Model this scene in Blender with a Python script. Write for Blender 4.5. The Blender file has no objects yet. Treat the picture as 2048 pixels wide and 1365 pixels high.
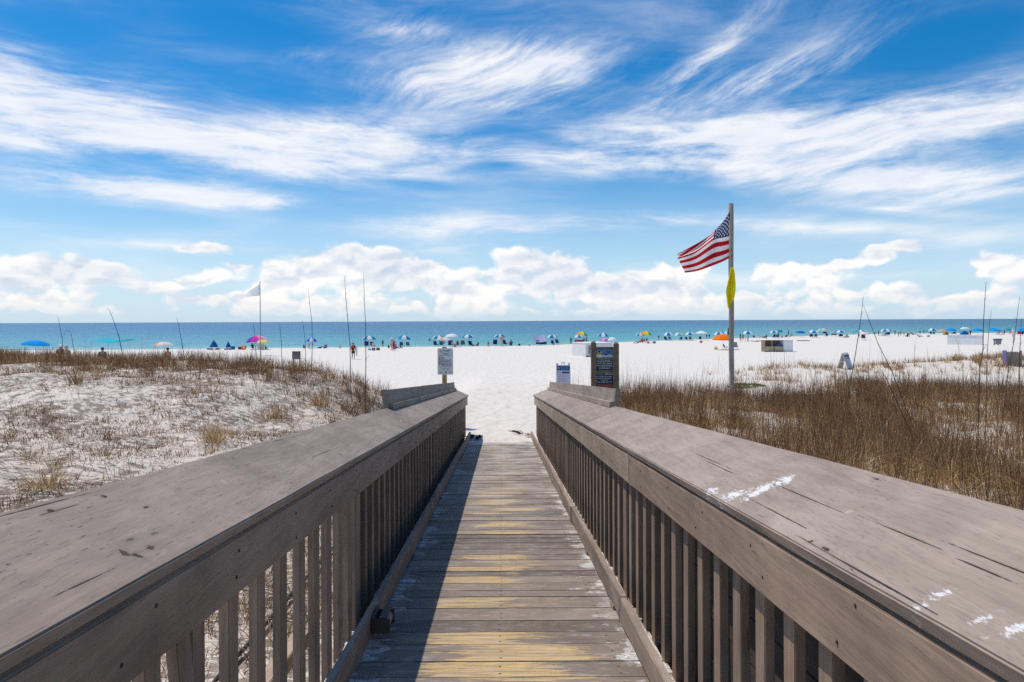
import bpy, bmesh, math, random
import numpy as np
from mathutils import Vector, Matrix
random.seed(7)
RNG = np.random.default_rng(11)
SC = bpy.context.scene
COL = SC.collection
PI = math.pi

# ------------------------------------------------------------------ camera frame
F, CX, HY, ROLL, CZ = 1365.0, 1024.0, 642.3, 0.0043, 4.05

def ray(px, py):
    u = (px - CX) / F; v = -(py - HY) / F
    return u + ROLL * v, v - ROLL * u          # X per metre of Y, Z per metre of Y

def at(px, py, Y):
    u, v = ray(px, py)
    return Vector((u * Y, Y, CZ + v * Y))

# ------------------------------------------------------------------ numpy helpers
def sstep(t):
    t = np.clip(t, 0, 1); return t * t * (3 - 2 * t)

def _hash(ix, iy, seed):
    h = (ix.astype(np.int64) * 374761393 + iy.astype(np.int64) * 668265263 + seed * 974711) & 0x7fffffff
    h = ((h ^ (h >> 13)) * 1274126177) & 0x7fffffff
    return ((h ^ (h >> 16)) & 0xffff) / 65535.0

def vnoise(x, y, seed=0):
    x = np.asarray(x, float); y = np.asarray(y, float)
    ix = np.floor(x); iy = np.floor(y); fx = sstep(x - ix); fy = sstep(y - iy)
    a = _hash(ix, iy, seed); b = _hash(ix + 1, iy, seed); c = _hash(ix, iy + 1, seed); d = _hash(ix + 1, iy + 1, seed)
    return (a * (1 - fx) + b * fx) * (1 - fy) + (c * (1 - fx) + d * fx) * fy

def fbm(x, y, seed=0, oct=4):
    s = 0; a = .5
    for k in range(oct):
        s = s + a * vnoise(x * 2 ** k, y * 2 ** k, seed + k * 17); a *= .5
    return s

def axis_x(y): return -.016 * np.asarray(y, float)
def deck_z(y): return CZ - 1.575 - .082 * y
def shore(x): return 4.0 + np.interp(x, [-800, -400, -60, 0, 5, 21, 43, 104, 150, 400, 800], [60, 90, 106, 114, 116, 132, 150, 196, 203, 250, 330])

HUM = [(17.4, 41.5, 3.6, 2.0, .55), (23.5, 42, 3.0, 2.0, .38), (30.5, 43, 5.5, 3.2, .95), (38, 42, 6, 4, .8), (12.0, 33, 2.4, 1.5, .25)]

def terrain(x, y, fine=True):
    x = np.asarray(x, float); y = np.asarray(y, float)
    d = x - axis_x(y); ad = np.abs(d)
    path = np.interp(y, [-20, 3, 10, 14.5, 15.8, 16.9, 18, 29, 44, 57], [1.75, 1.7, 1.3, .98, .98, 1.125, 1.10, 1.10, .33, 0.0])
    s = np.maximum(-d - 1.1, 0)
    cy = 16 + .45 * np.minimum(s, 22)
    cz = np.interp(s, [0, 1, 2, 3.2, 4.8, 8, 12, 20, 60, 200], [1.3, 1.65, 1.98, 2.28, 2.66, 2.8, 2.82, 2.72, 2.5, 2.0])
    front = 1.72 + (cz - 1.72) * sstep((y - 3) / (cy - 3))
    back = cz * (1 - sstep((y - cy) / (15 + .5 * np.minimum(s, 36))))
    L = np.where(y < cy, front, back)
    R = np.interp(y, [-20, 4, 12, 20, 27, 33, 38, 42, 50, 57], [1.75, 1.7, 1.55, 1.38, 1.25, .8, .62, .6, .15, 0])
    for hx, hy, rx, ry, a in HUM:
        R = R + a * np.exp(-((x - hx) / rx) ** 2 - ((y - hy) / ry) ** 2)
    side = np.where(d < 0, L, R)
    w = sstep((ad - .95) / np.where(d < 0, 2.4, 2.0 + np.interp(y, [17, 30], [0, 2.0])))
    z = path * (1 - w) + side * w
    hi = np.clip(z / 1.2, 0, 1)
    z = z + hi * w * ((fbm(x * .22, y * .22, 5) - .47) * .75 + (fbm(x * .8, y * .8, 9) - .47) * .28)
    z = z + (1 - w) * 0
    if fine:
        near = np.interp(y, [0, 40, 120], [1, .8, .25])
        onpath = np.where((y > 16.5), 1, w)
        z = z + onpath * near * ((fbm(x * 2.6, y * 2.6, 21, 3) - .44) * .13 + (vnoise(x * 6.3, y * 6.3, 33) - .5) * .04)
    ds = y - shore(x)
    z = np.where(ds > -9, np.interp(ds, [-9, 0, 40, 200], [0, -.26, -2.5, -6]) + .3 * z * np.interp(ds, [-9, 0], [1, 0]), z)
    return z

def tz(x, y): return float(terrain(np.array([x]), np.array([y]))[0])

def ground(px, py, y0=18.0, y1=320.0):
    u, v = ray(px, py)
    Y = np.linspace(y0, y1, 2600)
    below = ((CZ + v * Y) <= terrain(u * Y, Y, False)) | (Y > shore(u * Y) - 1.2)
    k = int(np.argmax(below)) if below.any() else len(Y) - 1
    Yk = float(Y[k]); return Vector((u * Yk, Yk, tz(u * Yk, Yk)))

# ------------------------------------------------------------------ shader helpers
def sock(nt, v, inp):
    if isinstance(v, bpy.types.NodeSocket): nt.links.new(v, inp)
    elif v is not None:
        if hasattr(inp.default_value, '__len__'):
            n = len(inp.default_value)
            v = tuple(v) if hasattr(v, '__len__') else (v,) * n
            inp.default_value = v if len(v) == n else (v + (1.0,))[:n]
        else: inp.default_value = v

def N(nt, typ, ins=None, **props):
    n = nt.nodes.new(typ)
    for k, v in props.items(): setattr(n, k, v)
    for k, v in (ins or {}).items(): sock(nt, v, n.inputs[k])
    return n

def MA(nt, op, a, b=None, c=None, clamp=False):
    n = nt.nodes.new('ShaderNodeMath'); n.operation = op; n.use_clamp = clamp
    for i, v in enumerate((a, b, c)):
        if v is not None: sock(nt, v, n.inputs[i])
    return n.outputs[0]

def VM(nt, op, a, b=None):
    n = nt.nodes.new('ShaderNodeVectorMath'); n.operation = op
    sock(nt, a, n.inputs[0])
    if b is not None: sock(nt, b, n.inputs[1])
    return n.outputs[0]

def MIX(nt, f, a, b, mode='MIX'):
    n = nt.nodes.new('ShaderNodeMix'); n.data_type = 'RGBA'; n.blend_type = mode
    sock(nt, f, n.inputs[0]); sock(nt, a, n.inputs[6]); sock(nt, b, n.inputs[7])
    return n.outputs[2]

def SM(nt, v, lo, hi, a=0.0, b=1.0):
    n = nt.nodes.new('ShaderNodeMapRange'); n.interpolation_type = 'SMOOTHSTEP'
    sock(nt, v, n.inputs[0]); n.inputs[1].default_value = lo; n.inputs[2].default_value = hi
    n.inputs[3].default_value = a; n.inputs[4].default_value = b
    return n.outputs[0]

def NOISE(nt, vec, scale=1.0, detail=4.0, rough=.55, dist=0.0, dim='3D'):
    n = nt.nodes.new('ShaderNodeTexNoise'); n.noise_dimensions = dim
    for k, v in {'Vector': vec, 'Scale': scale, 'Detail': detail, 'Roughness': rough, 'Distortion': dist}.items(): sock(nt, v, n.inputs[k])
    return n.outputs[0]

def RAMP(nt, f, stops):
    n = nt.nodes.new('ShaderNodeValToRGB'); sock(nt, f, n.inputs[0]); e = n.color_ramp.elements
    while len(e) < len(stops): e.new(.5)
    for k, (p, c) in enumerate(stops):
        e[k].position = p; e[k].color = tuple(c) + (1,)
    return n.outputs[0]

def SCALE(nt, vec, s): return VM(nt, 'MULTIPLY', vec, s)

def new_mat(name):
    m = bpy.data.materials.new(name); m.use_nodes = True
    nt = m.node_tree
    b = nt.nodes['Principled BSDF']
    return m, nt, b

def spec(b, rough=.6, spc=.3):
    b.inputs['Roughness'].default_value = rough
    b.inputs['Specular IOR Level'].default_value = spc

def POS(nt): return N(nt, 'ShaderNodeNewGeometry').outputs['Position']

def bump(nt, b, h, strength=.4, dist=.02):
    n = N(nt, 'ShaderNodeBump', {'Strength': strength, 'Distance': dist, 'Height': h})
    nt.links.new(n.outputs[0], b.inputs['Normal'])

_plain = {}
def plain(name, col, rough=.6, spc=.3, var=.12, scale=25.0):
    key = (name, tuple(col))
    if key in _plain: return _plain[key]
    m, nt, b = new_mat(name)
    oc = N(nt, 'ShaderNodeTexCoord').outputs['Object']
    n = NOISE(nt, oc, scale, 4, .6)
    c2 = tuple(max(0, c * (1 - var * 2)) for c in col)
    nt.links.new(MIX(nt, n, tuple(min(1, c * (1 + var)) for c in col), c2), b.inputs['Base Color'])
    spec(b, rough, spc); _plain[key] = m
    return m

def fabric(name, col, trans=.35):
    key = ('fab', name, tuple(col))
    if key in _plain: return _plain[key]
    m, nt, b = new_mat(name)
    oc = N(nt, 'ShaderNodeTexCoord').outputs['Object']
    n = NOISE(nt, oc, 9, 4, .6)
    c = MIX(nt, n, tuple(min(1, x * 1.08) for x in col), tuple(x * .85 for x in col))
    nt.links.new(c, b.inputs['Base Color']); spec(b, .8, .1)
    t = N(nt, 'ShaderNodeBsdfTranslucent', {'Color': c})
    mx = N(nt, 'ShaderNodeMixShader', {0: trans, 1: b.outputs[0], 2: t.outputs[0]})
    nt.links.new(mx.outputs[0], nt.nodes['Material Output'].inputs[0])
    _plain[key] = m
    return m

def wood(name, c1, c2, axis='Y', crack=.5, dust=None, patches=(), knots=(), rough=.62, spc=.3, saw=0.0):
    """painted / weathered timber: grain runs along the axis; patches and knots are worn marks at fixed places"""
    m, nt, b = new_mat(name)
    p = POS(nt)
    st = {'Y': ((38, 1.6, 38), (230, .75, 230), (170, 7, 170)), 'X': ((1.6, 38, 38), (.75, 230, 230), (7, 170, 170)), 'Z': ((38, 38, 1.6), (230, 230, .75), (170, 170, 7))}[axis]
    oi = N(nt, 'ShaderNodeObjectInfo').outputs['Random']
    off = N(nt, 'ShaderNodeCombineXYZ', {0: MA(nt, 'MULTIPLY', oi, 37.0), 1: MA(nt, 'MULTIPLY', oi, 91.0), 2: MA(nt, 'MULTIPLY', oi, 53.0)}).outputs[0]
    q = VM(nt, 'ADD', p, off)
    wob = N(nt, 'ShaderNodeTexNoise', {'Vector': q, 'Scale': 2.2, 'Detail': 3.0}).outputs[1]
    wob = VM(nt, 'MULTIPLY', VM(nt, 'SUBTRACT', wob, (.5, .5, .5)), (.05, .05, .05))
    q = VM(nt, 'ADD', q, wob)
    g1 = NOISE(nt, SCALE(nt, q, st[0]), 1, 5, .6)
    g2 = NOISE(nt, SCALE(nt, q, st[2]), 1, 3, .6)
    blot = NOISE(nt, q, 3.2, 5, .65)
    g3 = NOISE(nt, SCALE(nt, q, tuple(v * .45 if v > 20 else v for v in st[0])), 1, 3, .6)
    g = MA(nt, 'ADD', MA(nt, 'ADD', MA(nt, 'MULTIPLY', g1, .40), MA(nt, 'MULTIPLY', g3, .25)), MA(nt, 'MULTIPLY', blot, .35))
    col = MIX(nt, SM(nt, g, .36, .64), c1, c2)
    lo_ = SM(nt, NOISE(nt, SCALE(nt, q, tuple(.35 if v < 20 else 3.2 for v in st[0])), 1, 5, .68), .50, .68)
    col = MIX(nt, MA(nt, 'MULTIPLY', lo_, .5), col, tuple(x * .62 for x in c2))
    hi = SM(nt, NOISE(nt, q, 1.1, 5, .7), .42, .68)
    col = MIX(nt, MA(nt, 'MULTIPLY', hi, .28), col, tuple(min(1, x * 1.30) for x in c1))
    shade = MA(nt, 'ADD', .9, MA(nt, 'MULTIPLY', oi, .22))
    col = MIX(nt, 1.0, col, N(nt, 'ShaderNodeCombineXYZ', {0: shade, 1: shade, 2: shade}).outputs[0], 'MULTIPLY')
    cr = NOISE(nt, SCALE(nt, q, st[1]), 1, 2, .5)
    cmask = SM(nt, cr, .69, .715)
    where = SM(nt, NOISE(nt, q, 1.3, 2), .42, .55)
    cmask = MA(nt, 'MULTIPLY', MA(nt, 'MULTIPLY', cmask, where), crack)
    fine = MA(nt, 'MULTIPLY', SM(nt, g2, .54, .74), .55)
    col = MIX(nt, fine, col, tuple(x * .45 for x in c1))
    hgt = MA(nt, 'SUBTRACT', MA(nt, 'MULTIPLY', g1, .5), MA(nt, 'MULTIPLY', cmask, 2.0))
    if dust:
        dcol, lo, hi, amt = dust
        dn = NOISE(nt, SCALE(nt, q, tuple(1 if v > 20 else .25 for v in st[0])), 9, 8, .72)
        sp = NOISE(nt, q, 160, 2, .6)
        dm = MA(nt, 'MULTIPLY', SM(nt, dn, lo, hi), SM(nt, sp, .4, .62))
        col = MIX(nt, MA(nt, 'MULTIPLY', dm, amt), col, dcol)
    for (cx, cy, rx, ry, rot, pc, lo, hi, amt, nsc) in patches:
        mp = N(nt, 'ShaderNodeMapping', {'Vector': p, 'Location': (cx, cy, 0), 'Rotation': (0, 0, rot), 'Scale': (rx, ry, 50)}, vector_type='TEXTURE').outputs[0]
        gr = N(nt, 'ShaderNodeTexGradient', {'Vector': mp}, gradient_type='SPHERICAL').outputs[1]
        nn = NOISE(nt, SCALE(nt, p, (1, .35, 1)), nsc, 8, .75)
        mk = MA(nt, 'MULTIPLY', SM(nt, MA(nt, 'ADD', MA(nt, 'MULTIPLY', gr, .8), MA(nt, 'MULTIPLY', MA(nt, 'SUBTRACT', nn, .5), 2.6)), lo, hi), SM(nt, gr, .0, .12))
        col = MIX(nt, MA(nt, 'MULTIPLY', mk, amt), col, pc)
    for (cx, cy, rx, ry, kc) in knots:
        mp = N(nt, 'ShaderNodeMapping', {'Vector': VM(nt, 'ADD', p, VM(nt, 'MULTIPLY', wob, (.5, .5, .5))), 'Location': (cx, cy, 0), 'Scale': (rx, ry, 50)}, vector_type='TEXTURE').outputs[0]
        gr = N(nt, 'ShaderNodeTexGradient', {'Vector': mp}, gradient_type='SPHERICAL').outputs[1]
        nn = NOISE(nt, p, 70, 4, .7)
        mk = MA(nt, 'MULTIPLY', SM(nt, MA(nt, 'ADD', gr, MA(nt, 'MULTIPLY', MA(nt, 'SUBTRACT', nn, .5), 2.4)), .30, .55), SM(nt, gr, 0.0, .15))
        halo = N(nt, 'ShaderNodeMapping', {'Vector': p, 'Location': (cx, cy, 0), 'Scale': (rx * 3.0, ry * 3.4, 50)}, vector_type='TEXTURE').outputs[0]
        hg = N(nt, 'ShaderNodeTexGradient', {'Vector': halo}, gradient_type='SPHERICAL').outputs[1]
        col = MIX(nt, MA(nt, 'MULTIPLY', SM(nt, MA(nt, 'ADD', hg, MA(nt, 'MULTIPLY', MA(nt, 'SUBTRACT', nn, .5), .8)), .2, .7), .30), col, tuple(x * .62 for x in c1))
        col = MIX(nt, MA(nt, 'MULTIPLY', mk, .92), col, kc)
        hgt = MA(nt, 'SUBTRACT', hgt, MA(nt, 'MULTIPLY', mk, .6))
    col = MIX(nt, cmask, col, tuple(x * .12 for x in c1))
    if saw:
        w = N(nt, 'ShaderNodeTexWave', {'Vector': p, 'Scale': 28.0, 'Distortion': 3.0, 'Detail': 2.0}, wave_type='BANDS', bands_direction='Y').outputs[1]
        hgt = MA(nt, 'ADD', hgt, MA(nt, 'MULTIPLY', w, saw))
    nt.links.new(col, b.inputs['Base Color'])
    rr = MA(nt, 'ADD', rough - .1, MA(nt, 'MULTIPLY', blot, .25))
    nt.links.new(rr, b.inputs['Roughness']); b.inputs['Specular IOR Level'].default_value = spc
    bump(nt, b, hgt, .7, .006)
    return m

# ------------------------------------------------------------------ mesh builder
class MB:
    def __init__(s): s.v = []; s.f = []; s.m = []
    def add(s, vs, fs, mi=0):
        o = len(s.v); s.v += [tuple(v) for v in vs]
        s.f += [tuple(i + o for i in f) for f in fs]; s.m += [mi] * len(fs)
        return s
    def box(s, c, d, rot=None, mi=0):
        c = Vector(c); h = Vector(d) / 2
        vs = [Vector((x * h.x, y * h.y, z * h.z)) for x in (-1, 1) for y in (-1, 1) for z in (-1, 1)]
        if rot is not None: vs = [rot @ v for v in vs]
        return s.add([c + v for v in vs], [(0, 1, 3, 2), (4, 6, 7, 5), (0, 4, 5, 1), (2, 3, 7, 6), (0, 2, 6, 4), (1, 5, 7, 3)], mi)
    def tube(s, pts, r, n=8, mi=0, cap=True):
        pts = [Vector(p) for p in pts]; rs = r if hasattr(r, '__len__') else [r] * len(pts)
        vs = []; fs = []; ref = None
        for i, p in enumerate(pts):
            t = (pts[min(i + 1, len(pts) - 1)] - pts[max(i - 1, 0)]).normalized()
            if ref is None: ref = Vector((1, 0, 0)) if abs(t.x) < .8 else Vector((0, 1, 0))
            a = t.cross(ref).normalized(); b2 = t.cross(a).normalized(); ref = -b2 if False else ref
            for k in range(n):
                th = 2 * PI * k / n
                vs.append(p + (a * math.cos(th) + b2 * math.sin(th)) * rs[i])
        for i in range(len(pts) - 1):
            for k in range(n):
                fs.append((i * n + k, i * n + (k + 1) % n, (i + 1) * n + (k + 1) % n, (i + 1) * n + k))
        if cap:
            fs.append(tuple(range(n))[::-1]); fs.append(tuple((len(pts) - 1) * n + k for k in range(n)))
        return s.add(vs, fs, mi)
    def lathe(s, prof, c=(0, 0, 0), n=16, mi=0):
        c = Vector(c); vs = []; fs = []
        for r, z in prof:
            for k in range(n):
                th = 2 * PI * k / n; vs.append(c + Vector((r * math.cos(th), r * math.sin(th), z)))
        for i in range(len(prof) - 1):
            for k in range(n):
                fs.append((i * n + k, i * n + (k + 1) % n, (i + 1) * n + (k + 1) % n, (i + 1) * n + k))
        return s.add(vs, fs, mi)
    def ball(s, c, r, n=10, mi=0, jit=0.0):
        c = Vector(c); r = Vector(r) if hasattr(r, '__len__') else Vector((r, r, r))
        vs = []; fs = []; m = max(4, n // 2 + 1)
        for i in range(m + 1):
            ph = PI * i / m
            for k in range(n):
                th = 2 * PI * k / n; j = 1 + random.uniform(-jit, jit)
                vs.append(c + Vector((r.x * math.sin(ph) * math.cos(th), r.y * math.sin(ph) * math.sin(th), r.z * math.cos(ph))) * j)
        for i in range(m):
            for k in range(n):
                fs.append((i * n + k, (i + 1) * n + k, (i + 1) * n + (k + 1) % n, i * n + (k + 1) % n))
        return s.add(vs, fs, mi)
    def mesh(s, name, mats, bevel=0, smooth=False):
        me = bpy.data.meshes.new(name); me.from_pydata(s.v, [], s.f)
        for mt in (mats if isinstance(mats, (list, tuple)) else [mats]): me.materials.append(mt)
        me.polygons.foreach_set('material_index', s.m)
        bm = bmesh.new(); bm.from_mesh(me); bmesh.ops.remove_doubles(bm, verts=bm.verts, dist=1e-5)
        if bevel:
            es = [e for e in bm.edges if len(e.link_faces) == 2 and e.calc_face_angle(0) > .6]
            bmesh.ops.bevel(bm, geom=es, offset=bevel, segments=2, affect='EDGES', clamp_overlap=True)
        bmesh.ops.recalc_face_normals(bm, faces=bm.faces)
        bm.to_mesh(me); bm.free()
        if smooth: me.polygons.foreach_set('use_smooth', [True] * len(me.polygons))
        me.update(); return me
    def build(s, name, mats, parent=None, origin=None, bevel=0, smooth=False):
        """vertices are in world space; the origin moves to the parent's (or the given) point"""
        o = Vector(origin) if origin is not None else Vector((0, 0, 0))
        base = parent_world(parent) if parent is not None else o
        off = base if origin is None or parent is not None else o
        s.v = [tuple(Vector(v) - off) for v in s.v]
        ob = bpy.data.objects.new(name, s.mesh(name, mats, bevel, smooth)); COL.objects.link(ob)
        if parent is not None: ob.parent = parent
        else: ob.location = o
        return ob

def parent_world(p):
    v = Vector((0, 0, 0))
    while p is not None:
        v = v + Vector(p.location); p = p.parent
    return v

def tag(o, label=None, cat=None, group=None, kind=None):
    if label: o['label'] = label
    if cat: o['category'] = cat
    if group: o['group'] = group
    if kind: o['kind'] = kind
    return o

def thing(name, label, cat, loc=(0, 0, 0), group=None):
    o = bpy.data.objects.new(name, None); o.empty_display_size = .2; COL.objects.link(o)
    o.location = loc
    return tag(o, label, cat, group)

def link(name, mesh, parent=None, loc=(0, 0, 0), rot=(0, 0, 0), scale=(1, 1, 1), mat=None):
    o = bpy.data.objects.new(name, mesh); COL.objects.link(o)
    o.location = loc; o.rotation_euler = rot; o.scale = scale
    if parent is not None: o.parent = parent
    if mat is not None:
        if not mesh.materials: mesh.materials.append(mat)
        o.material_slots[0].link = 'OBJECT'; o.material_slots[0].material = mat
    return o

# ------------------------------------------------------------------ camera, sun, world
cam = bpy.data.cameras.new('Camera'); co = bpy.data.objects.new('Camera', cam); COL.objects.link(co)
co.location = (0, 0, CZ); co.rotation_euler = (PI / 2, ROLL, 0)
cam.sensor_width = 36; cam.lens = 36 * F / 2048; cam.shift_y = -(682.5 - HY) / 2048; cam.shift_x = 0
cam.clip_start = .05; cam.clip_end = 90000
SC.camera = co

SUN_DIR = Vector((-.39, .20, 1.0)).normalized()          # towards the sun
sun = bpy.data.lights.new('Sun', 'SUN'); sun.energy = 3.6; sun.angle = math.radians(.53); sun.color = (1, .935, .845)
so = bpy.data.objects.new('Sun', sun); COL.objects.link(so)
so.rotation_euler = (-SUN_DIR).to_track_quat('-Z', 'Y').to_euler(); so.location = (-20, 10, 60)

SC.view_settings.view_transform = 'Standard'; SC.view_settings.look = 'None'
SC.view_settings.exposure = .08; SC.view_settings.gamma = 1
SC.cycles.max_bounces = 6; SC.cycles.diffuse_bounces = 3; SC.cycles.transparent_max_bounces = 6
SC.cycles.use_denoising = False; SC.cycles.sample_clamp_indirect = 5.0
SC.cycles.use_adaptive_sampling = True; SC.cycles.adaptive_threshold = .004
# ------------------------------------------------------------------ sky
def make_world():
    w = bpy.data.worlds.new('World'); SC.world = w; w.use_nodes = True
    nt = w.node_tree
    for n in list(nt.nodes): nt.nodes.remove(n)
    out = N(nt, 'ShaderNodeOutputWorld'); bg = N(nt, 'ShaderNodeBackground')
    bg.inputs[1].default_value = .112
    nt.links.new(bg.outputs[0], out.inputs[0])
    sky = N(nt, 'ShaderNodeTexSky', sky_type='NISHITA')
    sky.sun_disc = False; sky.sun_elevation = math.asin(SUN_DIR.z)
    sky.sun_rotation = math.atan2(SUN_DIR.x, SUN_DIR.y)
    sky.altitude = 0; sky.air_density = 1.0; sky.dust_density = .35; sky.ozone_density = 2.2
    d = N(nt, 'ShaderNodeTexCoord').outputs['Generated']
    sx = N(nt, 'ShaderNodeSeparateXYZ', {0: d})
    az = MA(nt, 'ARCTAN2', sx.outputs[0], sx.outputs[1]); el = MA(nt, 'ARCSINE', sx.outputs[2])
    P = N(nt, 'ShaderNodeCombineXYZ', {0: az, 1: el, 2: 0.0}).outputs[0]
    def ae(px, py):
        u, v = ray(px, py); a = math.atan(u); return a, math.atan(v * math.cos(a))
    def blob(vec, px, py, sxp, syp, rot, acc, k):
        a, e = ae(px, py); c = math.cos(a)
        mp = N(nt, 'ShaderNodeMapping', {'Vector': vec, 'Location': (a, e, 0), 'Rotation': (0, 0, math.radians(rot)), 'Scale': (sxp / F * c * c, syp / F * c, 1)}, vector_type='TEXTURE').outputs[0]
        g = N(nt, 'ShaderNodeTexGradient', {'Vector': mp}, gradient_type='QUADRATIC_SPHERE').outputs[1]
        return MA(nt, 'MULTIPLY_ADD', g, k, acc)
    # blue of the clear sky: deeper and more saturated towards the zenith
    hs = N(nt, 'ShaderNodeHueSaturation', {'Hue': .492, 'Saturation': SKY_SAT, 'Value': SKY_VAL, 'Color': sky.outputs[0]}).outputs[0]
    hs = MIX(nt, 1.0, hs, (.86, .98, 1.10), 'MULTIPLY')
    # --- cirrus
    def W2(vec, sc, det, amp):
        n = N(nt, 'ShaderNodeTexNoise', noise_dimensions='2D')
        for k, v in {'Vector': vec, 'Scale': sc, 'Detail': det}.items(): sock(nt, v, n.inputs[k])
        return VM(nt, 'MULTIPLY', VM(nt, 'SUBTRACT', n.outputs[1], (.5, .5, .5)), amp)
    Pw = VM(nt, 'ADD', P, W2(SCALE(nt, P, (2.2, 5, 1)), 1.0, 3.0, (.20, .06, 0)))
    h1 = NOISE(nt, SCALE(nt, Pw, (3.2, 14, 1)), 1, 7, .64, 0, '2D')
    h2 = NOISE(nt, SCALE(nt, Pw, (7, 70, 1)), 1, 4, .66, 0, '2D')
    nh = MA(nt, 'ADD', MA(nt, 'MULTIPLY', h1, .82), MA(nt, 'MULTIPLY', h2, .18))
    rot = N(nt, 'ShaderNodeMapping', {'Vector': Pw, 'Rotation': (0, 0, math.radians(-24))}).outputs[0]
    r1 = NOISE(nt, SCALE(nt, rot, (4.2, 18, 1)), 1, 7, .70, 0, '2D')
    r2 = NOISE(nt, SCALE(nt, rot, (8, 95, 1)), 1, 4, .68, 0, '2D')
    nr = MA(nt, 'ADD', MA(nt, 'MULTIPLY', r1, .78), MA(nt, 'MULTIPLY', r2, .22))
    HB = [(120, 185, 480, 95, 3, 1.4), (20, 110, 170, 60, 8, .5), (330, 285, 620, 95, -3, 1.6), (60, 285, 330, 90, 0, .6), (270, 378, 520, 48, -3, 1.8), (480, 392, 230, 40, -4, 1.1),
          (700, 255, 460, 60, 3, .8), (620, 330, 460, 55, -2, .9), (880, 300, 340, 45, 0, .6),
          (1500, 275, 900, 95, 2, 1.5), (1850, 270, 460, 120, 5, 1.0), (1250, 255, 330, 45, -3, .5), (1720, 355, 640, 70, -6, 1.6), (1150, 315, 420, 34, -8, .5), (1950, 385, 330, 38, 8, .6),
          (1000, 455, 600, 48, 0, .9), (1330, 440, 260, 30, -4, .5), (1640, 455, 420, 34, -4, .5), (300, 490, 420, 26, 0, .35), (880, 500, 500, 24, 0, .35), (1900, 480, 330, 40, 2, .35), (1800, 420, 420, 20, -10, .4), (620, 560, 700, 40, 0, .3), (1500, 560, 800, 60, 0, .3),
          (200, 432, 420, 30, 0, -.6), (1330, 388, 260, 34, -8, -.8), (820, 368, 200, 20, -4, -.5), (120, 60, 300, 90, 0, -.3), (1000, 330, 110, 20, 0, -.5), (560, 425, 200, 18, 0, -.4), (1900, 90, 440, 120, 8, -.35), (480, 50, 400, 90, 0, -.3)]
    mh = 0.24
    for b_ in HB: mh = blob(P, *b_[:5], mh, b_[5])
    RB = [(960, 135, 420, 95, 9, 1.15), (800, 60, 170, 46, 6, .75), (1130, 150, 220, 90, 15, .6), (1400, 130, 340, 60, 33, .95), (1500, 170, 380, 70, 14, .8), (1000, 210, 420, 60, 4, .6), (640, 110, 220, 30, 6, .35), (1700, 110, 200, 30, 22, .35),
          (1560, 150, 420, 110, 20, .2), (1900, 110, 480, 140, 10, -.35), (480, 60, 380, 90, 0, -.25), (1250, 40, 330, 60, 0, -.2)]
    mr = 0.15
    for b_ in RB: mr = blob(P, *b_[:5], mr, b_[5])
    ch = MA(nt, 'MULTIPLY', mh, MA(nt, 'MULTIPLY_ADD', nh, 3.1, -.82))
    ah = SM(nt, ch, .03, .95)
    cr = MA(nt, 'MULTIPLY', mr, MA(nt, 'MULTIPLY_ADD', nr, 3.2, -.92))
    ar = SM(nt, cr, .06, 1.05)
    ac = MA(nt, 'SUBTRACT', 1.0, MA(nt, 'MULTIPLY', MA(nt, 'SUBTRACT', 1.0, ah), MA(nt, 'SUBTRACT', 1.0, ar)))
    ac = MA(nt, 'MULTIPLY', ac, SM(nt, el, 0.0, .06))
    ac = MA(nt, 'MULTIPLY', ac, .93)
    cirr = MIX(nt, SM(nt, MA(nt, 'ADD', nh, 0), .35, .65), (6.7, 7.2, 8.2), (8.4, 8.4, 8.5))
    # pale blue veil of air close to the horizon
    veil = SM(nt, el, -.01, .26, 1.0, 0.0)
    c0 = MIX(nt, MA(nt, 'MULTIPLY', veil, .74), hs, (5.0, 6.7, 8.5))
    c1 = MIX(nt, ac, c0, cirr)
    # --- cumulus bank
    CB = [(60, 545, 270, 66, 0, 1.0), (190, 535, 170, 38, -4, .8), (30, 605, 240, 50, 0, .7), (418, 500, 95, 22, 0, 1.2), (300, 575, 170, 34, 5, .7), (420, 555, 110, 26, 10, .8), (480, 532, 60, 16, 0, .6),
          (700, 545, 270, 72, 0, 1.35), (560, 570, 130, 44, 22, .9), (860, 555, 180, 52, -12, 1.1), (720, 512, 110, 34, 0, .8), (640, 612, 420, 34, 0, .6),
          (1075, 545, 190, 76, 0, 1.35), (1060, 515, 75, 32, 0, .8), (960, 590, 170, 34, 0, .7), (1210, 580, 190, 44, 0, .9), (1350, 555, 140, 60, 0, 1.0), (1290, 600, 260, 34, 0, .6),
          (1560, 545, 130, 46, 0, .95), (1650, 565, 100, 56, 0, .8), (1755, 505, 70, 40, 10, 1.0), (1810, 495, 40, 24, 0, .7), (1700, 525, 90, 22, 12, .6), (1790, 585, 150, 36, 0, .9), (1500, 600, 260, 32, 0, .6), (1990, 520, 80, 50, 0, .9), (2060, 545, 100, 60, 0, 1.0), (1960, 600, 240, 34, 0, .6), (200, 622, 300, 26, 0, .5), (120, 600, 120, 22, 3, .6), (380, 602, 150, 20, 0, .6), (480, 590, 110, 18, 4, .5), (930, 612, 160, 18, 0, .5), (1200, 625, 150, 14, 0, .6), (1330, 612, 120, 16, 0, .5), (1700, 612, 130, 18, 3, .6), (1620, 628, 170, 14, 0, .5), (1900, 605, 110, 16, 0, .5), (560, 625, 200, 16, 0, .4), (900, 625, 420, 22, 0, .45), (1400, 624, 420, 22, 0, .45), (1850, 624, 300, 22, 0, .4)]
    Pq = VM(nt, 'ADD', P, W2(P, 17.0, 2.0, (.045, .026, 0)))
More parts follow.
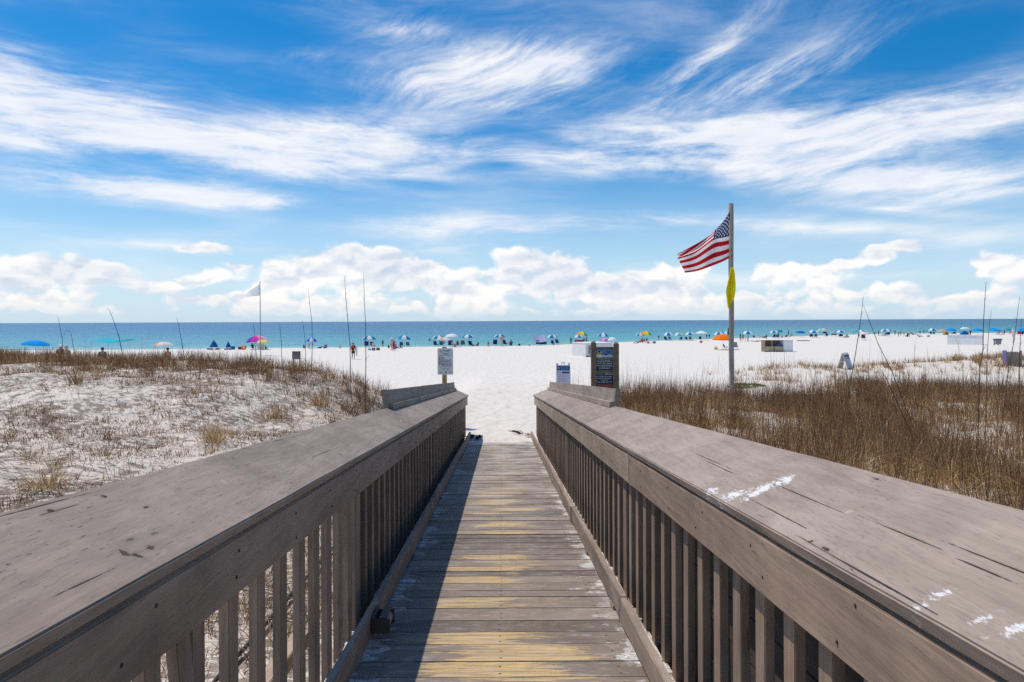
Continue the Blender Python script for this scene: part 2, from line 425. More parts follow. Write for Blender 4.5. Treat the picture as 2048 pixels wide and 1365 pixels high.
    def billow(vec, det):
        q = SCALE(nt, vec, (1, 1.5, 1))
        n1 = NOISE(nt, q, 17, det, .60, 0, '2D')
        v1 = N(nt, 'ShaderNodeTexVoronoi', {'Vector': q, 'Scale': 34.0}, voronoi_dimensions='2D', feature='F1').outputs[0]
        return MA(nt, 'SUBTRACT', MA(nt, 'MULTIPLY_ADD', n1, 1.9, -.95), MA(nt, 'MULTIPLY_ADD', v1, .62, -.26))
    acc = 0.0
    for b_ in CB: acc = blob(Pq, *b_[:5], acc, b_[5])
    nn = billow(Pq, 7); n2 = billow(VM(nt, 'ADD', Pq, (-.005, .009, 0)), 5)
    D = MA(nt, 'ADD', acc, MA(nt, 'MULTIPLY', nn, MA(nt, 'MULTIPLY_ADD', acc, .35, .36)))
    al = MA(nt, 'MULTIPLY', SM(nt, D, .12, .38), SM(nt, acc, .02, .12))
    lit = SM(nt, MA(nt, 'SUBTRACT', nn, n2), -.42, .30)
    deep = SM(nt, D, .32, 1.15, 1.0, .25)
    low = NOISE(nt, SCALE(nt, P, (5, 26, 1)), 1, 4, .6, 0, '2D')
    base = SM(nt, low, .40, .62)
    lit = MA(nt, 'ADD', MA(nt, 'MULTIPLY', lit, .55), MA(nt, 'ADD', MA(nt, 'MULTIPLY', base, .38), MA(nt, 'MULTIPLY', deep, .22)), clamp=True)
    warm = SM(nt, el, .0, .06, 1.0, 0.0)
    litc = MIX(nt, warm, (8.8, 8.7, 8.5), (8.3, 7.95, 7.7))
    shc = MIX(nt, warm, (4.8, 5.6, 6.9), (5.4, 6.3, 7.5))
    cumc = MIX(nt, lit, shc, litc)
    al = MA(nt, 'MULTIPLY', al, SM(nt, el, -.002, .03, .15, .97))
    c2 = MIX(nt, al, c1, cumc)
    nt.links.new(c2, bg.inputs[0])
    w.cycles.sampling_method = 'MANUAL'; w.cycles.sample_map_resolution = 256
SKY_SAT, SKY_VAL = 1.52, .95
make_world()
# ------------------------------------------------------------------ ground sheet and sea
def grid_mesh(name, xs, ys, zfun, mat, smooth=True):
    X, Y = np.meshgrid(xs, ys); Z = zfun(X, Y)
    nx, ny = len(xs), len(ys)
    co_ = np.stack([X, Y, Z], -1).reshape(-1, 3).astype(np.float32)
    i = np.arange(nx * ny).reshape(ny, nx)
    q = np.stack([i[:-1, :-1], i[:-1, 1:], i[1:, 1:], i[1:, :-1]], -1).reshape(-1, 4)
    me = bpy.data.meshes.new(name)
    me.vertices.add(len(co_)); me.vertices.foreach_set('co', co_.ravel())
    me.loops.add(q.size); me.loops.foreach_set('vertex_index', q.ravel().astype(np.int32))
    me.polygons.add(len(q)); me.polygons.foreach_set('loop_start', np.arange(0, q.size, 4, dtype=np.int32))
    me.polygons.foreach_set('use_smooth', np.ones(len(q), bool))
    me.update(calc_edges=True); me.materials.append(mat)
    o = bpy.data.objects.new(name, me); COL.objects.link(o); return o

def sand_mat():
    m, nt, b = new_mat('white quartz sand')
    p = POS(nt)
    s = N(nt, 'ShaderNodeSeparateXYZ', {0: p})
    big = NOISE(nt, p, .35, 5, .6); mid = NOISE(nt, p, 3.0, 6, .65); fine = NOISE(nt, p, 60, 4, .7)
    col = MIX(nt, SM(nt, mid, .35, .7), (.71, .665, .60), (.62, .57, .505))
    # dune sand is a little warmer than the raked beach
    dune = SM(nt, s.outputs[2], .25, 1.9)
    col = MIX(nt, MA(nt, 'MULTIPLY', dune, .95), col, MIX(nt, mid, (.72, .645, .565), (.58, .50, .42)))
    col = MIX(nt, MA(nt, 'MULTIPLY', SM(nt, big, .52, .7), .25), col, (.62, .57, .50))
    # plant crumbs and shell grit
    v = N(nt, 'ShaderNodeTexVoronoi', {'Vector': SCALE(nt, p, (1, .7, 1)), 'Scale': 7.0, 'Randomness': 1.0})
    cl = NOISE(nt, p, .9, 3, .6)
    grit = MA(nt, 'MULTIPLY', SM(nt, MA(nt, 'ADD', v.outputs[0], MA(nt, 'MULTIPLY', NOISE(nt, p, 45, 2), .22)), .17, .13), SM(nt, cl, .45, .58))
    col = MIX(nt, MA(nt, 'MULTIPLY', grit, .8), col, (.16, .12, .085))
    # scraps of dead plants and their stain, thick on the left dune
    crumb = NOISE(nt, SCALE(nt, p, (1, 1.5, 1)), 5.5, 8, .74); cz = NOISE(nt, p, .55, 4, .6)
    lft = MA(nt, 'MULTIPLY', SM(nt, s.outputs[0], -1.6, -.9, 1.0, 0.0), SM(nt, s.outputs[2], .9, 1.5))
    cm = MA(nt, 'MULTIPLY', SM(nt, MA(nt, 'ADD', crumb, MA(nt, 'MULTIPLY', MA(nt, 'SUBTRACT', cz, .5), .45)), .495, .56), lft)
    col = MIX(nt, MA(nt, 'MULTIPLY', cm, .75), col, MIX(nt, fine, (.20, .145, .10), (.10, .072, .05)))
    # tyre and rake lines along the beach
    wl = NOISE(nt, SCALE(nt, p, (.02, 1.1, 0)), 1, 4, .6)
    track = MA(nt, 'MULTIPLY', SM(nt, wl, .66, .70), SM(nt, s.outputs[1], 42, 55))
    col = MIX(nt, MA(nt, 'MULTIPLY', track, .22), col, (.52, .47, .41))
    # damp strip at the water's edge
    wet = SM(nt, s.outputs[2], -.20, -.02, 1.0, 0.0)
    col = MIX(nt, MA(nt, 'MULTIPLY', wet, .75), col, (.46, .42, .34))
    nt.links.new(col, b.inputs['Base Color']); spec(b, .9, .1)
    fv = N(nt, 'ShaderNodeTexVoronoi', {'Vector': SCALE(nt, p, (1, .8, 1)), 'Scale': 3.4}, feature='SMOOTH_F1').outputs[0]
    fv2 = N(nt, 'ShaderNodeTexVoronoi', {'Vector': p, 'Scale': 6.5}, feature='SMOOTH_F1').outputs[0]
    h = MA(nt, 'ADD', MA(nt, 'MULTIPLY', fv, .55), MA(nt, 'ADD', MA(nt, 'MULTIPLY', fv2, .3), MA(nt, 'ADD', MA(nt, 'MULTIPLY', mid, .3), MA(nt, 'MULTIPLY', fine, .05))))
    bump(nt, b, h, .9, .12)
    return m

def sea_mat():
    m, nt, b = new_mat('gulf water')
    p = POS(nt); s = N(nt, 'ShaderNodeSeparateXYZ', {0: p})
    x, y = s.outputs[0], s.outputs[1]
    coast = MA(nt, 'ADD', 114.0, MA(nt, 'MULTIPLY', MA(nt, 'MINIMUM', MA(nt, 'MAXIMUM', x, 0), 110), .78))
    rel = MA(nt, 'DIVIDE', coast, MA(nt, 'MAXIMUM', y, 20.0))           # 1 at the water's edge, 0 at the horizon
    band = NOISE(nt, SCALE(nt, p, (.004, .022, 0)), 1, 5, .6)
    rel2 = MA(nt, 'ADD', rel, MA(nt, 'MULTIPLY', MA(nt, 'SUBTRACT', band, .5), .40))
    col = RAMP(nt, rel2, [(0, (.022, .115, .215)), (.22, (.024, .135, .255)), (.42, (.030, .185, .290)), (.60, (.050, .255, .310)), (.85, (.085, .33, .345)), (1.0, (.20, .43, .40))])
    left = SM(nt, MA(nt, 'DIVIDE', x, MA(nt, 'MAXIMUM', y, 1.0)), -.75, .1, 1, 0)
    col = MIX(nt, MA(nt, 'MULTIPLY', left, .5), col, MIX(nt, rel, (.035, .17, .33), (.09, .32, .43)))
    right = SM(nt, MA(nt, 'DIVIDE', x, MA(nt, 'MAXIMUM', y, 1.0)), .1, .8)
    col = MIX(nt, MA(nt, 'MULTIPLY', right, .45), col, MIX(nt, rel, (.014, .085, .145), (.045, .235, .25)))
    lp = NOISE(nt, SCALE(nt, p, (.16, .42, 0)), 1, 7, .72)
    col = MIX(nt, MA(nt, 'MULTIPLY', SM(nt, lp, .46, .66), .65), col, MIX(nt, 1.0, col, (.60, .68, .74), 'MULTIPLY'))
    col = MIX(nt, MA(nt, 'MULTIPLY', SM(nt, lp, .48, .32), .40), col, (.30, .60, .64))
    fo = NOISE(nt, SCALE(nt, p, (.30, .9, 0)), 1, 5, .72)
    foam_glint = MA(nt, 'MULTIPLY', SM(nt, fo, .655, .68), SM(nt, rel, .2, .55))  # white specks: foam streaks, and sun glints painted into the water colour
    edge = MA(nt, 'MULTIPLY', SM(nt, NOISE(nt, SCALE(nt, p, (.12, .5, 0)), 1, 5, .7), .52, .6), SM(nt, rel, .95, .99))
    col = MIX(nt, MA(nt, 'MAXIMUM', foam_glint, MA(nt, 'MULTIPLY', edge, .6)), col, (.85, .88, .88))
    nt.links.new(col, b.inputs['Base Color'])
    spec(b, .35, .22)
    wv = NOISE(nt, SCALE(nt, p, (.55, 1.3, 1)), 1, 6, .68)
    wv2 = NOISE(nt, SCALE(nt, p, (.12, .4, 1)), 1, 4, .6)
    bump(nt, b, MA(nt, 'ADD', wv, MA(nt, 'MULTIPLY', wv2, 1.5)), 1.0, .35)
    return m

def sinh_axis(a, b, n0, k):
    t = np.linspace(-1, 1, n0); return t

def axis_dense(lo, hi, d0, grow):
    pos = [0.0]; d = d0
    while pos[-1] < hi: d *= grow; pos.append(pos[-1] + d)
    neg = [0.0]; d = d0
    while neg[-1] > lo: d *= grow; neg.append(neg[-1] - d)
    return np.array(neg[:0:-1] + pos)

SAND = sand_mat()
xs = axis_dense(-900, 900, .085, 1.0125)
ys = [-25.0]
while ys[-1] < 620:
    yv = ys[-1]; ys.append(yv + (1.5 if yv < -2 else .075 + .0072 * max(0, yv) + .00009 * max(0, yv) ** 2))
beach = grid_mesh('ground', xs, np.array(ys), terrain, SAND)
tag(beach, 'white sand of dunes and beach running down to the water', kind='structure')
SEA = sea_mat()
sea = grid_mesh('sea', np.array([-70000, -6000, -900, -300, -100, 0, 100, 300, 900, 6000, 70000.]), np.array([40., 100, 200, 500, 1500, 6000, 20000, 75000]), lambda X, Y: np.full_like(X, -.25), SEA)
tag(sea, 'turquoise to deep blue sea reaching the horizon', kind='structure')
# ------------------------------------------------------------------ boardwalk ramp and its two railings
def RP(l, y, h):
    """l metres right of the ramp's centre line, y metres ahead, h metres below eye level along the slope (negative)"""
    return Vector((l + float(axis_x(y)), y, CZ - .082 * y + h))

def px_on_plane(px, py, l0, h0, slope):
    """photo pixel -> (x, y) on the tilted cap whose height is h0 + (|l|-l0)*slope"""
    u, v = ray(px, py); sgn = 1 if u > 0 else -1
    # X=uY ; Z=CZ+vY ; l=X+.016Y ; CZ-.082Y+h0+(sgn*l-l0)*slope = CZ+vY
    Y = (h0 - l0 * slope) / (v + .082 - sgn * (u + .016) * slope)
    return u * Y, Y

LIN, RIN = .864, .838
LOUT, ROUT = 1.214, 1.246
HIN, HOUT = -.479, -.322

BROWN_A, BROWN_B = (.355, .255, .185), (.205, .145, .106)
CAP_A, CAP_B = (.345, .270, .212), (.240, .182, .142)
WHITE = (.70, .69, .67)
def lp(px, py): return px_on_plane(px, py, LIN, HIN, (HOUT - HIN) / (LOUT - LIN))
def rp(px, py): return px_on_plane(px, py, RIN, HIN, (HOUT - HIN) / (ROUT - RIN))
PALE = (.36, .32, .28)
def kn(f, px, py, rx, ry, c): x, y = f(px, py); return (x, y, rx, ry, c)
def pt(f, px, py, rx, ry, rot, c, lo, hi, amt, ns): x, y = f(px, py); return (x, y, rx, ry, math.radians(rot), c, lo, hi, amt, ns)
DARK = (.02, .015, .012)
capL = wood('weathered taupe cap rail', CAP_A, CAP_B, 'Y', .9, dust=((.55, .52, .5), .55, .72, .40),
    knots=[kn(lp, 252, 1108, .026, .020, DARK), kn(lp, 276, 1113, .022, .012, (.03, .024, .02)), kn(lp, 300, 1096, .013, .028, (.04, .03, .024)), kn(lp, 262, 1080, .006, .035, (.12, .095, .075)), kn(lp, 310, 1068, .006, .03, (.14, .11, .09)), kn(lp, 102, 1022, .012, .02, DARK), kn(lp, 206, 993, .01, .014, DARK), kn(lp, 292, 1015, .008, .02, DARK),
           kn(lp, 680, 909, .012, .02, DARK), kn(lp, 466, 917, .006, .012, DARK), kn(lp, 487, 897, .006, .012, DARK), kn(lp, 582, 966, .006, .008, DARK), kn(lp, 790, 829, .01, .05, (.05, .04, .035))],
    patches=[pt(lp, 290, 1065, .05, .085, 0, PALE, .3, .8, .6, 40), pt(lp, 448, 964, .04, .06, 0, (.42, .38, .33), .55, .8, .6, 12), pt(lp, 800, 842, .02, .16, 0, WHITE, .7, .95, .9, 40), pt(lp, 740, 850, .10, .5, 0, WHITE, .95, 1.2, .8, 30), pt(lp, 90, 1120, .16, .22, 0, WHITE, .92, 1.25, .6, 60)] + [pt(lp, x_, y_,   .0030, l_, 0, DARK, .12, .30, .9, 14) for x_, y_, l_ in ((120, 1020, .10), (60, 1018, .35), (560, 880, .5), (300, 1160, .10), (180, 1160, .14), (650, 905, .4))], saw=.10)
capR = wood('weathered taupe cap rail with white scrapes', CAP_A, CAP_B, 'Y', .9, dust=((.55, .52, .5), .60, .76, .35),
    knots=[kn(rp, 1622, 1084, .01, .012, DARK), kn(rp, 1650, 1100, .009, .03, DARK), kn(rp, 1755, 958, .008, .02, DARK)],
    patches=[pt(rp, 1470, 990, .10, .10, 0, WHITE, .40, .62, .95, 75), pt(rp, 1522, 980, .055, .15, -62, WHITE, .30, .52, .95, 75), pt(rp, 1568, 963, .05, .085, -50, WHITE, .30, .54, .95, 75), pt(rp, 1425, 982, .055, .11, 0, WHITE, .46, .70, .9, 75),
             pt(rp, 1698, 1024, .024, .026, 0, (.42, .39, .33), .35, .5, .7, 5), pt(rp, 1434, 914, .03, .06, 0, (.38, .34, .30), .45, .7, .6, 12), pt(rp, 1880, 1190, .06, .045, 0, WHITE, .50, .78, .9, 95), pt(rp, 1850, 1212, .06, .04, 30, WHITE, .58, .86, .85, 95), pt(rp, 1960, 1240, .08, .04, 10, WHITE, .56, .84, .85, 95), pt(rp, 2030, 1262, .07, .04, 0, WHITE, .46, .74, .9, 95), pt(rp, 1130, 800, .04, .6, 0, WHITE, .9, 1.2, .8, 30)] + [pt(rp, x_, y_,   .0030, l_, 0, DARK, .12, .30, .95, 14) for x_, y_, l_ in ((1600, 990, .42), (1690, 1127, .35), (1790, 1183, .2), (1985, 1122, .20), (1965, 1140, .13), (1805, 1068, .26), (1440, 935, .3), (1415, 918, .5), (1560, 1030, .3))], saw=.10)
board_m = wood('brown stained timber', BROWN_A, BROWN_B, 'Y', 1.0, dust=((.42, .36, .30), .60, .74, .45))
pale_m = wood('pale and sand-lit timber', (.48, .365, .255), (.29, .215, .15), 'Y', 1.0, dust=((.55, .48, .40), .55, .7, .5))
bal_m = wood('brown stained baluster', BROWN_A, BROWN_B, 'Z', .9, dust=((.36, .30, .25), .62, .75, .4))
curb_m = wood('scuffed toe board', (.32, .245, .19), (.20, .15, .118), 'Y', .9, dust=((.50, .46, .41), .48, .64, .8))
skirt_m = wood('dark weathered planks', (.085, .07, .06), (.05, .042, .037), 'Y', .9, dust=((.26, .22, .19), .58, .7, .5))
grey_m = wood('grey weathered plank', (.37, .29, .22), (.22, .17, .13), 'Y', 1.0, dust=((.42, .37, .32), .55, .7, .5))

def extrude(mb, prof, sgn, y0, y1, n, jit=.0015, ends=True):
    """a plank along the ramp: prof = [(l, h)...] closed outline"""
    k = len(prof); vs = []; fs = []
    for i in range(n + 1):
        y = y0 + (y1 - y0) * i / n
        for (l, h) in prof:
            vs.append(RP(sgn * (l + random.uniform(-jit, jit)), y, h + random.uniform(-jit, jit)))
    for i in range(n):
        for j in range(k):
            fs.append((i * k + j, i * k + (j + 1) % k, (i + 1) * k + (j + 1) % k, (i + 1) * k + j))
    if ends:
        fs.append(tuple(range(k))); fs.append(tuple(n * k + j for j in range(k))[::-1])
    return mb.add(vs, fs)

def rect(l0, l1, h0, h1): return [(l0, h0), (l1, h0), (l1, h1), (l0, h1)]

def railing(sgn, label, cap_mat, lin, lout, ys):
    base = RP(sgn * (lin + .06), 8.0, -1.9)
    r = thing('wooden_railing', label, 'railing', base, 'railings of the boardwalk ramp')
    sl = (HOUT - HIN) / (lout - lin); q = math.hypot(1, sl); nx, nz = -sl / q * .04, -1 / q * .04
    cap = [(lin, HIN), (lout, HOUT), (lout - nx * 1, HOUT + nz), (lin - nx * 1, HIN + nz)]
    cap[2] = (lout + .014, HOUT - .037); cap[3] = (lin + .012, HIN - .039)
    # cap rail: two boards end to end, chamfered edge, small butt joint
    cuts = [(-.8, 6.9), (6.905, 13.0), (13.005, 17.9)] if sgn > 0 else [(-.8, 9.3), (9.305, 17.9)]
    for a, b2 in cuts:
        mb = MB(); extrude(mb, cap, sgn, a, b2, max(8, int((b2 - a) / .35)), .0012)
        mb.build('cap_rail', cap_mat, r, bevel=.005)
    fc = [(-.8, 4.55), (4.56, 11.2), (11.21, 17.6)] if sgn > 0 else [(-.8, 9.9), (9.91, 17.6)]
    for k, (a, b2) in enumerate(fc):
        mb = MB(); extrude(mb, rect(lin + .012, lin + .05, HIN - .050, HIN - .238), sgn, a, b2, max(8, int((b2 - a) / .4)), .0012)
        f = mb.build('fascia_board', board_m if b2 < 9 or (sgn < 0 and k == 0) else pale_m, r, bevel=.004)  # far boards take the paler timber: light bounced off sand, put into colour
        if sgn > 0 or k == 0:
            for y in np.arange(a + .6, min(b2, 9), .62):
                for hh in (-.085, -.19):
                    s = MB(); s.ball(RP(sgn * (lin + .011), y + random.uniform(-.1, .1), HIN + hh + random.uniform(-.015, .015)), (.003, .006, .006), 6)
                    s.build('screw_head', plain('rusty screw', (.05, .035, .028)), f)
    # balusters stand behind the fascia and run down past the deck
    for (y, lean, w) in ys:
        mb = MB(); h0, h1 = HIN - .075, -1.83
        c0 = lin + .0525; c1 = c0 + .036
        hw = .042
        for (l0, l1) in ((c0, c1),):
            v = []
            for hh, dy in ((h0, 0), (h1, lean)):
                for (ll, yy) in ((l0, -hw), (l1, -hw), (l1, hw), (l0, hw)):
                    v.append(RP(sgn * (ll + random.uniform(-.001, .001)), y + yy + dy, hh + (0 if hh == h0 else 0)))
            mb.add(v, [(0, 1, 2, 3), (7, 6, 5, 4), (0, 4, 5, 1), (1, 5, 6, 2), (2, 6, 7, 3), (3, 7, 4, 0)])
        mb.build('baluster', bal_m, r, bevel=.003)
    for y in ((4.35, 8.9, 13.3, 17.42) if sgn < 0 else (4.95, 9.3, 13.5, 17.40)):
        mb = MB(); l0 = lin + .0525; l1 = l0 + .10
        v = [RP(sgn * ll, y + yy, hh) for hh in (HIN - .06, -2.1) for (ll, yy) in ((l0, -.07), (l1, -.07), (l1, .07), (l0, .07))]
        mb.add(v, [(0, 1, 2, 3), (7, 6, 5, 4), (0, 4, 5, 1), (1, 5, 6, 2), (2, 6, 7, 3), (3, 7, 4, 0)])
        mb.build('post', wood_post, r, bevel=.006)
    # toe board with a shadow gap under it, in lengths
    lo = .777 if sgn < 0 else .742
    cc = [(-.8, 4.3), (4.31, 7.3), (7.31, 17.3)] if sgn > 0 else [(-.8, 7.9), (7.92, 17.3)]
    for k, (a, b2) in enumerate(cc):
        o = (.006 if k == 1 else 0)
        mb = MB(); extrude(mb, rect(lo + o, lo + .042 + o, -1.395, -1.545), sgn, a, b2, max(10, int((b2 - a) / .3)), .0022)
        mb.build('toe_board', curb_m, r, bevel=.006)
    for y in np.arange(.4, 17, 1.4):
        mb = MB(); extrude(mb, rect(lo + .004, lo + .038, -1.5452, -1.578), sgn, y, y + .12, 1, 0)
        mb.build('spacer_block', curb_m, r)
    # plank standing on the outer edge of the cap, with a ledge strip in front of it
    y0 = 7.25 if sgn < 0 else 7.45
    mb = MB(); extrude(mb, [(lout - .015, HOUT + .002), (lout + .03, HOUT - .012), (lout + .052, HOUT + .185), (lout + .008, HOUT + .19)], sgn, y0, 17.6, 30, .0018)
    mb.build('back_plank', grey_m, r, bevel=.005)
    mb = MB(); extrude(mb, [(lout - .062, HOUT - .021), (lout - .017, HOUT - .003), (lout - .012, HOUT + .044), (lout - .058, HOUT + .04)], sgn, y0 + .02, 17.55, 30, .0015)
    mb.build('ledge_strip', grey_m, r, bevel=.004)
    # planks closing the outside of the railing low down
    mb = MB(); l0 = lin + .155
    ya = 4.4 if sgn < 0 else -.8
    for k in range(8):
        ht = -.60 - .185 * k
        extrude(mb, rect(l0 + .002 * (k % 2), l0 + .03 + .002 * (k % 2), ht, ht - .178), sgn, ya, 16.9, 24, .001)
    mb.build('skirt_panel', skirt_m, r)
    if sgn < 0:
        mb = MB(); extrude(mb, rect(1.30, 1.40, -1.70, -1.80), sgn, -.8, 4.6, 14, .002)
        mb.build('outer_beam', pale_m, r, bevel=.005)
    return r

wood_post = wood('brown stained post', (.33, .245, .18), (.21, .155, .115), 'Z', .9)
ysL = []
y = 1.25
random.seed(5)
while y < 17.3:
    if min(abs(y - p) for p in (4.35, 8.9, 13.3, 17.42)) > .13: ysL.append((y, random.uniform(-.006, .006), 0))
    y += .27 if y < 2.9 else .245
ysL.append((1.93, .22, 0)); ysL.append((8.55, -.10, 0))
ysR = []; y = 1.17
while y < 17.3:
    if min(abs(y - p) for p in (4.95, 9.3, 13.5, 17.40)) > .13: ysR.append((y, random.uniform(-.006, .006), 0))
    y += .238
railL = railing(-1, 'weathered brown railing with sloped cap on the left of the ramp, one baluster leaning', capL, LIN, LOUT, ysL)
railR = railing(1, 'brown railing with white scrapes across its sloped cap, right of the ramp', capR, RIN, ROUT, ysR)

# --- deck of cross planks
def deck_mat():
    m, nt, b = new_mat('worn deck planks')
    p = POS(nt); rnd = N(nt, 'ShaderNodeAttribute', attribute_name='rnd').outputs[2]
    s = N(nt, 'ShaderNodeSeparateXYZ', {0: p}); x, y = s.outputs[0], s.outputs[1]
    lx = MA(nt, 'MULTIPLY_ADD', y, .016, x)
    q = VM(nt, 'ADD', p, N(nt, 'ShaderNodeCombineXYZ', {0: MA(nt, 'MULTIPLY', rnd, 40.0), 1: 0.0, 2: MA(nt, 'MULTIPLY', rnd, 9.0)}).outputs[0])
    g = NOISE(nt, SCALE(nt, q, (2.2, 60, 40)), 1, 6, .65)
    g2 = NOISE(nt, SCALE(nt, q, (8, 190, 60)), 1, 3, .6)
    blot = NOISE(nt, q, 4, 6, .68)
    paint = MIX(nt, blot, (.115, .088, .070), (.285, .226, .182))
    tone = MA(nt, 'MULTIPLY_ADD', rnd, .7, .68)
    paint = MIX(nt, 1.0, paint, N(nt, 'ShaderNodeCombineXYZ', {0: tone, 1: tone, 2: tone}).outputs[0], 'MULTIPLY')
    # bare yellow wood where feet wear the paint off in the middle
    r2 = N(nt, 'ShaderNodeTexWhiteNoise', {'W': MA(nt, 'MULTIPLY', rnd, 777.0)}, noise_dimensions='1D').outputs[0]
    mid = SM(nt, MA(nt, 'ABSOLUTE', MA(nt, 'SUBTRACT', lx, MA(nt, 'MULTIPLY_ADD', r2, .44, -.22))), .02, .62, 1.0, 0.0)
    wb = MA(nt, 'ADD', MA(nt, 'MULTIPLY', NOISE(nt, SCALE(nt, q, (1.7, 14, 8)), 1, 8, .72), .55), MA(nt, 'MULTIPLY', NOISE(nt, SCALE(nt, q, (3.2, 62, 20)), 1, 6, .72), .45))
    pick = SM(nt, N(nt, 'ShaderNodeTexWhiteNoise', {'W': MA(nt, 'MULTIPLY', rnd, 311.0)}, noise_dimensions='1D').outputs[0], .25, .8)
    near = SM(nt, y, 3.4, 4.4, 1.0, 0.0)
    amount = MA(nt, 'ADD', MA(nt, 'MULTIPLY', mid, MA(nt, 'MULTIPLY_ADD', pick, .17, .055)), MA(nt, 'MULTIPLY', near, .085))
    wear = SM(nt, MA(nt, 'ADD', wb, amount), .625, .66)
    bare = MIX(nt, g, (.70, .50, .23), (.50, .33, .15))
    wear = MA(nt, 'MULTIPLY', wear, SM(nt, NOISE(nt, SCALE(nt, q, (2.2, 150, 40)), 1, 5, .7), .40, .50))
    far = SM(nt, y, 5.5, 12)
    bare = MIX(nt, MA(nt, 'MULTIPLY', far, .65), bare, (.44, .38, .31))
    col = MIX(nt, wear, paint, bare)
    # pale scuffs, splashes of white paint and sand along both edges
    sc = NOISE(nt, SCALE(nt, q, (5, 22, 9)), 1, 9, .78)
    col = MIX(nt, MA(nt, 'MULTIPLY', SM(nt, sc, .53, .62), .6), col, (.42, .385, .35))
    e = MA(nt, 'ABSOLUTE', lx)
    en = NOISE(nt, SCALE(nt, p, (3.5, 5, 3)), 1, 9, .74)
    edge = SM(nt, MA(nt, 'ADD', MA(nt, 'SUBTRACT', e, .66), MA(nt, 'MULTIPLY', MA(nt, 'SUBTRACT', en, .54), 1.5)), -.02, .12)
    edge = MA(nt, 'MULTIPLY', edge, SM(nt, NOISE(nt, p, .55, 2), .38, .52))
    speck = SM(nt, NOISE(nt, SCALE(nt, p, (60, 120, 60)), 1, 3, .6), .36, .52)
    col = MIX(nt, MA(nt, 'MULTIPLY', MA(nt, 'MULTIPLY', edge, speck), .9), col, (.70, .68, .65))
    sandf = MA(nt, 'MULTIPLY', SM(nt, NOISE(nt, SCALE(nt, p, (2.2, 3.0, 2)), 1, 7, .7), .40, .62), SM(nt, y, 5, 14.5, .12, .85))
    col = MIX(nt, MA(nt, 'MULTIPLY', sandf, .8), col, (.50, .46, .41))
    drift = SM(nt, MA(nt, 'ADD', y, MA(nt, 'MULTIPLY', NOISE(nt, p, 2.0, 5, .7), 2.4)), 16.9, 17.9)
    col = MIX(nt, drift, col, (.74, .71, .67))
    split = MA(nt, 'MULTIPLY', SM(nt, NOISE(nt, SCALE(nt, q, (1.3, 95, 40)), 1, 2), .70, .73), .85)
    col = MIX(nt, split, col, (.03, .024, .02))
    col = MIX(nt, MA(nt, 'MULTIPLY', SM(nt, g2, .58, .8), .3), col, (.07, .055, .045))
    ac = N(nt, 'ShaderNodeAttribute', attribute_name='across').outputs[2]
    ny = MA(nt, 'MINIMUM', MA(nt, 'ABSOLUTE', MA(nt, 'SUBTRACT', ac, .042)), MA(nt, 'ABSOLUTE', MA(nt, 'SUBTRACT', ac, .135)))
    nx = MA(nt, 'MINIMUM', MA(nt, 'MINIMUM', MA(nt, 'ABSOLUTE', MA(nt, 'ADD', lx, .655)), MA(nt, 'ABSOLUTE', MA(nt, 'SUBTRACT', lx, MA(nt, 'MULTIPLY_ADD', rnd, .02, -.02)))), MA(nt, 'ABSOLUTE', MA(nt, 'SUBTRACT', lx, .63)))
    nail = SM(nt, MA(nt, 'SQRT', MA(nt, 'ADD', MA(nt, 'MULTIPLY', nx, nx), MA(nt, 'MULTIPLY', ny, ny))), .0065, .0095, 1.0, 0.0)
    col = MIX(nt, MA(nt, 'MULTIPLY', nail, .85), col, (.035, .024, .018))
    nt.links.new(col, b.inputs['Base Color']); spec(b, .7, .25)
    bump(nt, b, MA(nt, 'SUBTRACT', MA(nt, 'ADD', MA(nt, 'MULTIPLY', g, .7), MA(nt, 'MULTIPLY', blot, .4)), MA(nt, 'ADD', MA(nt, 'MULTIPLY', split, 1.5), MA(nt, 'MULTIPLY', wear, .25))), .6, .008)
    return m

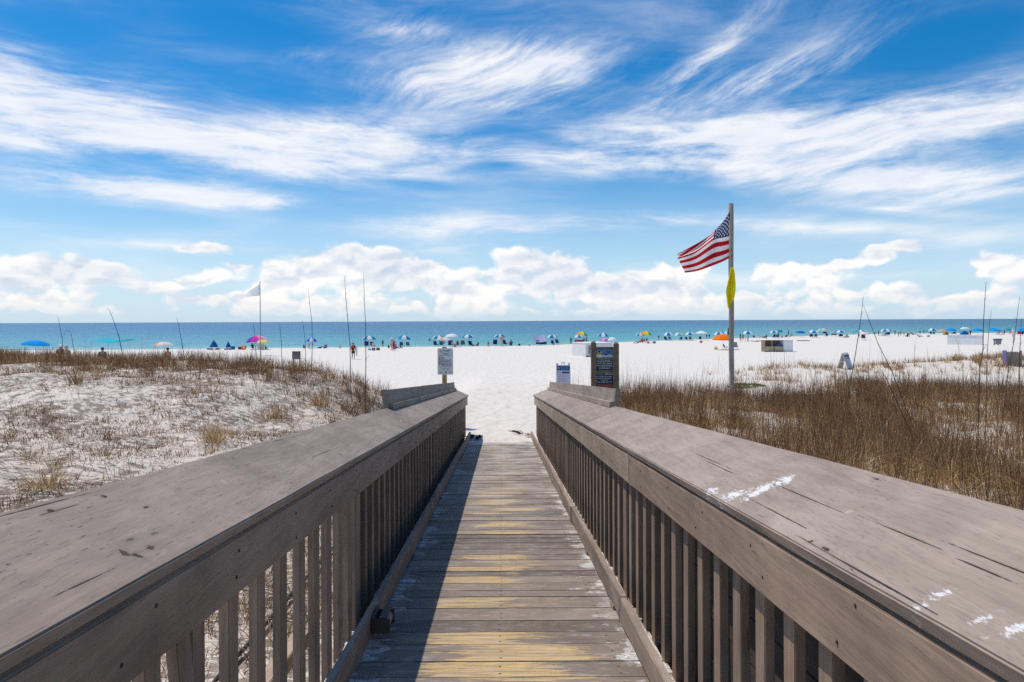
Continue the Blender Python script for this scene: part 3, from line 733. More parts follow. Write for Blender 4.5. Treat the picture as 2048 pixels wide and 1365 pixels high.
def deck():
    bm = bmesh.new(); lay = bm.verts.layers.float.new('rnd'); lay2 = bm.verts.layers.float.new('across')
    random.seed(21); y = -.8
    while y < 17.5:
        w = random.choice((.185, .185, .20, .235, .14)) if y > 4.3 else random.choice((.20, .235, .235)); gap = random.uniform(.007, .016)
        r = random.random(); a0 = random.uniform(-.004, .004); hz = random.uniform(-.002, .003); tw = random.uniform(-.0025, .0025)
        n = 10; l0, l1 = -.93 + random.uniform(-.01, .01), .90 + random.uniform(-.01, .01)
        rows = []
        for i in range(n + 1):
            t = i / n; l = l0 + (l1 - l0) * t; e0 = random.uniform(-.0012, .0012)
            yy0 = y + a0 * t + e0; yy1 = y + w - gap + a0 * t + random.uniform(-.0012, .0012)
            ring = [RP(l, yy0, -1.575 + hz), RP(l, yy1, -1.575 + hz + tw), RP(l, yy1, -1.613), RP(l, yy0, -1.613)]
            vv = [bm.verts.new(c) for c in ring]
            for v in vv: v[lay] = r
            vv[0][lay2] = vv[3][lay2] = 0.0; vv[1][lay2] = vv[2][lay2] = w
            for v in vv: v[lay2] = v[lay2]
            rows.append(vv)
        for i in range(n):
            for k in range(4):
                bm.faces.new((rows[i][k], rows[i][(k + 1) % 4], rows[i + 1][(k + 1) % 4], rows[i + 1][k]))
        bm.faces.new(rows[0]); bm.faces.new(rows[-1][::-1])
        y += w
    es = [e for e in bm.edges if len(e.link_faces) == 2 and e.calc_face_angle(0) > .7]
    bmesh.ops.bevel(bm, geom=es, offset=.004, segments=1, affect='EDGES')
    bmesh.ops.recalc_face_normals(bm, faces=bm.faces)
    me = bpy.data.meshes.new('boardwalk'); bm.to_mesh(me); bm.free(); me.materials.append(deck_mat())
    o = bpy.data.objects.new('boardwalk', me); COL.objects.link(o)
    tag(o, 'worn plank ramp of the boardwalk sloping down to the sand', kind='structure')
    mb = MB()
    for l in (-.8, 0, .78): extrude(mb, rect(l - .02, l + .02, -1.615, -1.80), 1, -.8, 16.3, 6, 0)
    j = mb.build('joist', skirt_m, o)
    return o
deck()

# --- small lamp fixed to the left toe board
lx, ly = -.755, 4.12
lamp = thing('step_light', 'small brown half-round deck light on the left toe board', 'deck light', RP(lx, ly, -1.46))
lm = plain('brown lamp metal', (.10, .075, .06), .45, .4)
mb = MB(); mb.box(RP(lx - .008, ly, -1.46), (.012, .20, .10)); mb.box(RP(lx + .045, ly - .088, -1.47), (.09, .012, .085)); mb.box(RP(lx + .045, ly + .088, -1.47), (.09, .012, .085)); mb.box(RP(lx + .05, ly, -1.418), (.05, .17, .006))
mb.build('bracket', lm, lamp, bevel=.002)
mb = MB(); mb.tube([RP(lx + .045, ly - .075, -1.465), RP(lx + .045, ly + .075, -1.465)], .04, 14)
mb.build('lamp_body', plain('dull grey lamp housing', (.26, .24, .24), .5, .4), lamp, smooth=True)

# --- pipe on the sand outside the left railing
pts = [Vector((RP(-1.86, yy, 0).x, yy, tz(RP(-1.86, yy, 0).x, yy) + .05)) for yy in np.linspace(.5, 9, 18)]
mb = MB(); mb.tube(pts, .016, 8); o = mb.build('pipe', plain('black hose rubber', (.03, .03, .032), .5), None, origin=pts[0], smooth=True)
tag(o, 'thin dark hose lying on the sand outside the left railing', 'hose')

# --- things left at the foot of the ramp
def shoe(px, py, Y, rz, label):
    p = at(px, py, Y); z = tz(p.x, Y); mb = MB()
    R = Matrix.Rotation(rz, 3, 'Z')
    for (dx, dz, sx, sy, sz) in ((0, .03, .048, .075, .035), (.0, .028, .05, .06, .03)):
        mb.ball(Vector((p.x, Y, z + dz)) + R @ Vector((0, dx, 0)), (sx, sy * 1.6, sz), 12, jit=.04)
    mb.ball(Vector((p.x, Y, z + .06)) + R @ Vector((0, -.07, 0)), (.045, .05, .045), 10, jit=.04)
    o = mb.build('shoe', plain('dark shoe leather', (.045, .04, .04), .7), None, origin=(p.x, Y, z), smooth=True)
    tag(o, label, 'shoe', 'shoes left at the foot of the ramp')
shoe(941, 874, 17.1, .9, 'dark shoe on the sand touching the end of the left railing')
shoe(954, 875, 16.95, 1.3, 'lighter grey shoe on the sand just right of its darker pair')
def twig():
    p = at(1045, 862, 17.75); z = tz(p.x, p.y); random.seed(3); mb = MB()
    for k in range(7):
        a = random.uniform(-.5, .6); L = random.uniform(.15, .35); q0 = Vector((p.x + random.uniform(-.12, .05), p.y + random.uniform(-.1, .1), z + .02))
        q1 = q0 + Vector((-math.cos(a) * L, math.sin(a) * L * .5, random.uniform(.0, .10)))
        mb.tube([q0, (q0 + q1) / 2 + Vector((0, 0, random.uniform(0, .05))), q1], [.012, .010, .004], 6)
    o = mb.build('driftwood', plain('dark driftwood', (.07, .05, .04), .9), None, origin=(p.x, p.y, z))
    tag(o, 'dark dry twigs on the sand beside the end of the right railing', 'twigs')
    mb = MB()
    p = at(1056, 866, 17.45); z = tz(p.x, p.y)
    for k in range(9):
        c = Vector((p.x + random.uniform(-.12, .08), p.y + random.uniform(-.12, .1), z + random.uniform(.02, .10)))
        R = Matrix.Rotation(random.uniform(0, 6), 3, 'Z') @ Matrix.Rotation(random.uniform(-1, 1), 3, 'X')
        w = random.uniform(.03, .06)
        mb.add([c + R @ Vector(v) for v in ((-w, 0, 0), (0, -w * .6, .01), (w, 0, 0), (0, w * .6, .014), (-w, 0, .003), (w, 0, .003))], [(0, 1, 2, 3)])
    o = mb.build('leaf_litter', plain('rusty dry leaves', (.30, .13, .05), .8), None, origin=(p.x, p.y, z))
    tag(o, 'little heap of rusty dry leaves by the end of the right toe board', 'dry leaves')
twig()
# ------------------------------------------------------------------ dune plants
def grass_mat():
    m, nt, b = new_mat('dry dune grass')
    t = N(nt, 'ShaderNodeAttribute', attribute_name='tint').outputs[2]
    col = RAMP(nt, t, [(0, (.10, .050, .026)), (.3, (.225, .115, .055)), (.55, (.38, .215, .105)), (.78, (.62, .43, .205)), (.92, (.74, .57, .30)), (1, (.30, .27, .10))])
    nt.links.new(col, b.inputs['Base Color']); spec(b, .65, .2)
    tr = N(nt, 'ShaderNodeBsdfTranslucent', {'Color': col})
    mx = N(nt, 'ShaderNodeMixShader', {0: .22, 1: b.outputs[0], 2: tr.outputs[0]})
    nt.links.new(mx.outputs[0], nt.nodes['Material Output'].inputs[0])
    return m
GRASS = grass_mat()
LEV = 4
def blade_arrays(base, h, az, lean, curl, w, tint, down=0.0):
    n = len(h); base = np.asarray(base, float)
    dx = np.cos(az); dy = np.sin(az)
    fa = RNG.uniform(0, PI, n); sx_, sy_ = np.cos(fa), np.sin(fa)
    vs = []
    for k in range(LEV):
        t = k / (LEV - 1); out = (lean * t + curl * t * t) * h
        z = h * t * (1 - np.clip(.5 * np.abs(curl) * t * t, 0, .75)) * (1 - down)
        c = base + np.stack([dx * out, dy * out, z], -1)
        ww = w * (1 - .8 * t)
        if k < LEV - 1:
            o = np.stack([sx_ * ww, sy_ * ww, np.zeros(n)], -1) * .5
            vs += [c - o, c + o]
        else: vs.append(c)
    V = np.stack(vs, 1)                       # n x 7 x 3
    T = np.repeat(tint[:, None], V.shape[1], 1)
    return V.reshape(-1, 3), T.reshape(-1)
TRI = []
for k in range(LEV - 2): TRI += [(2 * k, 2 * k + 1, 2 * k + 3), (2 * k, 2 * k + 3, 2 * k + 2)]
TRI.append((2 * LEV - 4, 2 * LEV - 3, 2 * LEV - 2))
TRI = np.array(TRI)
def blades_obj(name, parts, mat=None, origin=None, parent=None):
    V = np.concatenate([p[0] for p in parts]); T = np.concatenate([p[1] for p in parts])
    if origin is not None: V = V - np.array(origin)
    nv = 2 * LEV - 1; nb = len(V) // nv
    idx = (np.arange(nb)[:, None, None] * nv + TRI[None]).reshape(-1).astype(np.int32)
    me = bpy.data.meshes.new(name)
    me.vertices.add(len(V)); me.vertices.foreach_set('co', V.astype(np.float32).ravel())
    me.loops.add(len(idx)); me.loops.foreach_set('vertex_index', idx)
    me.polygons.add(len(idx) // 3); me.polygons.foreach_set('loop_start', np.arange(0, len(idx), 3, dtype=np.int32))
    a = me.attributes.new('tint', 'FLOAT', 'POINT'); a.data.foreach_set('value', T.astype(np.float32))
    me.update(calc_edges=True); me.materials.append(mat or GRASS)
    o = bpy.data.objects.new(name, me); COL.objects.link(o)
    if origin is not None and parent is None: o.location = origin
    if parent is not None: o.parent = parent
    return o

def clumps(cx, cy, nb, hmin, hmax, spread, lean, curl, wid, tlo, thi, zoff=-.02):
    """nb blades round every clump centre"""
    rep = np.repeat(np.arange(len(cx)), nb); n = len(rep)
    r = np.abs(RNG.normal(0, spread, n)); a = RNG.uniform(0, 2 * PI, n)
    x = cx[rep] + r * np.cos(a); y = cy[rep] + r * np.sin(a)
    keep = np.abs(x - axis_x(y)) > 1.33
    x, y, rep, a = x[keep], y[keep], rep[keep], a[keep]; n = len(x)
    z = terrain(x, y) + zoff
    ch = RNG.uniform(.75, 1.2, len(cx))[rep]; ct = RNG.uniform(-.15, .15, len(cx))[rep]
    h = RNG.uniform(hmin, hmax, n) * ch
    az = a + RNG.normal(0, .7, n)
    dist = np.hypot(x, y)
    w = wid * RNG.uniform(.7, 1.3, n) * (1 + dist / 28)
    return blade_arrays(np.stack([x, y, z], -1), h, az, np.abs(RNG.normal(0, lean, n)), np.abs(RNG.normal(0, curl, n)), w, np.clip(RNG.uniform(tlo, thi, n) + ct, 0, 1))

def scatter(n, x0, x1, y0, y1, dens):
    x = RNG.uniform(x0, x1, n); y = RNG.uniform(y0, y1, n)
    k = RNG.uniform(0, 1, n) < dens(x, y)
    return x[k], y[k]
def in_view(x, y, m=.12): return (np.abs(x) < (.75 + m) * y + 1.5)

# right-hand field: woody brown stems, thick up to a ragged far edge
def dR(x, y):
    d = x - axis_x(y); edge = 27 + 16 * (fbm(x * .35, y * 0 + 3, 41) - .47)
    near = np.interp(y, [17, 30], [1.6, 4.2])
    p = sstep((d - near) / 1.6) * sstep((edge - y) / 2.2) * np.clip(1.35 - y / 38, .4, 1)
    return p * np.clip(.30 + 3.6 * (fbm(x * .6, y * .6, 51, 5) - .36), .04, 1) * in_view(x, y)
x, y = scatter(15000, 1.2, 27, 2.0, 30, dR)
x, y = x[:], y[:]
parts = [clumps(x, y, 14, .20, .60, .14, .38, .40, .0062, .2, .92)]
parts.append(clumps(x, y, 6, .42, .95, .12, .13, .12, .0062, .0, .45))          # upright woody stems
kx = RNG.uniform(0, 1, len(x)) < np.interp(y, [4, 14, 24], [.95, .6, .3])
parts.append(clumps(x[kx], y[kx], 15, .25, .60, .12, .40, 1.1, .0078, .50, .95))  # curled straw blades near the railing
kx = RNG.uniform(0, 1, len(x)) < .10
parts.append(clumps(x[kx], y[kx], 5, .25, .5, .10, .35, .5, .0065, .88, 1.0))
# forked tops on the woody stems
kx = RNG.uniform(0, 1, len(x)) < .8
parts.append(clumps(x[kx], y[kx], 7, .07, .20, .15, .6, .1, .0040, .0, .35, .24))
parts.append(clumps(x[kx], y[kx], 5, .06, .16, .15, .5, .1, .0036, .0, .35, .40))
# straggling tall stems standing over the field
kx = RNG.uniform(0, 1, len(x)) < .16
parts.append(clumps(x[kx], y[kx], 9, .45, 1.05, .10, .16, .22, .0062, .05, .7))      # taller clumps break the outline
def dT(x, y):
    d = x - axis_x(y)
    return sstep((d - 1.9) / .8) * in_view(x, y) * np.where(x < 9, 1.0, .55)
xt, yt = scatter(1300, 1.8, 21, 9, 28, dT)
parts.append(clumps(xt, yt, 2, .65, 1.55, .10, .07, .10, .0048, .02, .45))
parts.append(clumps(xt, yt, 4, .4, .8, .12, .15, .15, .0048, .05, .5))
g = blades_obj('dune_grass', parts); tag(g, 'brown dry dune grass filling the ground right of the boardwalk', 'grass', kind='stuff')

# hummocks beyond the field
def dH(x, y):
    p = 0
    for hx, hy, rx, ry, a in HUM: p = p + np.exp(-((x - hx) / (rx * .9)) ** 2 - ((y - hy + .5) / (ry * .75)) ** 2) * (.9 if hx > 15 else .6)
    return np.clip(p, 0, 1) * np.clip(.3 + 2.6 * (fbm(x * .7, y * .7, 61) - .32), 0, 1)
x, y = scatter(6500, 9, 46, 29, 48, dH)
parts = [clumps(x, y, 14, .22, .52, .16, .3, .3, .0085, .2, .8), clumps(x, y, 3, .35, .7, .12, .15, .15, .006, .6, 1.0)]
xt, yt = scatter(190, 12, 40, 30, 44, lambda x, y: np.where(in_view(x, y, 0), .8, 0))
parts.append(clumps(xt, yt, 2, .9, 1.9, .15, .08, .12, .007, .1, .7))
g = blades_obj('dune_grass', parts); tag(g, 'straw tufts of grass on the small far hummocks right of the flagpole', 'grass', kind='stuff')

# left dune: a thick brown fringe on the crest, sparse twiggy plants down the slope
def crest(x, y):
    s = np.maximum(-(x - axis_x(y)) - 1.1, 0); return 16 + .45 * np.minimum(s, 22), s
def dC(x, y):
    cy, s = crest(x, y); u = (y - cy)
    band = np.exp(-((u + .3) / np.interp(s, [1, 6, 14], [2.0, 1.9, 2.3])) ** 2)
    gap = np.clip(.30 + 2.8 * (fbm(x * .28, y * .28, 71) - .33), .05, 1)
    gap = np.maximum(gap, np.interp(s, [1.5, 3, 6, 7], [1, .9, .8, 0]) * (u > -2))
    return band * gap * sstep((s - .25) / .7) * in_view(x, y)
x, y = scatter(14000, -30, -1.2, 9, 36, dC)
parts = [clumps(x, y, 14, .16, .40, .14, .28, .25, .0058, .05, .55), clumps(x, y, 4, .30, .60, .12, .12, .15, .0052, .05, .5), clumps(x, y, 3, .06, .18, .15, .6, .1, .0042, 0, .4, .22)]
kx = RNG.uniform(0, 1, len(x)) < .3
parts.append(clumps(x[kx], y[kx], 10, .25, .5, .10, .3, .55, .0062, .5, .95))
def dS(x, y):
    cy, s = crest(x, y)
    n = fbm(x * .5, y * .5, 81); lower = np.interp(y, [4, 9, 14, 20], [.85, .75, .50, .45])
    rail = .8 * np.exp(-((s - .9) / .9) ** 2) * (y < 9.5) + .5 * np.exp(-((s - .9) / .8) ** 2) * (y > 11)
    return np.clip(lower * np.clip(3.2 * (n - .36), 0, 1) + rail * np.clip(3 * (n - .25), 0, 1), 0, 1) * (y < cy - .8) * in_view(x, y) * sstep((s - .15) / .3)
x, y = scatter(11000, -26, -1.2, 2.0, 27, dS)
parts.append(clumps(x, y, 12, .06, .24, .15, .6, .25, .0056, .0, .5))
parts.append(clumps(x, y, 3, .12, .32, .10, .25, .2, .0052, .0, .4))
x2, y2 = scatter(26000, -26, -1.2, 2.0, 27, lambda x, y: np.clip(dS(x, y) * 1.6 + .10 * (y < crest(x, y)[0] - .5), 0, 1) * (crest(x, y)[1] > .2))
parts.append(clumps(x2, y2, 9, .04, .13, .12, .9, .3, .0075, .0, .42))
kx = RNG.uniform(0, 1, len(x)) < .22
parts.append(clumps(x[kx], y[kx], 18, .18, .42, .08, .35, .8, .0058, .5, .95))
g = blades_obj('dune_grass', parts); tag(g, 'brown dry grass along the crest and slope of the left dune', 'grass', kind='stuff')

# dead stalks and crumbs lying on the sand
def litter(n, x0, x1, y0, y1, dens, tag_):
    x, y = scatter(n, x0, x1, y0, y1, dens); m = len(x)
    z = terrain(x, y) + RNG.uniform(.008, .045, m)
    h = RNG.uniform(.05, .30, m)
    P_ = blade_arrays(np.stack([x, y, z], -1), h, RNG.normal(.25, .55, m) + PI * (RNG.uniform(0, 1, m) < .5), np.ones(m), RNG.normal(0, .12, m), RNG.uniform(.007, .018, m), RNG.uniform(0, .34, m), .88)
    o = blades_obj('plant_litter', [P_]); tag(o, tag_, 'plant litter', kind='stuff')
def dL(x, y):
    cy, s = crest(x, y)
    n = fbm(x * .9, y * 1.3, 91, 5); big = fbm(x * .22, y * .3, 93)
    return np.clip(5 * (n - .41), 0, 1) * np.clip(3.4 * (big - .26), .2, 1) * (s > .2) * (y < cy + 2) * in_view(x, y) * np.clip(1.4 - y / 34, .4, 1)
litter(230000, -27, -1.2, 1.8, 30, dL, 'dark dead stalks and twigs scattered over the left dune slope')
def dL2(x, y):
    d = x - axis_x(y)
    return np.clip(4 * (fbm(x * .9, y * .9, 97) - .40), 0, 1) * (d > 1.4) * in_view(x, y) * np.clip(1.2 - y / 34, .2, 1)
litter(60000, 1.2, 24, 1.8, 30, dL2, 'dead straw lying between the stems right of the boardwalk')

# ---- single tall stalks that stand out against sea and sky
stalk_m = plain('dark dry stalk', (.11, .08, .058), .8)
straw_m = plain('straw stalk', (.30, .23, .14), .8)
def stalk(pxs, Y, r, label, mat=None, nodes=True, head=False):
    P3 = [at(px, py, Y) for px, py in pxs]
    P3 = [Vector(p) + Vector((0, random.uniform(-.02, .02), 0)) for p in P3]
    b0, b1 = P3[-1], P3[-2]; d = (b0 - b1); zb = tz(b0.x, Y) - .03
    if b0.z > zb and d.z < -1e-4: P3.append(b0 + d * ((zb - b0.z) / d.z))
    n = len(P3); rr = [r * (.28 + .72 * (i / (n - 1)) ** .8) for i in range(n)]
    # resample a little so that the stem bends and thickens at the joints
    pts = []; rs = []
    for i in range(n - 1):
        for t in (0, .5):
            pts.append(P3[i].lerp(P3[i + 1], t)); rs.append(rr[i] * (1 - t) + rr[i + 1] * t)
    pts.append(P3[-1]); rs.append(rr[-1])
    mb = MB(); mb.tube(pts, rs, 6)
    if nodes:
        for i in range(2, len(pts) - 2, 2):
            mb.ball(pts[i], (rs[i] * 1.7, rs[i] * 1.7, rs[i] * 2.2), 6)
            if i % 4 == 2: mb.tube([pts[i], pts[i] + Vector((random.choice((-1, 1)) * r * 6, 0, r * 8))], [rs[i] * .6, rs[i] * .2], 5)
    o = mb.build('grass_stalk', mat or stalk_m, None, origin=pts[-1]); tag(o, label, 'grass stalk', 'tall stalks standing out of the dune grass'); return o
random.seed(9)
stalk([(115, 632), (118, 642), (121, 660), (124, 676), (126, 702)], 24, 0.0109, 'straight dark stalk rising behind the red shirted person on the left dune')
stalk([(127, 671), (131, 664), (136, 660), (141, 665), (145, 681), (148, 702)], 24, 0.0095, 'hooked stalk arching over beside the red shirted person', nodes=False)
stalk([(216, 616), (222, 630), (229, 648), (238, 673), (242, 692)], 23.5, 0.0136, 'leaning dark stalk crossing the right end of the turquoise sunshade')
stalk([(353, 634), (357, 650), (361, 670), (365, 696)], 22, 0.0109, 'slim leaning stalk right of the bare backed person on the left dune')
stalk([(506, 645), (508, 660), (511, 692), (512, 712)], 19.5, 0.0088, 'thin stalk in front of the rainbow umbrella on the left')
stalk([(558, 645), (561, 660), (563, 690), (564, 722)], 19, 0.0088, 'thin upright stalk between the white flag and the small dune sign')
stalk([(604, 640), (607, 654), (611, 684), (611, 722), (610, 746)], 18.5, 0.0095, 'stalk bending just right of the small dune sign')
stalk([(616, 577), (620, 610), (624, 645), (625, 690), (623, 750)], 18, 0.0095, 'tall stalk in front of the royal blue and white umbrella')
stalk([(689, 552), (691, 590), (695, 630), (700, 690), (702, 790)], 16.5, 0.0109, 'very tall stalk just left of the man with the red backpack')
stalk([(727, 545), (729, 600), (731, 650), (732, 720), (731, 800)], 16, 0.0116, 'tallest straight stalk, right of the man with the red backpack')
stalk([(1726, 594), (1722, 630), (1716, 680), (1706, 735), (1696, 792)], 15, 0.0116, 'dark stalk leaning left that crosses a second one right of the low sign')
stalk([(1727, 610), (1740, 645), (1757, 690), (1784, 745), (1806, 800)], 15.5, 0.0102, 'dark stalk leaning right across a second one, right of the low sign')
stalk([(1757, 735), (1772, 757), (1782, 776), (1792, 800)], 14, 0.0109, 'short thick dark stalk leaning in the grass under the crossed stalks')
stalk([(1973, 563), (1969, 600), (1967, 650), (1965, 700), (1960, 735), (1958, 800)], 14, 0.0116, 'tall knotty stalk in front of the white box on the far right')
stalk([(1982, 622), (1979, 650), (1975, 700), (1972, 800)], 14.5, 0.0082, 'thin stalk between the white box and the grey bin')
stalk([(2039, 594), (2033, 640), (2028, 680), (2018, 735), (2010, 800)], 14, 0.0095, 'leaning stalk in front of the slatted bin at the right edge')
stalk([(2042, 636), (2040, 690), (2040, 730), (2038, 800)], 13.5, 0.0109, 'upright dark stalk closest to the right edge of the view')

# ---- tufts one can tell apart
def tuft(px, py, n, h, label, curl=.8, tlo=.5, thi=.95, spread=.09, w=.007):
    g0 = ground(px, py, 3.0)
    cx = np.array([g0.x]); cy = np.array([g0.y])
    o = blades_obj('grass_tuft', [clumps(cx, cy, n, h * .5, h, spread, .35, curl, w, tlo, thi)], origin=(g0.x, g0.y, g0.z))
    tag(o, label, 'grass tuft', 'grass tufts one can tell apart on the dunes')
tuft(425, 888, 150, .60, 'golden tuft of arching blades on the slope close to the left railing', .8, .45, .92, .13)
tuft(152, 768, 90, .62, 'spiky tuft alone in the middle of the left dune slope', .35, .3, .85, .10)
tuft(640, 815, 130, .55, 'straw tuft leaning near the far end of the left dune slope', .7, .4, .95, .14)
tuft(545, 838, 110, .5, 'low curled tuft at the edge of the bare sand left of the railing', .9, .45, .9, .14)
tuft(95, 985, 130, .45, 'dry blond tuft beside the near left corner of the railing', .9, .5, .95, .16)
tuft(1990, 960, 170, .6, 'pale curling tuft at the right edge near the railing', 1.1, .6, .98, .16)
tuft(1800, 905, 150, .55, 'blond curled tuft in the thick of the right field', 1.0, .6, .98, .15)

# ---- bright green creeping plant near the flagpole
def creeper(px, py):
    g0 = ground(px, py); n = 900
    a = RNG.uniform(0, 2 * PI, n); r = np.sqrt(RNG.uniform(0, 1, n))
    x = g0.x + r * np.cos(a) * .85; y = g0.y + r * np.sin(a) * .5
    z = terrain(x, y) + .02 + (1 - r ** 2) * .16 * RNG.uniform(.4, 1, n)
    m = plain('fresh green leaf', (.13, .22, .035), .5)
    mb = MB()
    for i in range(n):
        c = Vector((x[i], y[i], z[i])); R = Matrix.Rotation(random.uniform(0, 6.3), 3, 'Z') @ Matrix.Rotation(random.uniform(-.9, .9), 3, 'X'); s_ = random.uniform(.03, .055)
        mb.add([c + R @ Vector(v) for v in ((-s_, 0, 0), (0, -s_ * .6, .008), (s_, 0, 0), (0, s_ * .6, .008))], [(0, 1, 2, 3)])
    o = mb.build('creeping_plant', m, None, origin=(g0.x, g0.y, g0.z)); tag(o, 'low bright green creeping plant on the sand right of the flagpole', 'plant')
creeper(1492, 775)
# ------------------------------------------------------------------ beach furniture
def base_of(px, b):
    """b > 0: photo y of the base on the sand; b < 0: distance in metres"""
    if b > 0: return ground(px, b, 24.0)
    Y = -b; p = at(px, 700, Y); return Vector((p.x, Y, tz(p.x, Y)))
def mpp(p): return p.y / F

BLUE = (.010, .23, .50); AZ = (.0, .30, .72); WH = (.80, .80, .80); TEAL = (.01, .28, .50)
STY = {
 'bw': [BLUE, WH], 'tw': [TEAL, WH], 'azure': [(.005, .33, .78)], 'white': [WH], 'royal': [(.03, .13, .62), WH], 'deep': [(.01, .16, .55)],
 'rainbow': [(.85, .06, .02), (.85, .40, .02), (.85, .75, .05), (.08, .45, .10), (.04, .12, .55), (.85, .80, .75), (.80, .35, .05), (.35, .08, .40)],
 'sunset': [(.85, .85, .10), (.85, .05, .35), (.20, .05, .55), (.85, .05, .45), (.85, .35, .55), (.85, .60, .75), (.90, .85, .3), (.85, .45, .70)],
 'candy': [(.80, .15, .40), (.80, .78, .78), (.15, .45, .70), (.55, .75, .25), (.80, .45, .60), (.45, .55, .80), (.80, .75, .75), (.75, .2, .5)],
 'blush': [(.80, .68, .64), (.78, .74, .72), (.75, .40, .30), (.78, .74, .72)], 'orange': [(.90, .22, .01)], 'yellow': [(.85, .70, .08), (.85, .8, .5)], 'beige': [(.52, .47, .36)],
 'magenta': [(.75, .10, .50), (.75, .5, .65)], 'aqua': [(.45, .75, .82), (.70, .82, .82)], 'teal': [(.01, .30, .38)], 'black': [(.02, .02, .022)], 'green': [(.35, .60, .1), (.8, .8, .75)]}
_can = {}
def canopy(style, flat):
    key = (style, flat)
    if key in _can: return _can[key]
    cols = STY[style]; mats = [fabric('umbrella cloth ' + style, c, .30) for c in cols]
    mb = MB(); P8 = 8; sub = 4; prof = [(0, 1.0), (.30, .95), (.58, .76), (.82, .44), (1.0, 0.0)]
    if flat: prof = [(0, 1.0), (.35, .78), (.65, .46), (.85, .22), (1.0, 0.0)]
    def pnt(i, a):
        # cloth sags between the ribs
        f = (a * P8 / (2 * PI)) % 1.0; r, z = prof[i]
        sag = math.sin(PI * f); r2 = r * (1 - .055 * sag * (i / 4)); return Vector((r2 * math.cos(a), r2 * math.sin(a), z - .05 * sag * (i / 4) + (.035 * sag if i == 4 else 0)))
    for k in range(P8 * sub):
        a0 = 2 * PI * k / (P8 * sub); a1 = 2 * PI * (k + 1) / (P8 * sub); mi = (k // sub) % len(mats)
        a1e = a1 - 1e-6
        for i in range(4):
            if i == 0: mb.add([pnt(0, a0), pnt(1, a0), pnt(1, a1e)], [(0, 1, 2)], mi)
            else: mb.add([pnt(i, a0), pnt(i + 1, a0), pnt(i + 1, a1e), pnt(i, a1e)], [(0, 1, 2, 3)], mi)
        e0, e1 = pnt(4, a0), pnt(4, a1e); d_ = Vector((0, 0, -.13))
        mb.add([e0, e0 * .995 + d_, e1 * .995 + d_, e1], [(0, 1, 2, 3)], mi)
    me = mb.mesh('canopy', mats); _can[key] = me; return me
_pm = MB(); _pm.tube([(0, 0, 0), (0, 0, 1)], .018, 8); POLE = _pm.mesh('pole', plain('white umbrella pole', (.62, .62, .60), .4, .4))
_pm = MB(); _pm.ball((0, 0, .03), (.03, .03, .05), 8); FIN = _pm.mesh('finial', plain('white plastic knob', (.7, .7, .7), .4))
def umbrella(px, top, edge, wpx, b, style, label, tilt=0, turn=None, flat=False):
    p = base_of(px, b); m = mpp(p); u, v = ray(px, top)
    H = max(1.1, CZ + v * p.y - p.z); R = max(.55, wpx * m / 2); ch = max(.18, min(.62 * R, (edge - top) * m * .95))
    th = math.radians(tilt)
    t = thing('beach_umbrella', label, 'beach umbrella', p, 'beach umbrellas along the waterline')
    rz = random.uniform(0, PI) if turn is None else math.radians(turn)
    tip = Vector((math.sin(th) * H * .0, 0, H - ch))
    Rm = Matrix.Rotation(th, 3, 'Y')
    c = link('canopy', canopy(style, flat), t, (0, 0, H - ch), (0, th, 0), (R, R, ch)); c.rotation_mode = 'XYZ'
    c.matrix_local = Matrix.Translation((0, 0, H - ch)) @ Matrix.Rotation(th, 4, 'Y') @ Matrix.Rotation(rz, 4, 'Z') @ Matrix.Diagonal((R, R, ch, 1))
    link('pole', POLE, t, (0, 0, -.15), (0, 0, 0), (1, 1, H - ch * .15 + .15))
    link('finial', FIN, t, tuple(Vector((0, 0, H - ch)) + Rm @ Vector((0, 0, ch))), (0, th, 0))
    return t
random.seed(13)
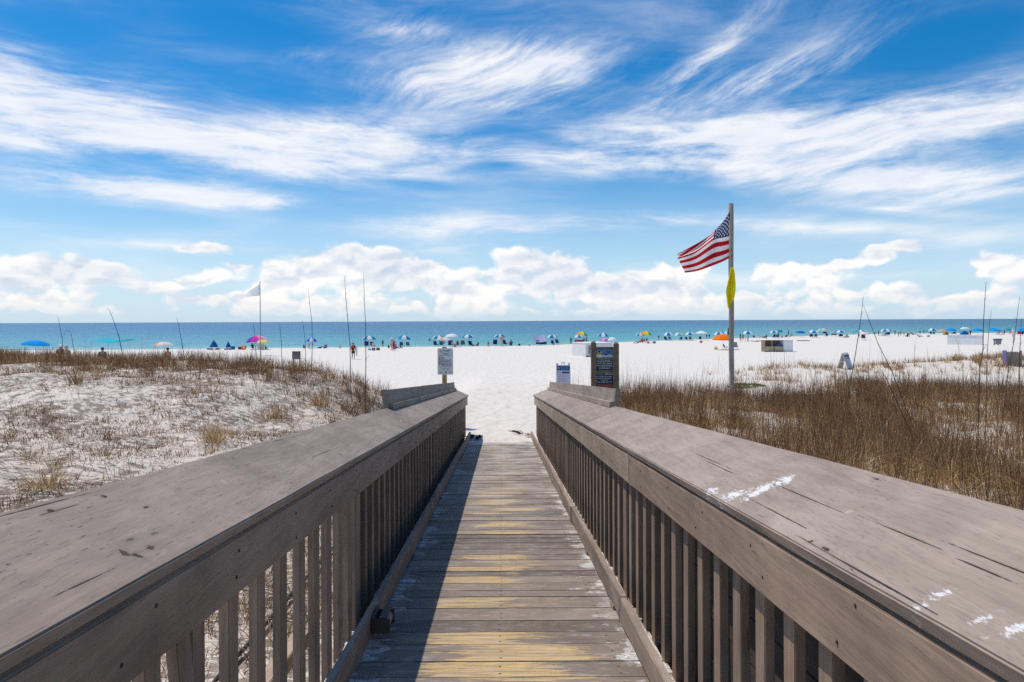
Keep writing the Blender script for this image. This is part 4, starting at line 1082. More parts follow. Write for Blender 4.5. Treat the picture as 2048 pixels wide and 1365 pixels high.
UM = [
 (71, 681, 690, 50, -57, 'azure', 'wide bright azure umbrella over two chairs behind the left dune', 5),
 (326, 684, 692, 37, -60, 'blush', 'whitish umbrella half hidden by the bare backed person on the left dune', -4),
 (514, 672, 683, 41, 699, 'sunset', 'large pink and yellow umbrella beside the hanging white sheet', -6),
 (527, 680, 686.5, 24, 700, 'yellow', 'small yellow umbrella behind the hanging white sheet', 6),
 (624, 676, 684, 22, 697, 'royal', 'royal blue and white umbrella right of the white flag', 0),
 (738, 672, 679, 28, 695, 'bw', 'blue and white umbrella just right of the tallest grass stalk', 0),
 (809, 671, 678.5, 27, 694, 'tw', 'teal and white umbrella over two empty blue chairs right of the white hatted woman', 4),
 (877, 671, 677.5, 25, 692.5, 'bw', 'blue and white umbrella behind the post sign, over a white rim', 0),
 (888, 675, 680.5, 28, 694, 'blush', 'low whitish pink umbrella directly above the post sign', 4),
 (903, 668, 674, 27, 694.5, 'white', 'flat white umbrella above the two seated dark haired people', -2),
 (936.5, 669.5, 675.5, 25, 691.5, 'bw', 'blue and white umbrella right of the white one over the post sign', 0),
 (999, 669, 674.5, 22, 690.5, 'bw', 'blue and white umbrella behind the standing bare chested man', 0),
 (1105, 669.5, 676, 22, 690, 'bw', 'blue and white umbrella immediately right of the lavender sunshade', 0),
 (1156.5, 670, 675, 21, 690, 'tw', 'teal and white umbrella above the red cart left of the wooden sign', 0),
 (1164.5, 664, 670.5, 23, 688, 'rainbow', 'rainbow umbrella tipped right above the wooden sign', 10),
 (1206, 666, 673.5, 22, 687, 'bw', 'blue and white umbrella above the magenta one over the wooden sign', 0),
 (1208, 677, 684, 17, 692, 'magenta', 'low magenta umbrella between the posts of the wooden sign', 6),
 (1224, 675, 681, 17, 691, 'white', 'small white umbrella at the right post of the wooden sign', -8),
 (1280, 666, 672, 17, 684, 'tw', 'teal white umbrella half hidden by the striped rainbow one', 0),
 (1292, 663, 673, 22, 686, 'rainbow', 'many coloured striped umbrella over the group in red', 4),
 (1337, 665, 671, 20, 682, 'bw', 'blue and white umbrella just left of the pink striped one', 0),
 (1358.5, 665.5, 672, 21, 681.5, 'candy', 'pink and pastel umbrella between two blue and white ones', 3),
 (1379.5, 664.5, 670, 21, 681.5, 'bw', 'blue and white umbrella left of the white one by the orange umbrella', 0),
 (1403, 662, 667.5, 24, 680.5, 'white', 'white pointed umbrella left of the orange umbrella', 0, 22, True),
 (1438, 664, 670, 20, 681, 'bw', 'blue and white umbrella rising behind the left half of the orange one', 0),
 (1453, 662.5, 669, 17, 680, 'bw', 'blue and white umbrella behind the orange one, touching the flagpole', 0),
 (1446, 669, 680, 43, 700, 'orange', 'big orange umbrella partly behind the flagpole', 1, 10),
 (1495.5, 662, 668.5, 21, 682, 'bw', 'blue and white umbrella right of the flagpole behind the standing group', 3),
 (1548, 661, 666, 18, 677, 'tw', 'teal and white umbrella above the open white box', -5),
 (1559, 660, 665.5, 13, 676, 'teal', 'small plain teal umbrella above the open white box', 8),
 (1601, 662, 666.5, 19, 674.5, 'deep', 'plain deep blue umbrella right of the closed blue one', 5),
 (1628, 660.5, 666, 20, 675.5, 'tw', 'teal and white umbrella left of the pink tipped one', 6),
 (1645, 657.5, 662, 18, 672, 'candy', 'pink tilted umbrella next to the small black one', -8),
 (1649.5, 663.5, 667.5, 6, 674, 'black', 'tiny round black sunshade under the pink tilted umbrella', 0),
 (1680, 661, 665.5, 20, 675, 'bw', 'blue umbrella with white front panel right of the red table', 0),
 (1722, 660, 664.5, 22, 674.5, 'tw', 'teal and white umbrella behind the plain white one near the crossed stalks', 0),
 (1728, 664, 669, 20, 680.5, 'blush', 'pale plain umbrella nearest the crossed stalks', 2),
 (1772, 658, 663, 19, 672.5, 'bw', 'blue and white umbrella just right of the crossed stalks', 0),
 (1864.5, 657, 662, 19, 669.5, 'tw', 'teal and white umbrella beside the beige one', 2),
 (1884.5, 658.5, 664, 18, 670.5, 'beige', 'beige umbrella between blue ones on the right', 0),
 (1902.5, 656.5, 661.5, 19, 669.5, 'azure', 'azure umbrella immediately right of the beige one', 4),
 (1929.5, 654.5, 658.5, 17, 668, 'aqua', 'pale aqua umbrella above the blue beach tent', 0),
 (1955, 657, 662, 20, 669, 'azure', 'azure umbrella above the closed white box on the right', 2),
 (1986, 656, 658.8, 14, 666, 'azure', 'small azure umbrella behind a larger one left of the white post', 2),
 (1992, 658, 662, 22, 669, 'azure', 'azure umbrella tilted right over the red chair', 6),
 (2018, 657, 661, 13, 668.5, 'teal', 'little teal umbrella behind the white post', 3),
 (2046, 656.5, 662, 24, 671, 'azure', 'azure umbrella cut by the right edge of the view', -5)]
for r_ in UM: umbrella(*r_[:7], *(r_[7:] if len(r_) > 7 else ()))

# folded umbrellas
def folded(px, top, b, label, col):
    p = base_of(px, b); u, v = ray(px, top); H = CZ + v * p.y - p.z
    t = thing('folded_umbrella', label, 'folded umbrella', p)
    mb = MB(); mb.lathe([(.02, H), (.07, H - .1), (.13, H * .45), (.10, H * .40), (.02, H * .38)], p, 10); mb.build('canopy', fabric('folded cloth', col, .1), t, smooth=True)
    link('pole', POLE, t, (0, 0, -.1), (0, 0, 0), (1, 1, H + .1))
folded(1577, 660, 676, 'closed blue umbrella standing between the deep blue and teal ones', (.02, .10, .40))
folded(888, 679, 693, 'closed navy umbrella beside the teal chair above the post sign', (.02, .05, .16))
folded(1457, 656, 684, 'thin closed dark umbrella sticking up left of the flagpole', (.03, .035, .03))

# ---- beach chairs
_ch = {}
def chair_meshes():
    if _ch: return _ch
    mb = MB(); n = 5
    S = [Vector((0, .30 - .13 * i, .33 - .035 * math.sin(PI * i / 4) - .02 * i)) for i in range(n)]
    B_ = [Vector((0, -.24 - .085 * i, .28 + .145 * i)) for i in range(n)]
    def sling(pts, w, t=.012):
        m_ = MB(); k = len(pts)
        vs = [Vector((sx_ * w, p.y, p.z + dz)) for p in pts for (sx_, dz) in ((-1, 0), (1, 0), (1, -t), (-1, -t))]
        fs = [(0, 1, 2, 3), tuple((k - 1) * 4 + j for j in (3, 2, 1, 0))]
        for i in range(k - 1):
            for j in range(4): fs.append((i * 4 + j, i * 4 + (j + 1) % 4, (i + 1) * 4 + (j + 1) % 4, (i + 1) * 4 + j))
        m_.add(vs, fs); return m_
    _ch['seat'] = sling(S, .27).mesh('seat', []); _ch['backrest'] = sling(B_, .27).mesh('backrest', [])
    f = MB()
    for s in (-1, 1):
        x = s * .285
        f.tube([(x, .34, .345), (x, -.24, .265), (x, -.60, .88)], .013, 6); f.tube([(x, .30, .0), (x, -.10, .50), (x, -.45, .52)], .012, 6)
        f.tube([(x, -.48, .0), (x, .20, .50)], .012, 6); f.tube([(x, .30, .012), (x, -.48, .012)], .011, 6)
    f.tube([(-.285, -.60, .88), (.285, -.60, .88)], .013, 6); f.tube([(-.285, .34, .345), (.285, .34, .345)], .013, 6); f.tube([(-.285, -.48, .012), (.285, -.48, .012)], .011, 6)
    _ch['frame'] = f.mesh('frame', plain('white chair tube', (.55, .55, .56), .4, .4))
    for s in (0, 1):
        a = MB(); a.box(((s * 2 - 1) * .30, -.13, .53), (.05, .42, .02)); _ch['arm%d' % s] = a.mesh('armrest', plain('pale armrest', (.5, .48, .44), .6), bevel=.004)
    return _ch
CC = {'navy': (.02, .04, .17), 'blue': (.02, .14, .45), 'teal': (.02, .26, .36), 'slate': (.09, .12, .16), 'black': (.03, .03, .032), 'lilac': (.30, .32, .55), 'stripe': (.28, .33, .48), 'red': (.62, .02, .04), 'pink': (.75, .10, .25), 'green': (.04, .20, .16), 'white': (.7, .7, .7), 'wine': (.22, .04, .05)}
def chair(px, top, b, c, rz, label):
    p = base_of(px, b); u, v = ray(px, top); H = max(.55, CZ + v * p.y - p.z); s = min(1.5, max(.75, H / .90))
    C = chair_meshes(); m = fabric('chair cloth ' + c, CC[c], .12)
    t = thing('beach_chair', label, 'beach chair', p, 'beach chairs along the waterline'); t.rotation_euler = (0, 0, math.radians(rz)); t.scale = (s, s, s)
    link('seat', C['seat'], t, mat=m); link('backrest', C['backrest'], t, mat=m); link('frame', C['frame'], t); link('armrest', C['arm0'], t); link('armrest', C['arm1'], t)
CH = [
 (66, 693, -56.5, 'wine', 8, 'dark red chair, the left of two under the wide azure umbrella'), (83, 693.5, -56.5, 'teal', -8, 'teal chair, the right of two under the wide azure umbrella'),
 (733, 682, 695.5, 'navy', 12, 'navy chair under the umbrella beside the tallest stalk'), (746, 683.5, 695, 'black', -14, 'dark chair with a white towel, under the umbrella beside the tallest stalk'),
 (803, 683.5, 694, 'blue', 5, 'empty blue chair under the left half of the teal white umbrella'), (816.5, 683.5, 694.5, 'slate', -5, 'empty slate chair under the right half of the teal white umbrella'),
 (872.5, 682, 692, 'navy', -20, 'navy chair left of the teal one above the post sign'), (883, 682, 692.5, 'teal', 0, 'teal chair beside the closed navy umbrella'),
 (900.5, 680.5, 694.5, 'navy', 6, 'big navy chair just right of the post sign'), (920.5, 682, 691.5, 'lilac', -50, 'lilac chair leaning right between the seated pair and the green chair'),
 (926.5, 680.5, 690.5, 'green', -6, 'green chair under the umbrella right of the flat white one'), (942, 681.5, 691, 'navy', -16, 'navy chair with stretched legs in front, right of the green chair'),
 (990, 679, 689.5, 'navy', 4, 'navy chair left of the standing bare chested man'), (1012.5, 679, 689.5, 'navy', -40, 'navy chair right of the standing bare chested man'),
 (1075, 680.5, 691, 'black', 0, 'tall black chair under the lavender sunshade'), (1081, 683, 690.5, 'slate', 6, 'small grey chair second from the left under the lavender sunshade'), (1086, 684.5, 690.5, 'black', 0, 'low black chair third from the left under the lavender sunshade'), (1091.5, 683, 690.5, 'teal', -12, 'teal chair at the right end of the lavender sunshade'),
 (1106, 681, 688.5, 'navy', -20, 'navy chair under the umbrella right of the lavender sunshade'), (1116, 678.5, 688.5, 'blue', -30, 'larger blue chair right of the lavender sunshade'),
 (1332, 673, 681.5, 'navy', -38, 'left chair of the pair under the first umbrella right of the striped one'), (1341, 673, 681.5, 'blue', -42, 'right chair of the pair under the first umbrella right of the striped one'),
 (1361.5, 674, 681.5, 'blue', 0, 'wide blue chair under the pink pastel umbrella'), (1374, 674, 682, 'navy', -40, 'left of two chairs before the white pointed umbrella'), (1382.5, 673, 682, 'slate', -45, 'right of two chairs before the white pointed umbrella'),
 (1400, 673, 680.5, 'black', -10, 'black chair beneath the white pointed umbrella'), (1471, 684, 699, 'stripe', -30, 'blue and white striped chair right of the flagpole under the orange umbrella'), (1452, 690.5, 698, 'black', -80, 'low dark lounger left of the flagpole under the orange umbrella'),
 (1509, 671, 677.5, 'navy', -45, 'navy chair near the lying sunbather right of the flagpole'), (1547, 669, 677, 'navy', 8, 'navy chair above the open white box'), (1554, 669.5, 677, 'slate', -8, 'grey chair beside the standing pink figure above the open box'),
 (1571, 670, 676.5, 'navy', 10, 'navy chair left of the closed blue umbrella'), (1624, 668, 676, 'navy', -35, 'left chair under the umbrella beside the pink tilted one'), (1631.5, 668, 676, 'slate', -20, 'right chair under the umbrella beside the pink tilted one'),
 (1654, 667, 674, 'navy', -35, 'navy chair under the pink tilted umbrella'), (1678.5, 668, 675, 'navy', 5, 'left chair of the pair right of the red table'), (1684.5, 668.5, 675, 'slate', -40, 'right chair of the pair right of the red table'),
 (1727, 669, 680, 'navy', -30, 'navy chair under the pale umbrella nearest the crossed stalks'), (1771, 664.5, 672, 'slate', 15, 'left chair of the pair right of the crossed stalks'), (1776.5, 664.5, 672, 'navy', -15, 'right chair of the pair right of the crossed stalks'),
 (1862, 664, 669.5, 'navy', -40, 'left chair under the teal white umbrella by the beige one'), (1868, 664, 669.5, 'slate', -40, 'right chair under the teal white umbrella by the beige one'), (1904, 664, 669.5, 'navy', 20, 'left chair under the azure umbrella by the beige one'), (1910, 664, 669.5, 'green', -35, 'right chair under the azure umbrella by the beige one'),
 (1995, 663, 669.5, 'red', 20, 'red chair under the azure umbrella tilted right'), (2019, 661, 669, 'pink', 10, 'pink chair left of the white post'), (2035.5, 662, 671, 'red', -10, 'large red chair between the white post and the right edge'), (2043, 663, 671, 'navy', -10, 'navy chair at the right edge beside the large red one')]
for c_ in CH: chair(*c_)

# ------------------------------------------------------------------ people
def skin_mesh(name, verts, edges, radii, root, sub=1):
    me = bpy.data.meshes.new(name + '_s'); me.from_pydata([tuple(v) for v in verts], edges, [])
    o = bpy.data.objects.new('tmp', me); COL.objects.link(o)
    md = o.modifiers.new('s', 'SKIN'); md.use_smooth_shade = True
    for i, d in enumerate(me.skin_vertices[0].data):
        r = radii[i]; d.radius = r if hasattr(r, '__len__') else (r, r); d.use_root = (i == root)
    s2 = o.modifiers.new('u', 'SUBSURF'); s2.levels = sub; s2.render_levels = sub
    dg = bpy.context.evaluated_depsgraph_get(); dg.update()
    out = bpy.data.meshes.new_from_object(o.evaluated_get(dg)); out.name = name
    bpy.data.objects.remove(o); return out

def skeleton(pose):
    J = dict(pel=(0, 0, .95), wai=(0, 0, 1.10), che=(0, 0, 1.30), nec=(0, .0, 1.49), hea=(0, .015, 1.60), top=(0, .01, 1.70))
    for s, k in ((-1, 'L'), (1, 'R')):
        J['sh' + k] = (s * .17, 0, 1.42); J['el' + k] = (s * .23, -.03, 1.14); J['wr' + k] = (s * .24, .05, .90); J['ha' + k] = (s * .235, .08, .81)
        J['hi' + k] = (s * .085, 0, .90); J['kn' + k] = (s * .095, .02, .50); J['an' + k] = (s * .10, -.02, .09); J['to' + k] = (s * .12, .15, .035)
    def mv(**kw): J.update(kw)
    if pose == 'walk':
        mv(knR=(.09, .16, .52), anR=(.10, .14, .10), toR=(.11, .31, .05), knL=(-.09, -.05, .50), anL=(-.10, -.25, .14), toL=(-.11, -.12, .04), elR=(.24, -.10, 1.15), wrR=(.26, .0, .93), haR=(.26, .05, .85), elL=(-.24, .06, 1.15), wrL=(-.25, .20, .95), haL=(-.25, .26, .88))
    if pose == 'akimbo':
        mv(elL=(-.36, -.04, 1.18), wrL=(-.19, .0, 1.0), haL=(-.14, .04, .97), elR=(.36, -.04, 1.18), wrR=(.19, .0, 1.0), haR=(.14, .04, .97))
    if pose == 'phone':
        mv(elR=(.22, .08, 1.14), wrR=(.12, .28, 1.25), haR=(.08, .32, 1.32), elL=(-.22, .08, 1.14), wrL=(-.12, .26, 1.18), haL=(-.07, .30, 1.22))
    if pose in ('sit', 'chair'):
        z = 0.0 if pose == 'sit' else .24
        for n, (y, h) in dict(pel=(-.05, .14), wai=(-.09, .29), che=(-.13, .49), nec=(-.13, .68), hea=(-.10, .79), top=(-.10, .89)).items(): J[n] = (0, y, h + z)
        for s, k in ((-1, 'L'), (1, 'R')):
            J['sh' + k] = (s * .17, -.13, .61 + z); J['el' + k] = (s * .25, -.02, .36 + z); J['wr' + k] = (s * .20, .20, .34 + z); J['ha' + k] = (s * .18, .28, .36 + z)
            J['hi' + k] = (s * .085, -.02, .12 + z)
            if pose == 'sit': J['kn' + k] = (s * .13, .36, .42); J['an' + k] = (s * .12, .54, .08); J['to' + k] = (s * .13, .70, .04)
            else: J['kn' + k] = (s * .11, .40, .18 + z); J['an' + k] = (s * .10, .66, .08); J['to' + k] = (s * .12, .80, .05)
    if pose == 'recline':
        for n, (y, h) in dict(pel=(.0, .13), wai=(-.12, .22), che=(-.28, .33), nec=(-.43, .44), hea=(-.50, .52), top=(-.56, .60)).items(): J[n] = (0, y, h)
        for s, k in ((-1, 'L'), (1, 'R')):
            J['sh' + k] = (s * .17, -.38, .40); J['el' + k] = (s * .24, -.50, .20); J['wr' + k] = (s * .24, -.36, .06); J['ha' + k] = (s * .24, -.28, .04)
            J['hi' + k] = (s * .085, .04, .12); J['kn' + k] = (s * .11, .44, .30); J['an' + k] = (s * .11, .80, .08); J['to' + k] = (s * .12, .92, .12)
    if pose == 'lie':
        for n, (y, h) in dict(pel=(.0, .11), wai=(-.15, .12), che=(-.35, .13), nec=(-.54, .13), hea=(-.66, .15), top=(-.76, .15)).items(): J[n] = (0, y, h)
        for s, k in ((-1, 'L'), (1, 'R')):
            J['sh' + k] = (s * .17, -.46, .12); J['el' + k] = (s * .32, -.56, .07); J['wr' + k] = (s * .20, -.72, .05); J['ha' + k] = (s * .12, -.76, .05)
            J['hi' + k] = (s * .085, .05, .10); J['kn' + k] = (s * .10, .45, .09); J['an' + k] = (s * .10, .86, .07); J['to' + k] = (s * .12, .98, .04)
    if pose == 'bend':
        for n, (y, h) in dict(pel=(0, .93), wai=(.12, 1.02), che=(.32, 1.05), nec=(.50, 1.02), hea=(.60, .96), top=(.69, .93)).items(): J[n] = (0, y, h)
        for s, k in ((-1, 'L'), (1, 'R')):
            J['sh' + k] = (s * .17, .43, 1.02); J['el' + k] = (s * .20, .45, .74); J['wr' + k] = (s * .14, .52, .50); J['ha' + k] = (s * .12, .55, .41)
    if pose == 'kneel':
        for n in ('pel', 'wai', 'che', 'nec', 'hea', 'top'): x, y, z = J[n]; J[n] = (x, y, z - .46)
        for s, k in ((-1, 'L'), (1, 'R')):
            for n in ('sh', 'el', 'wr', 'ha', 'hi'): x, y, z = J[n + k]; J[n + k] = (x, y, z - .46)
            J['kn' + k] = (s * .11, .10, .07); J['an' + k] = (s * .11, -.32, .06); J['to' + k] = (s * .12, -.45, .05)
    return J
RAD = dict(pel=(.155, .11), wai=(.13, .095), che=(.165, .115), nec=.055, hea=(.085, .10), top=.065, sh=.065, el=.043, wr=.030, ha=(.042, .022), hi=.10, kn=.062, an=.042, to=.035)
BONES = [('pel', 'wai'), ('wai', 'che'), ('che', 'nec'), ('nec', 'hea'), ('hea', 'top')]
for k in 'LR': BONES += [('che', 'sh' + k), ('sh' + k, 'el' + k), ('el' + k, 'wr' + k), ('wr' + k, 'ha' + k), ('pel', 'hi' + k), ('hi' + k, 'kn' + k), ('kn' + k, 'an' + k), ('an' + k, 'to' + k)]
_pc = {}
def rad(n, add=0, f=1.0):
    r = RAD[n[:2]] if n[:2] in ('sh', 'el', 'wr', 'ha', 'hi', 'kn', 'an', 'to') and n not in RAD else RAD[n]
    return tuple((x * f + add) for x in (r if hasattr(r, '__len__') else (r, r)))
def lerp3(a, b, t): return tuple(a[i] + (b[i] - a[i]) * t for i in range(3))
def part_mesh(pose, part):
    if (pose, part) in _pc: return _pc[(pose, part)]
    J = skeleton(pose)
    if part == 'body':
        names = list(J); me = None
        vs = [J[n] for n in names]; ed = [(names.index(a), names.index(b)) for a, b in BONES]; rr = [rad(n) for n in names]
        # five fingers, each its own little chain, and a thumb from the side of the palm
        for k, s in (('L', -1), ('R', 1)):
            h = Vector(J['ha' + k]); w = Vector(J['wr' + k]); d = (h - w).normalized(); side = Vector((0, 1, 0)) if abs(d.y) < .7 else Vector((1, 0, 0)); hi = names.index('ha' + k)
            for q, (o, L) in enumerate(((-.03, .06), (-.01, .075), (.01, .08), (.03, .07))):
                a = h + side * o + d * .02; b2 = a + d * L * .5; c = b2 + d * L * .4 + Vector((-s * .012, 0, 0)); i0 = len(vs)
                vs += [a, b2, c]; rr += [(.010, .010), (.009, .009), (.007, .007)]; ed += [(hi, i0), (i0, i0 + 1), (i0 + 1, i0 + 2)]
            wi = names.index('wr' + k); a = w + d * .04 + side * .035; b2 = a + d * .035 + side * .03; i0 = len(vs); vs += [a, b2]; rr += [(.011, .011), (.008, .008)]; ed += [(hi, i0), (i0, i0 + 1)]
        me = skin_mesh('person', vs, ed, rr, names.index('pel'), 1)
    elif part in ('shorts', 'briefs', 'trousers'):
        t = dict(shorts=.72, briefs=.12, trousers=1.85)[part]
        vs = [lerp3(J['pel'], J['wai'], .35), J['pel']]; rr = [rad('pel', .012), rad('pel', .022)]; ed = [(0, 1)]
        for k in 'LR':
            i = len(vs); vs.append(J['hi' + k]); rr.append(rad('hi' + k, .022)); ed.append((1, i))
            vs.append(lerp3(J['hi' + k], J['kn' + k], min(t, 1))); rr.append(rad('kn' + k, .05 if t < 1 else .03)); ed.append((i, i + 1))
            if t > 1: vs.append(lerp3(J['kn' + k], J['an' + k], t - 1)); rr.append(rad('an' + k, .03)); ed.append((i + 1, i + 2))
        me = skin_mesh(part, vs, ed, rr, 1, 1)
    elif part in ('shirt', 'bikini_top', 'long_shirt'):
        if part == 'bikini_top': vs = [lerp3(J['wai'], J['che'], .75), lerp3(J['che'], J['nec'], .12)]; rr = [rad('che', .012), rad('che', .012)]; ed = [(0, 1)]
        else:
            vs = [J['pel'] if part == 'shirt' else lerp3(J['pel'], J['hiL'], .0), J['wai'], J['che'], lerp3(J['che'], J['nec'], .75)]; rr = [rad('pel', .028), rad('wai', .03), rad('che', .022), rad('nec', .035)]; ed = [(0, 1), (1, 2), (2, 3)]
            for k in 'LR':
                i = len(vs); vs.append(J['sh' + k]); rr.append(rad('sh' + k, .02)); ed.append((2, i)); vs.append(lerp3(J['sh' + k], J['el' + k], .75)); rr.append(rad('el' + k, .03)); ed.append((i, i + 1))
                if part == 'long_shirt': vs.append(lerp3(J['el' + k], J['wr' + k], .9)); rr.append(rad('wr' + k, .02)); ed.append((i + 1, i + 2))
        me = skin_mesh(part, vs, ed, rr, 1 if part != 'bikini_top' else 0, 1)
    else:
        h, tp, ne = Vector(J['hea']), Vector(J['top']), Vector(J['nec']); up = (tp - ne).normalized(); back = Vector((0, -1, 0)) if abs(up.y) < .8 else Vector((0, 0, -1))
        mb = MB()
        if part == 'hair': mb.ball(h + up * .055 + back * .022, (.098, .112, .10), 12)
        if part == 'long_hair': mb.ball(h + up * .055 + back * .024, (.10, .115, .10), 12); mb.tube([h + up * .03 + back * .07, h - up * .10 + back * .10, h - up * .26 + back * .11], [.085, .095, .04], 10)
        if part == 'cap': mb.ball(h + up * .075, (.104, .118, .085), 12); mb.tube([h + up * .075 - back * .06, h + up * .065 - back * .19], [.07, .05], 8)
        if part == 'sun_hat': mb.ball(h + up * .085, (.105, .115, .09), 12); mb.lathe([(.09, 0), (.17, -.012), (.225, -.03), (.222, -.038), (.09, -.012)], h + up * .07, 16)
        me = mb.mesh(part, [], smooth=True)
    _pc[(pose, part)] = me; return me
SK = {'fair': (.55, .33, .24), 'tan': (.40, .22, .14), 'pink': (.62, .30, .22), 'brown': (.22, .12, .075)}
def person(px, top, b, pose, skin, head, hcol, clothes, rz, label):
    p = base_of(px, b); u, v = ray(px, top); H = CZ + v * p.y - p.z
    nat = dict(sit=.97, chair=1.20, recline=.68, lie=.28, bend=1.17, kneel=1.28).get(pose, 1.76)
    s = H / nat; s = min(1.15, max(.55, s))
    o = link('person', part_mesh(pose, 'body'), None, p, (0, 0, math.radians(rz)), (s, s, s), plain('skin ' + skin, SK[skin], .55, .3, .05))
    tag(o, label, 'person', 'people on the beach')
    link('hat' if head in ('cap', 'sun_hat') else 'hair', part_mesh(pose, head), o, mat=plain('head ' + head, hcol, .8, .1))
    for nm, c in clothes: link(nm, part_mesh(pose, nm), o, mat=plain('cloth ' + nm, c, .85, .1))
    return o
DK = (.025, .02, .017); BR = (.09, .05, .03); BL = (.45, .33, .17); WHT = (.78, .77, .75); RED = (.50, .03, .03); NV = (.02, .03, .09); BK = (.02, .02, .022)
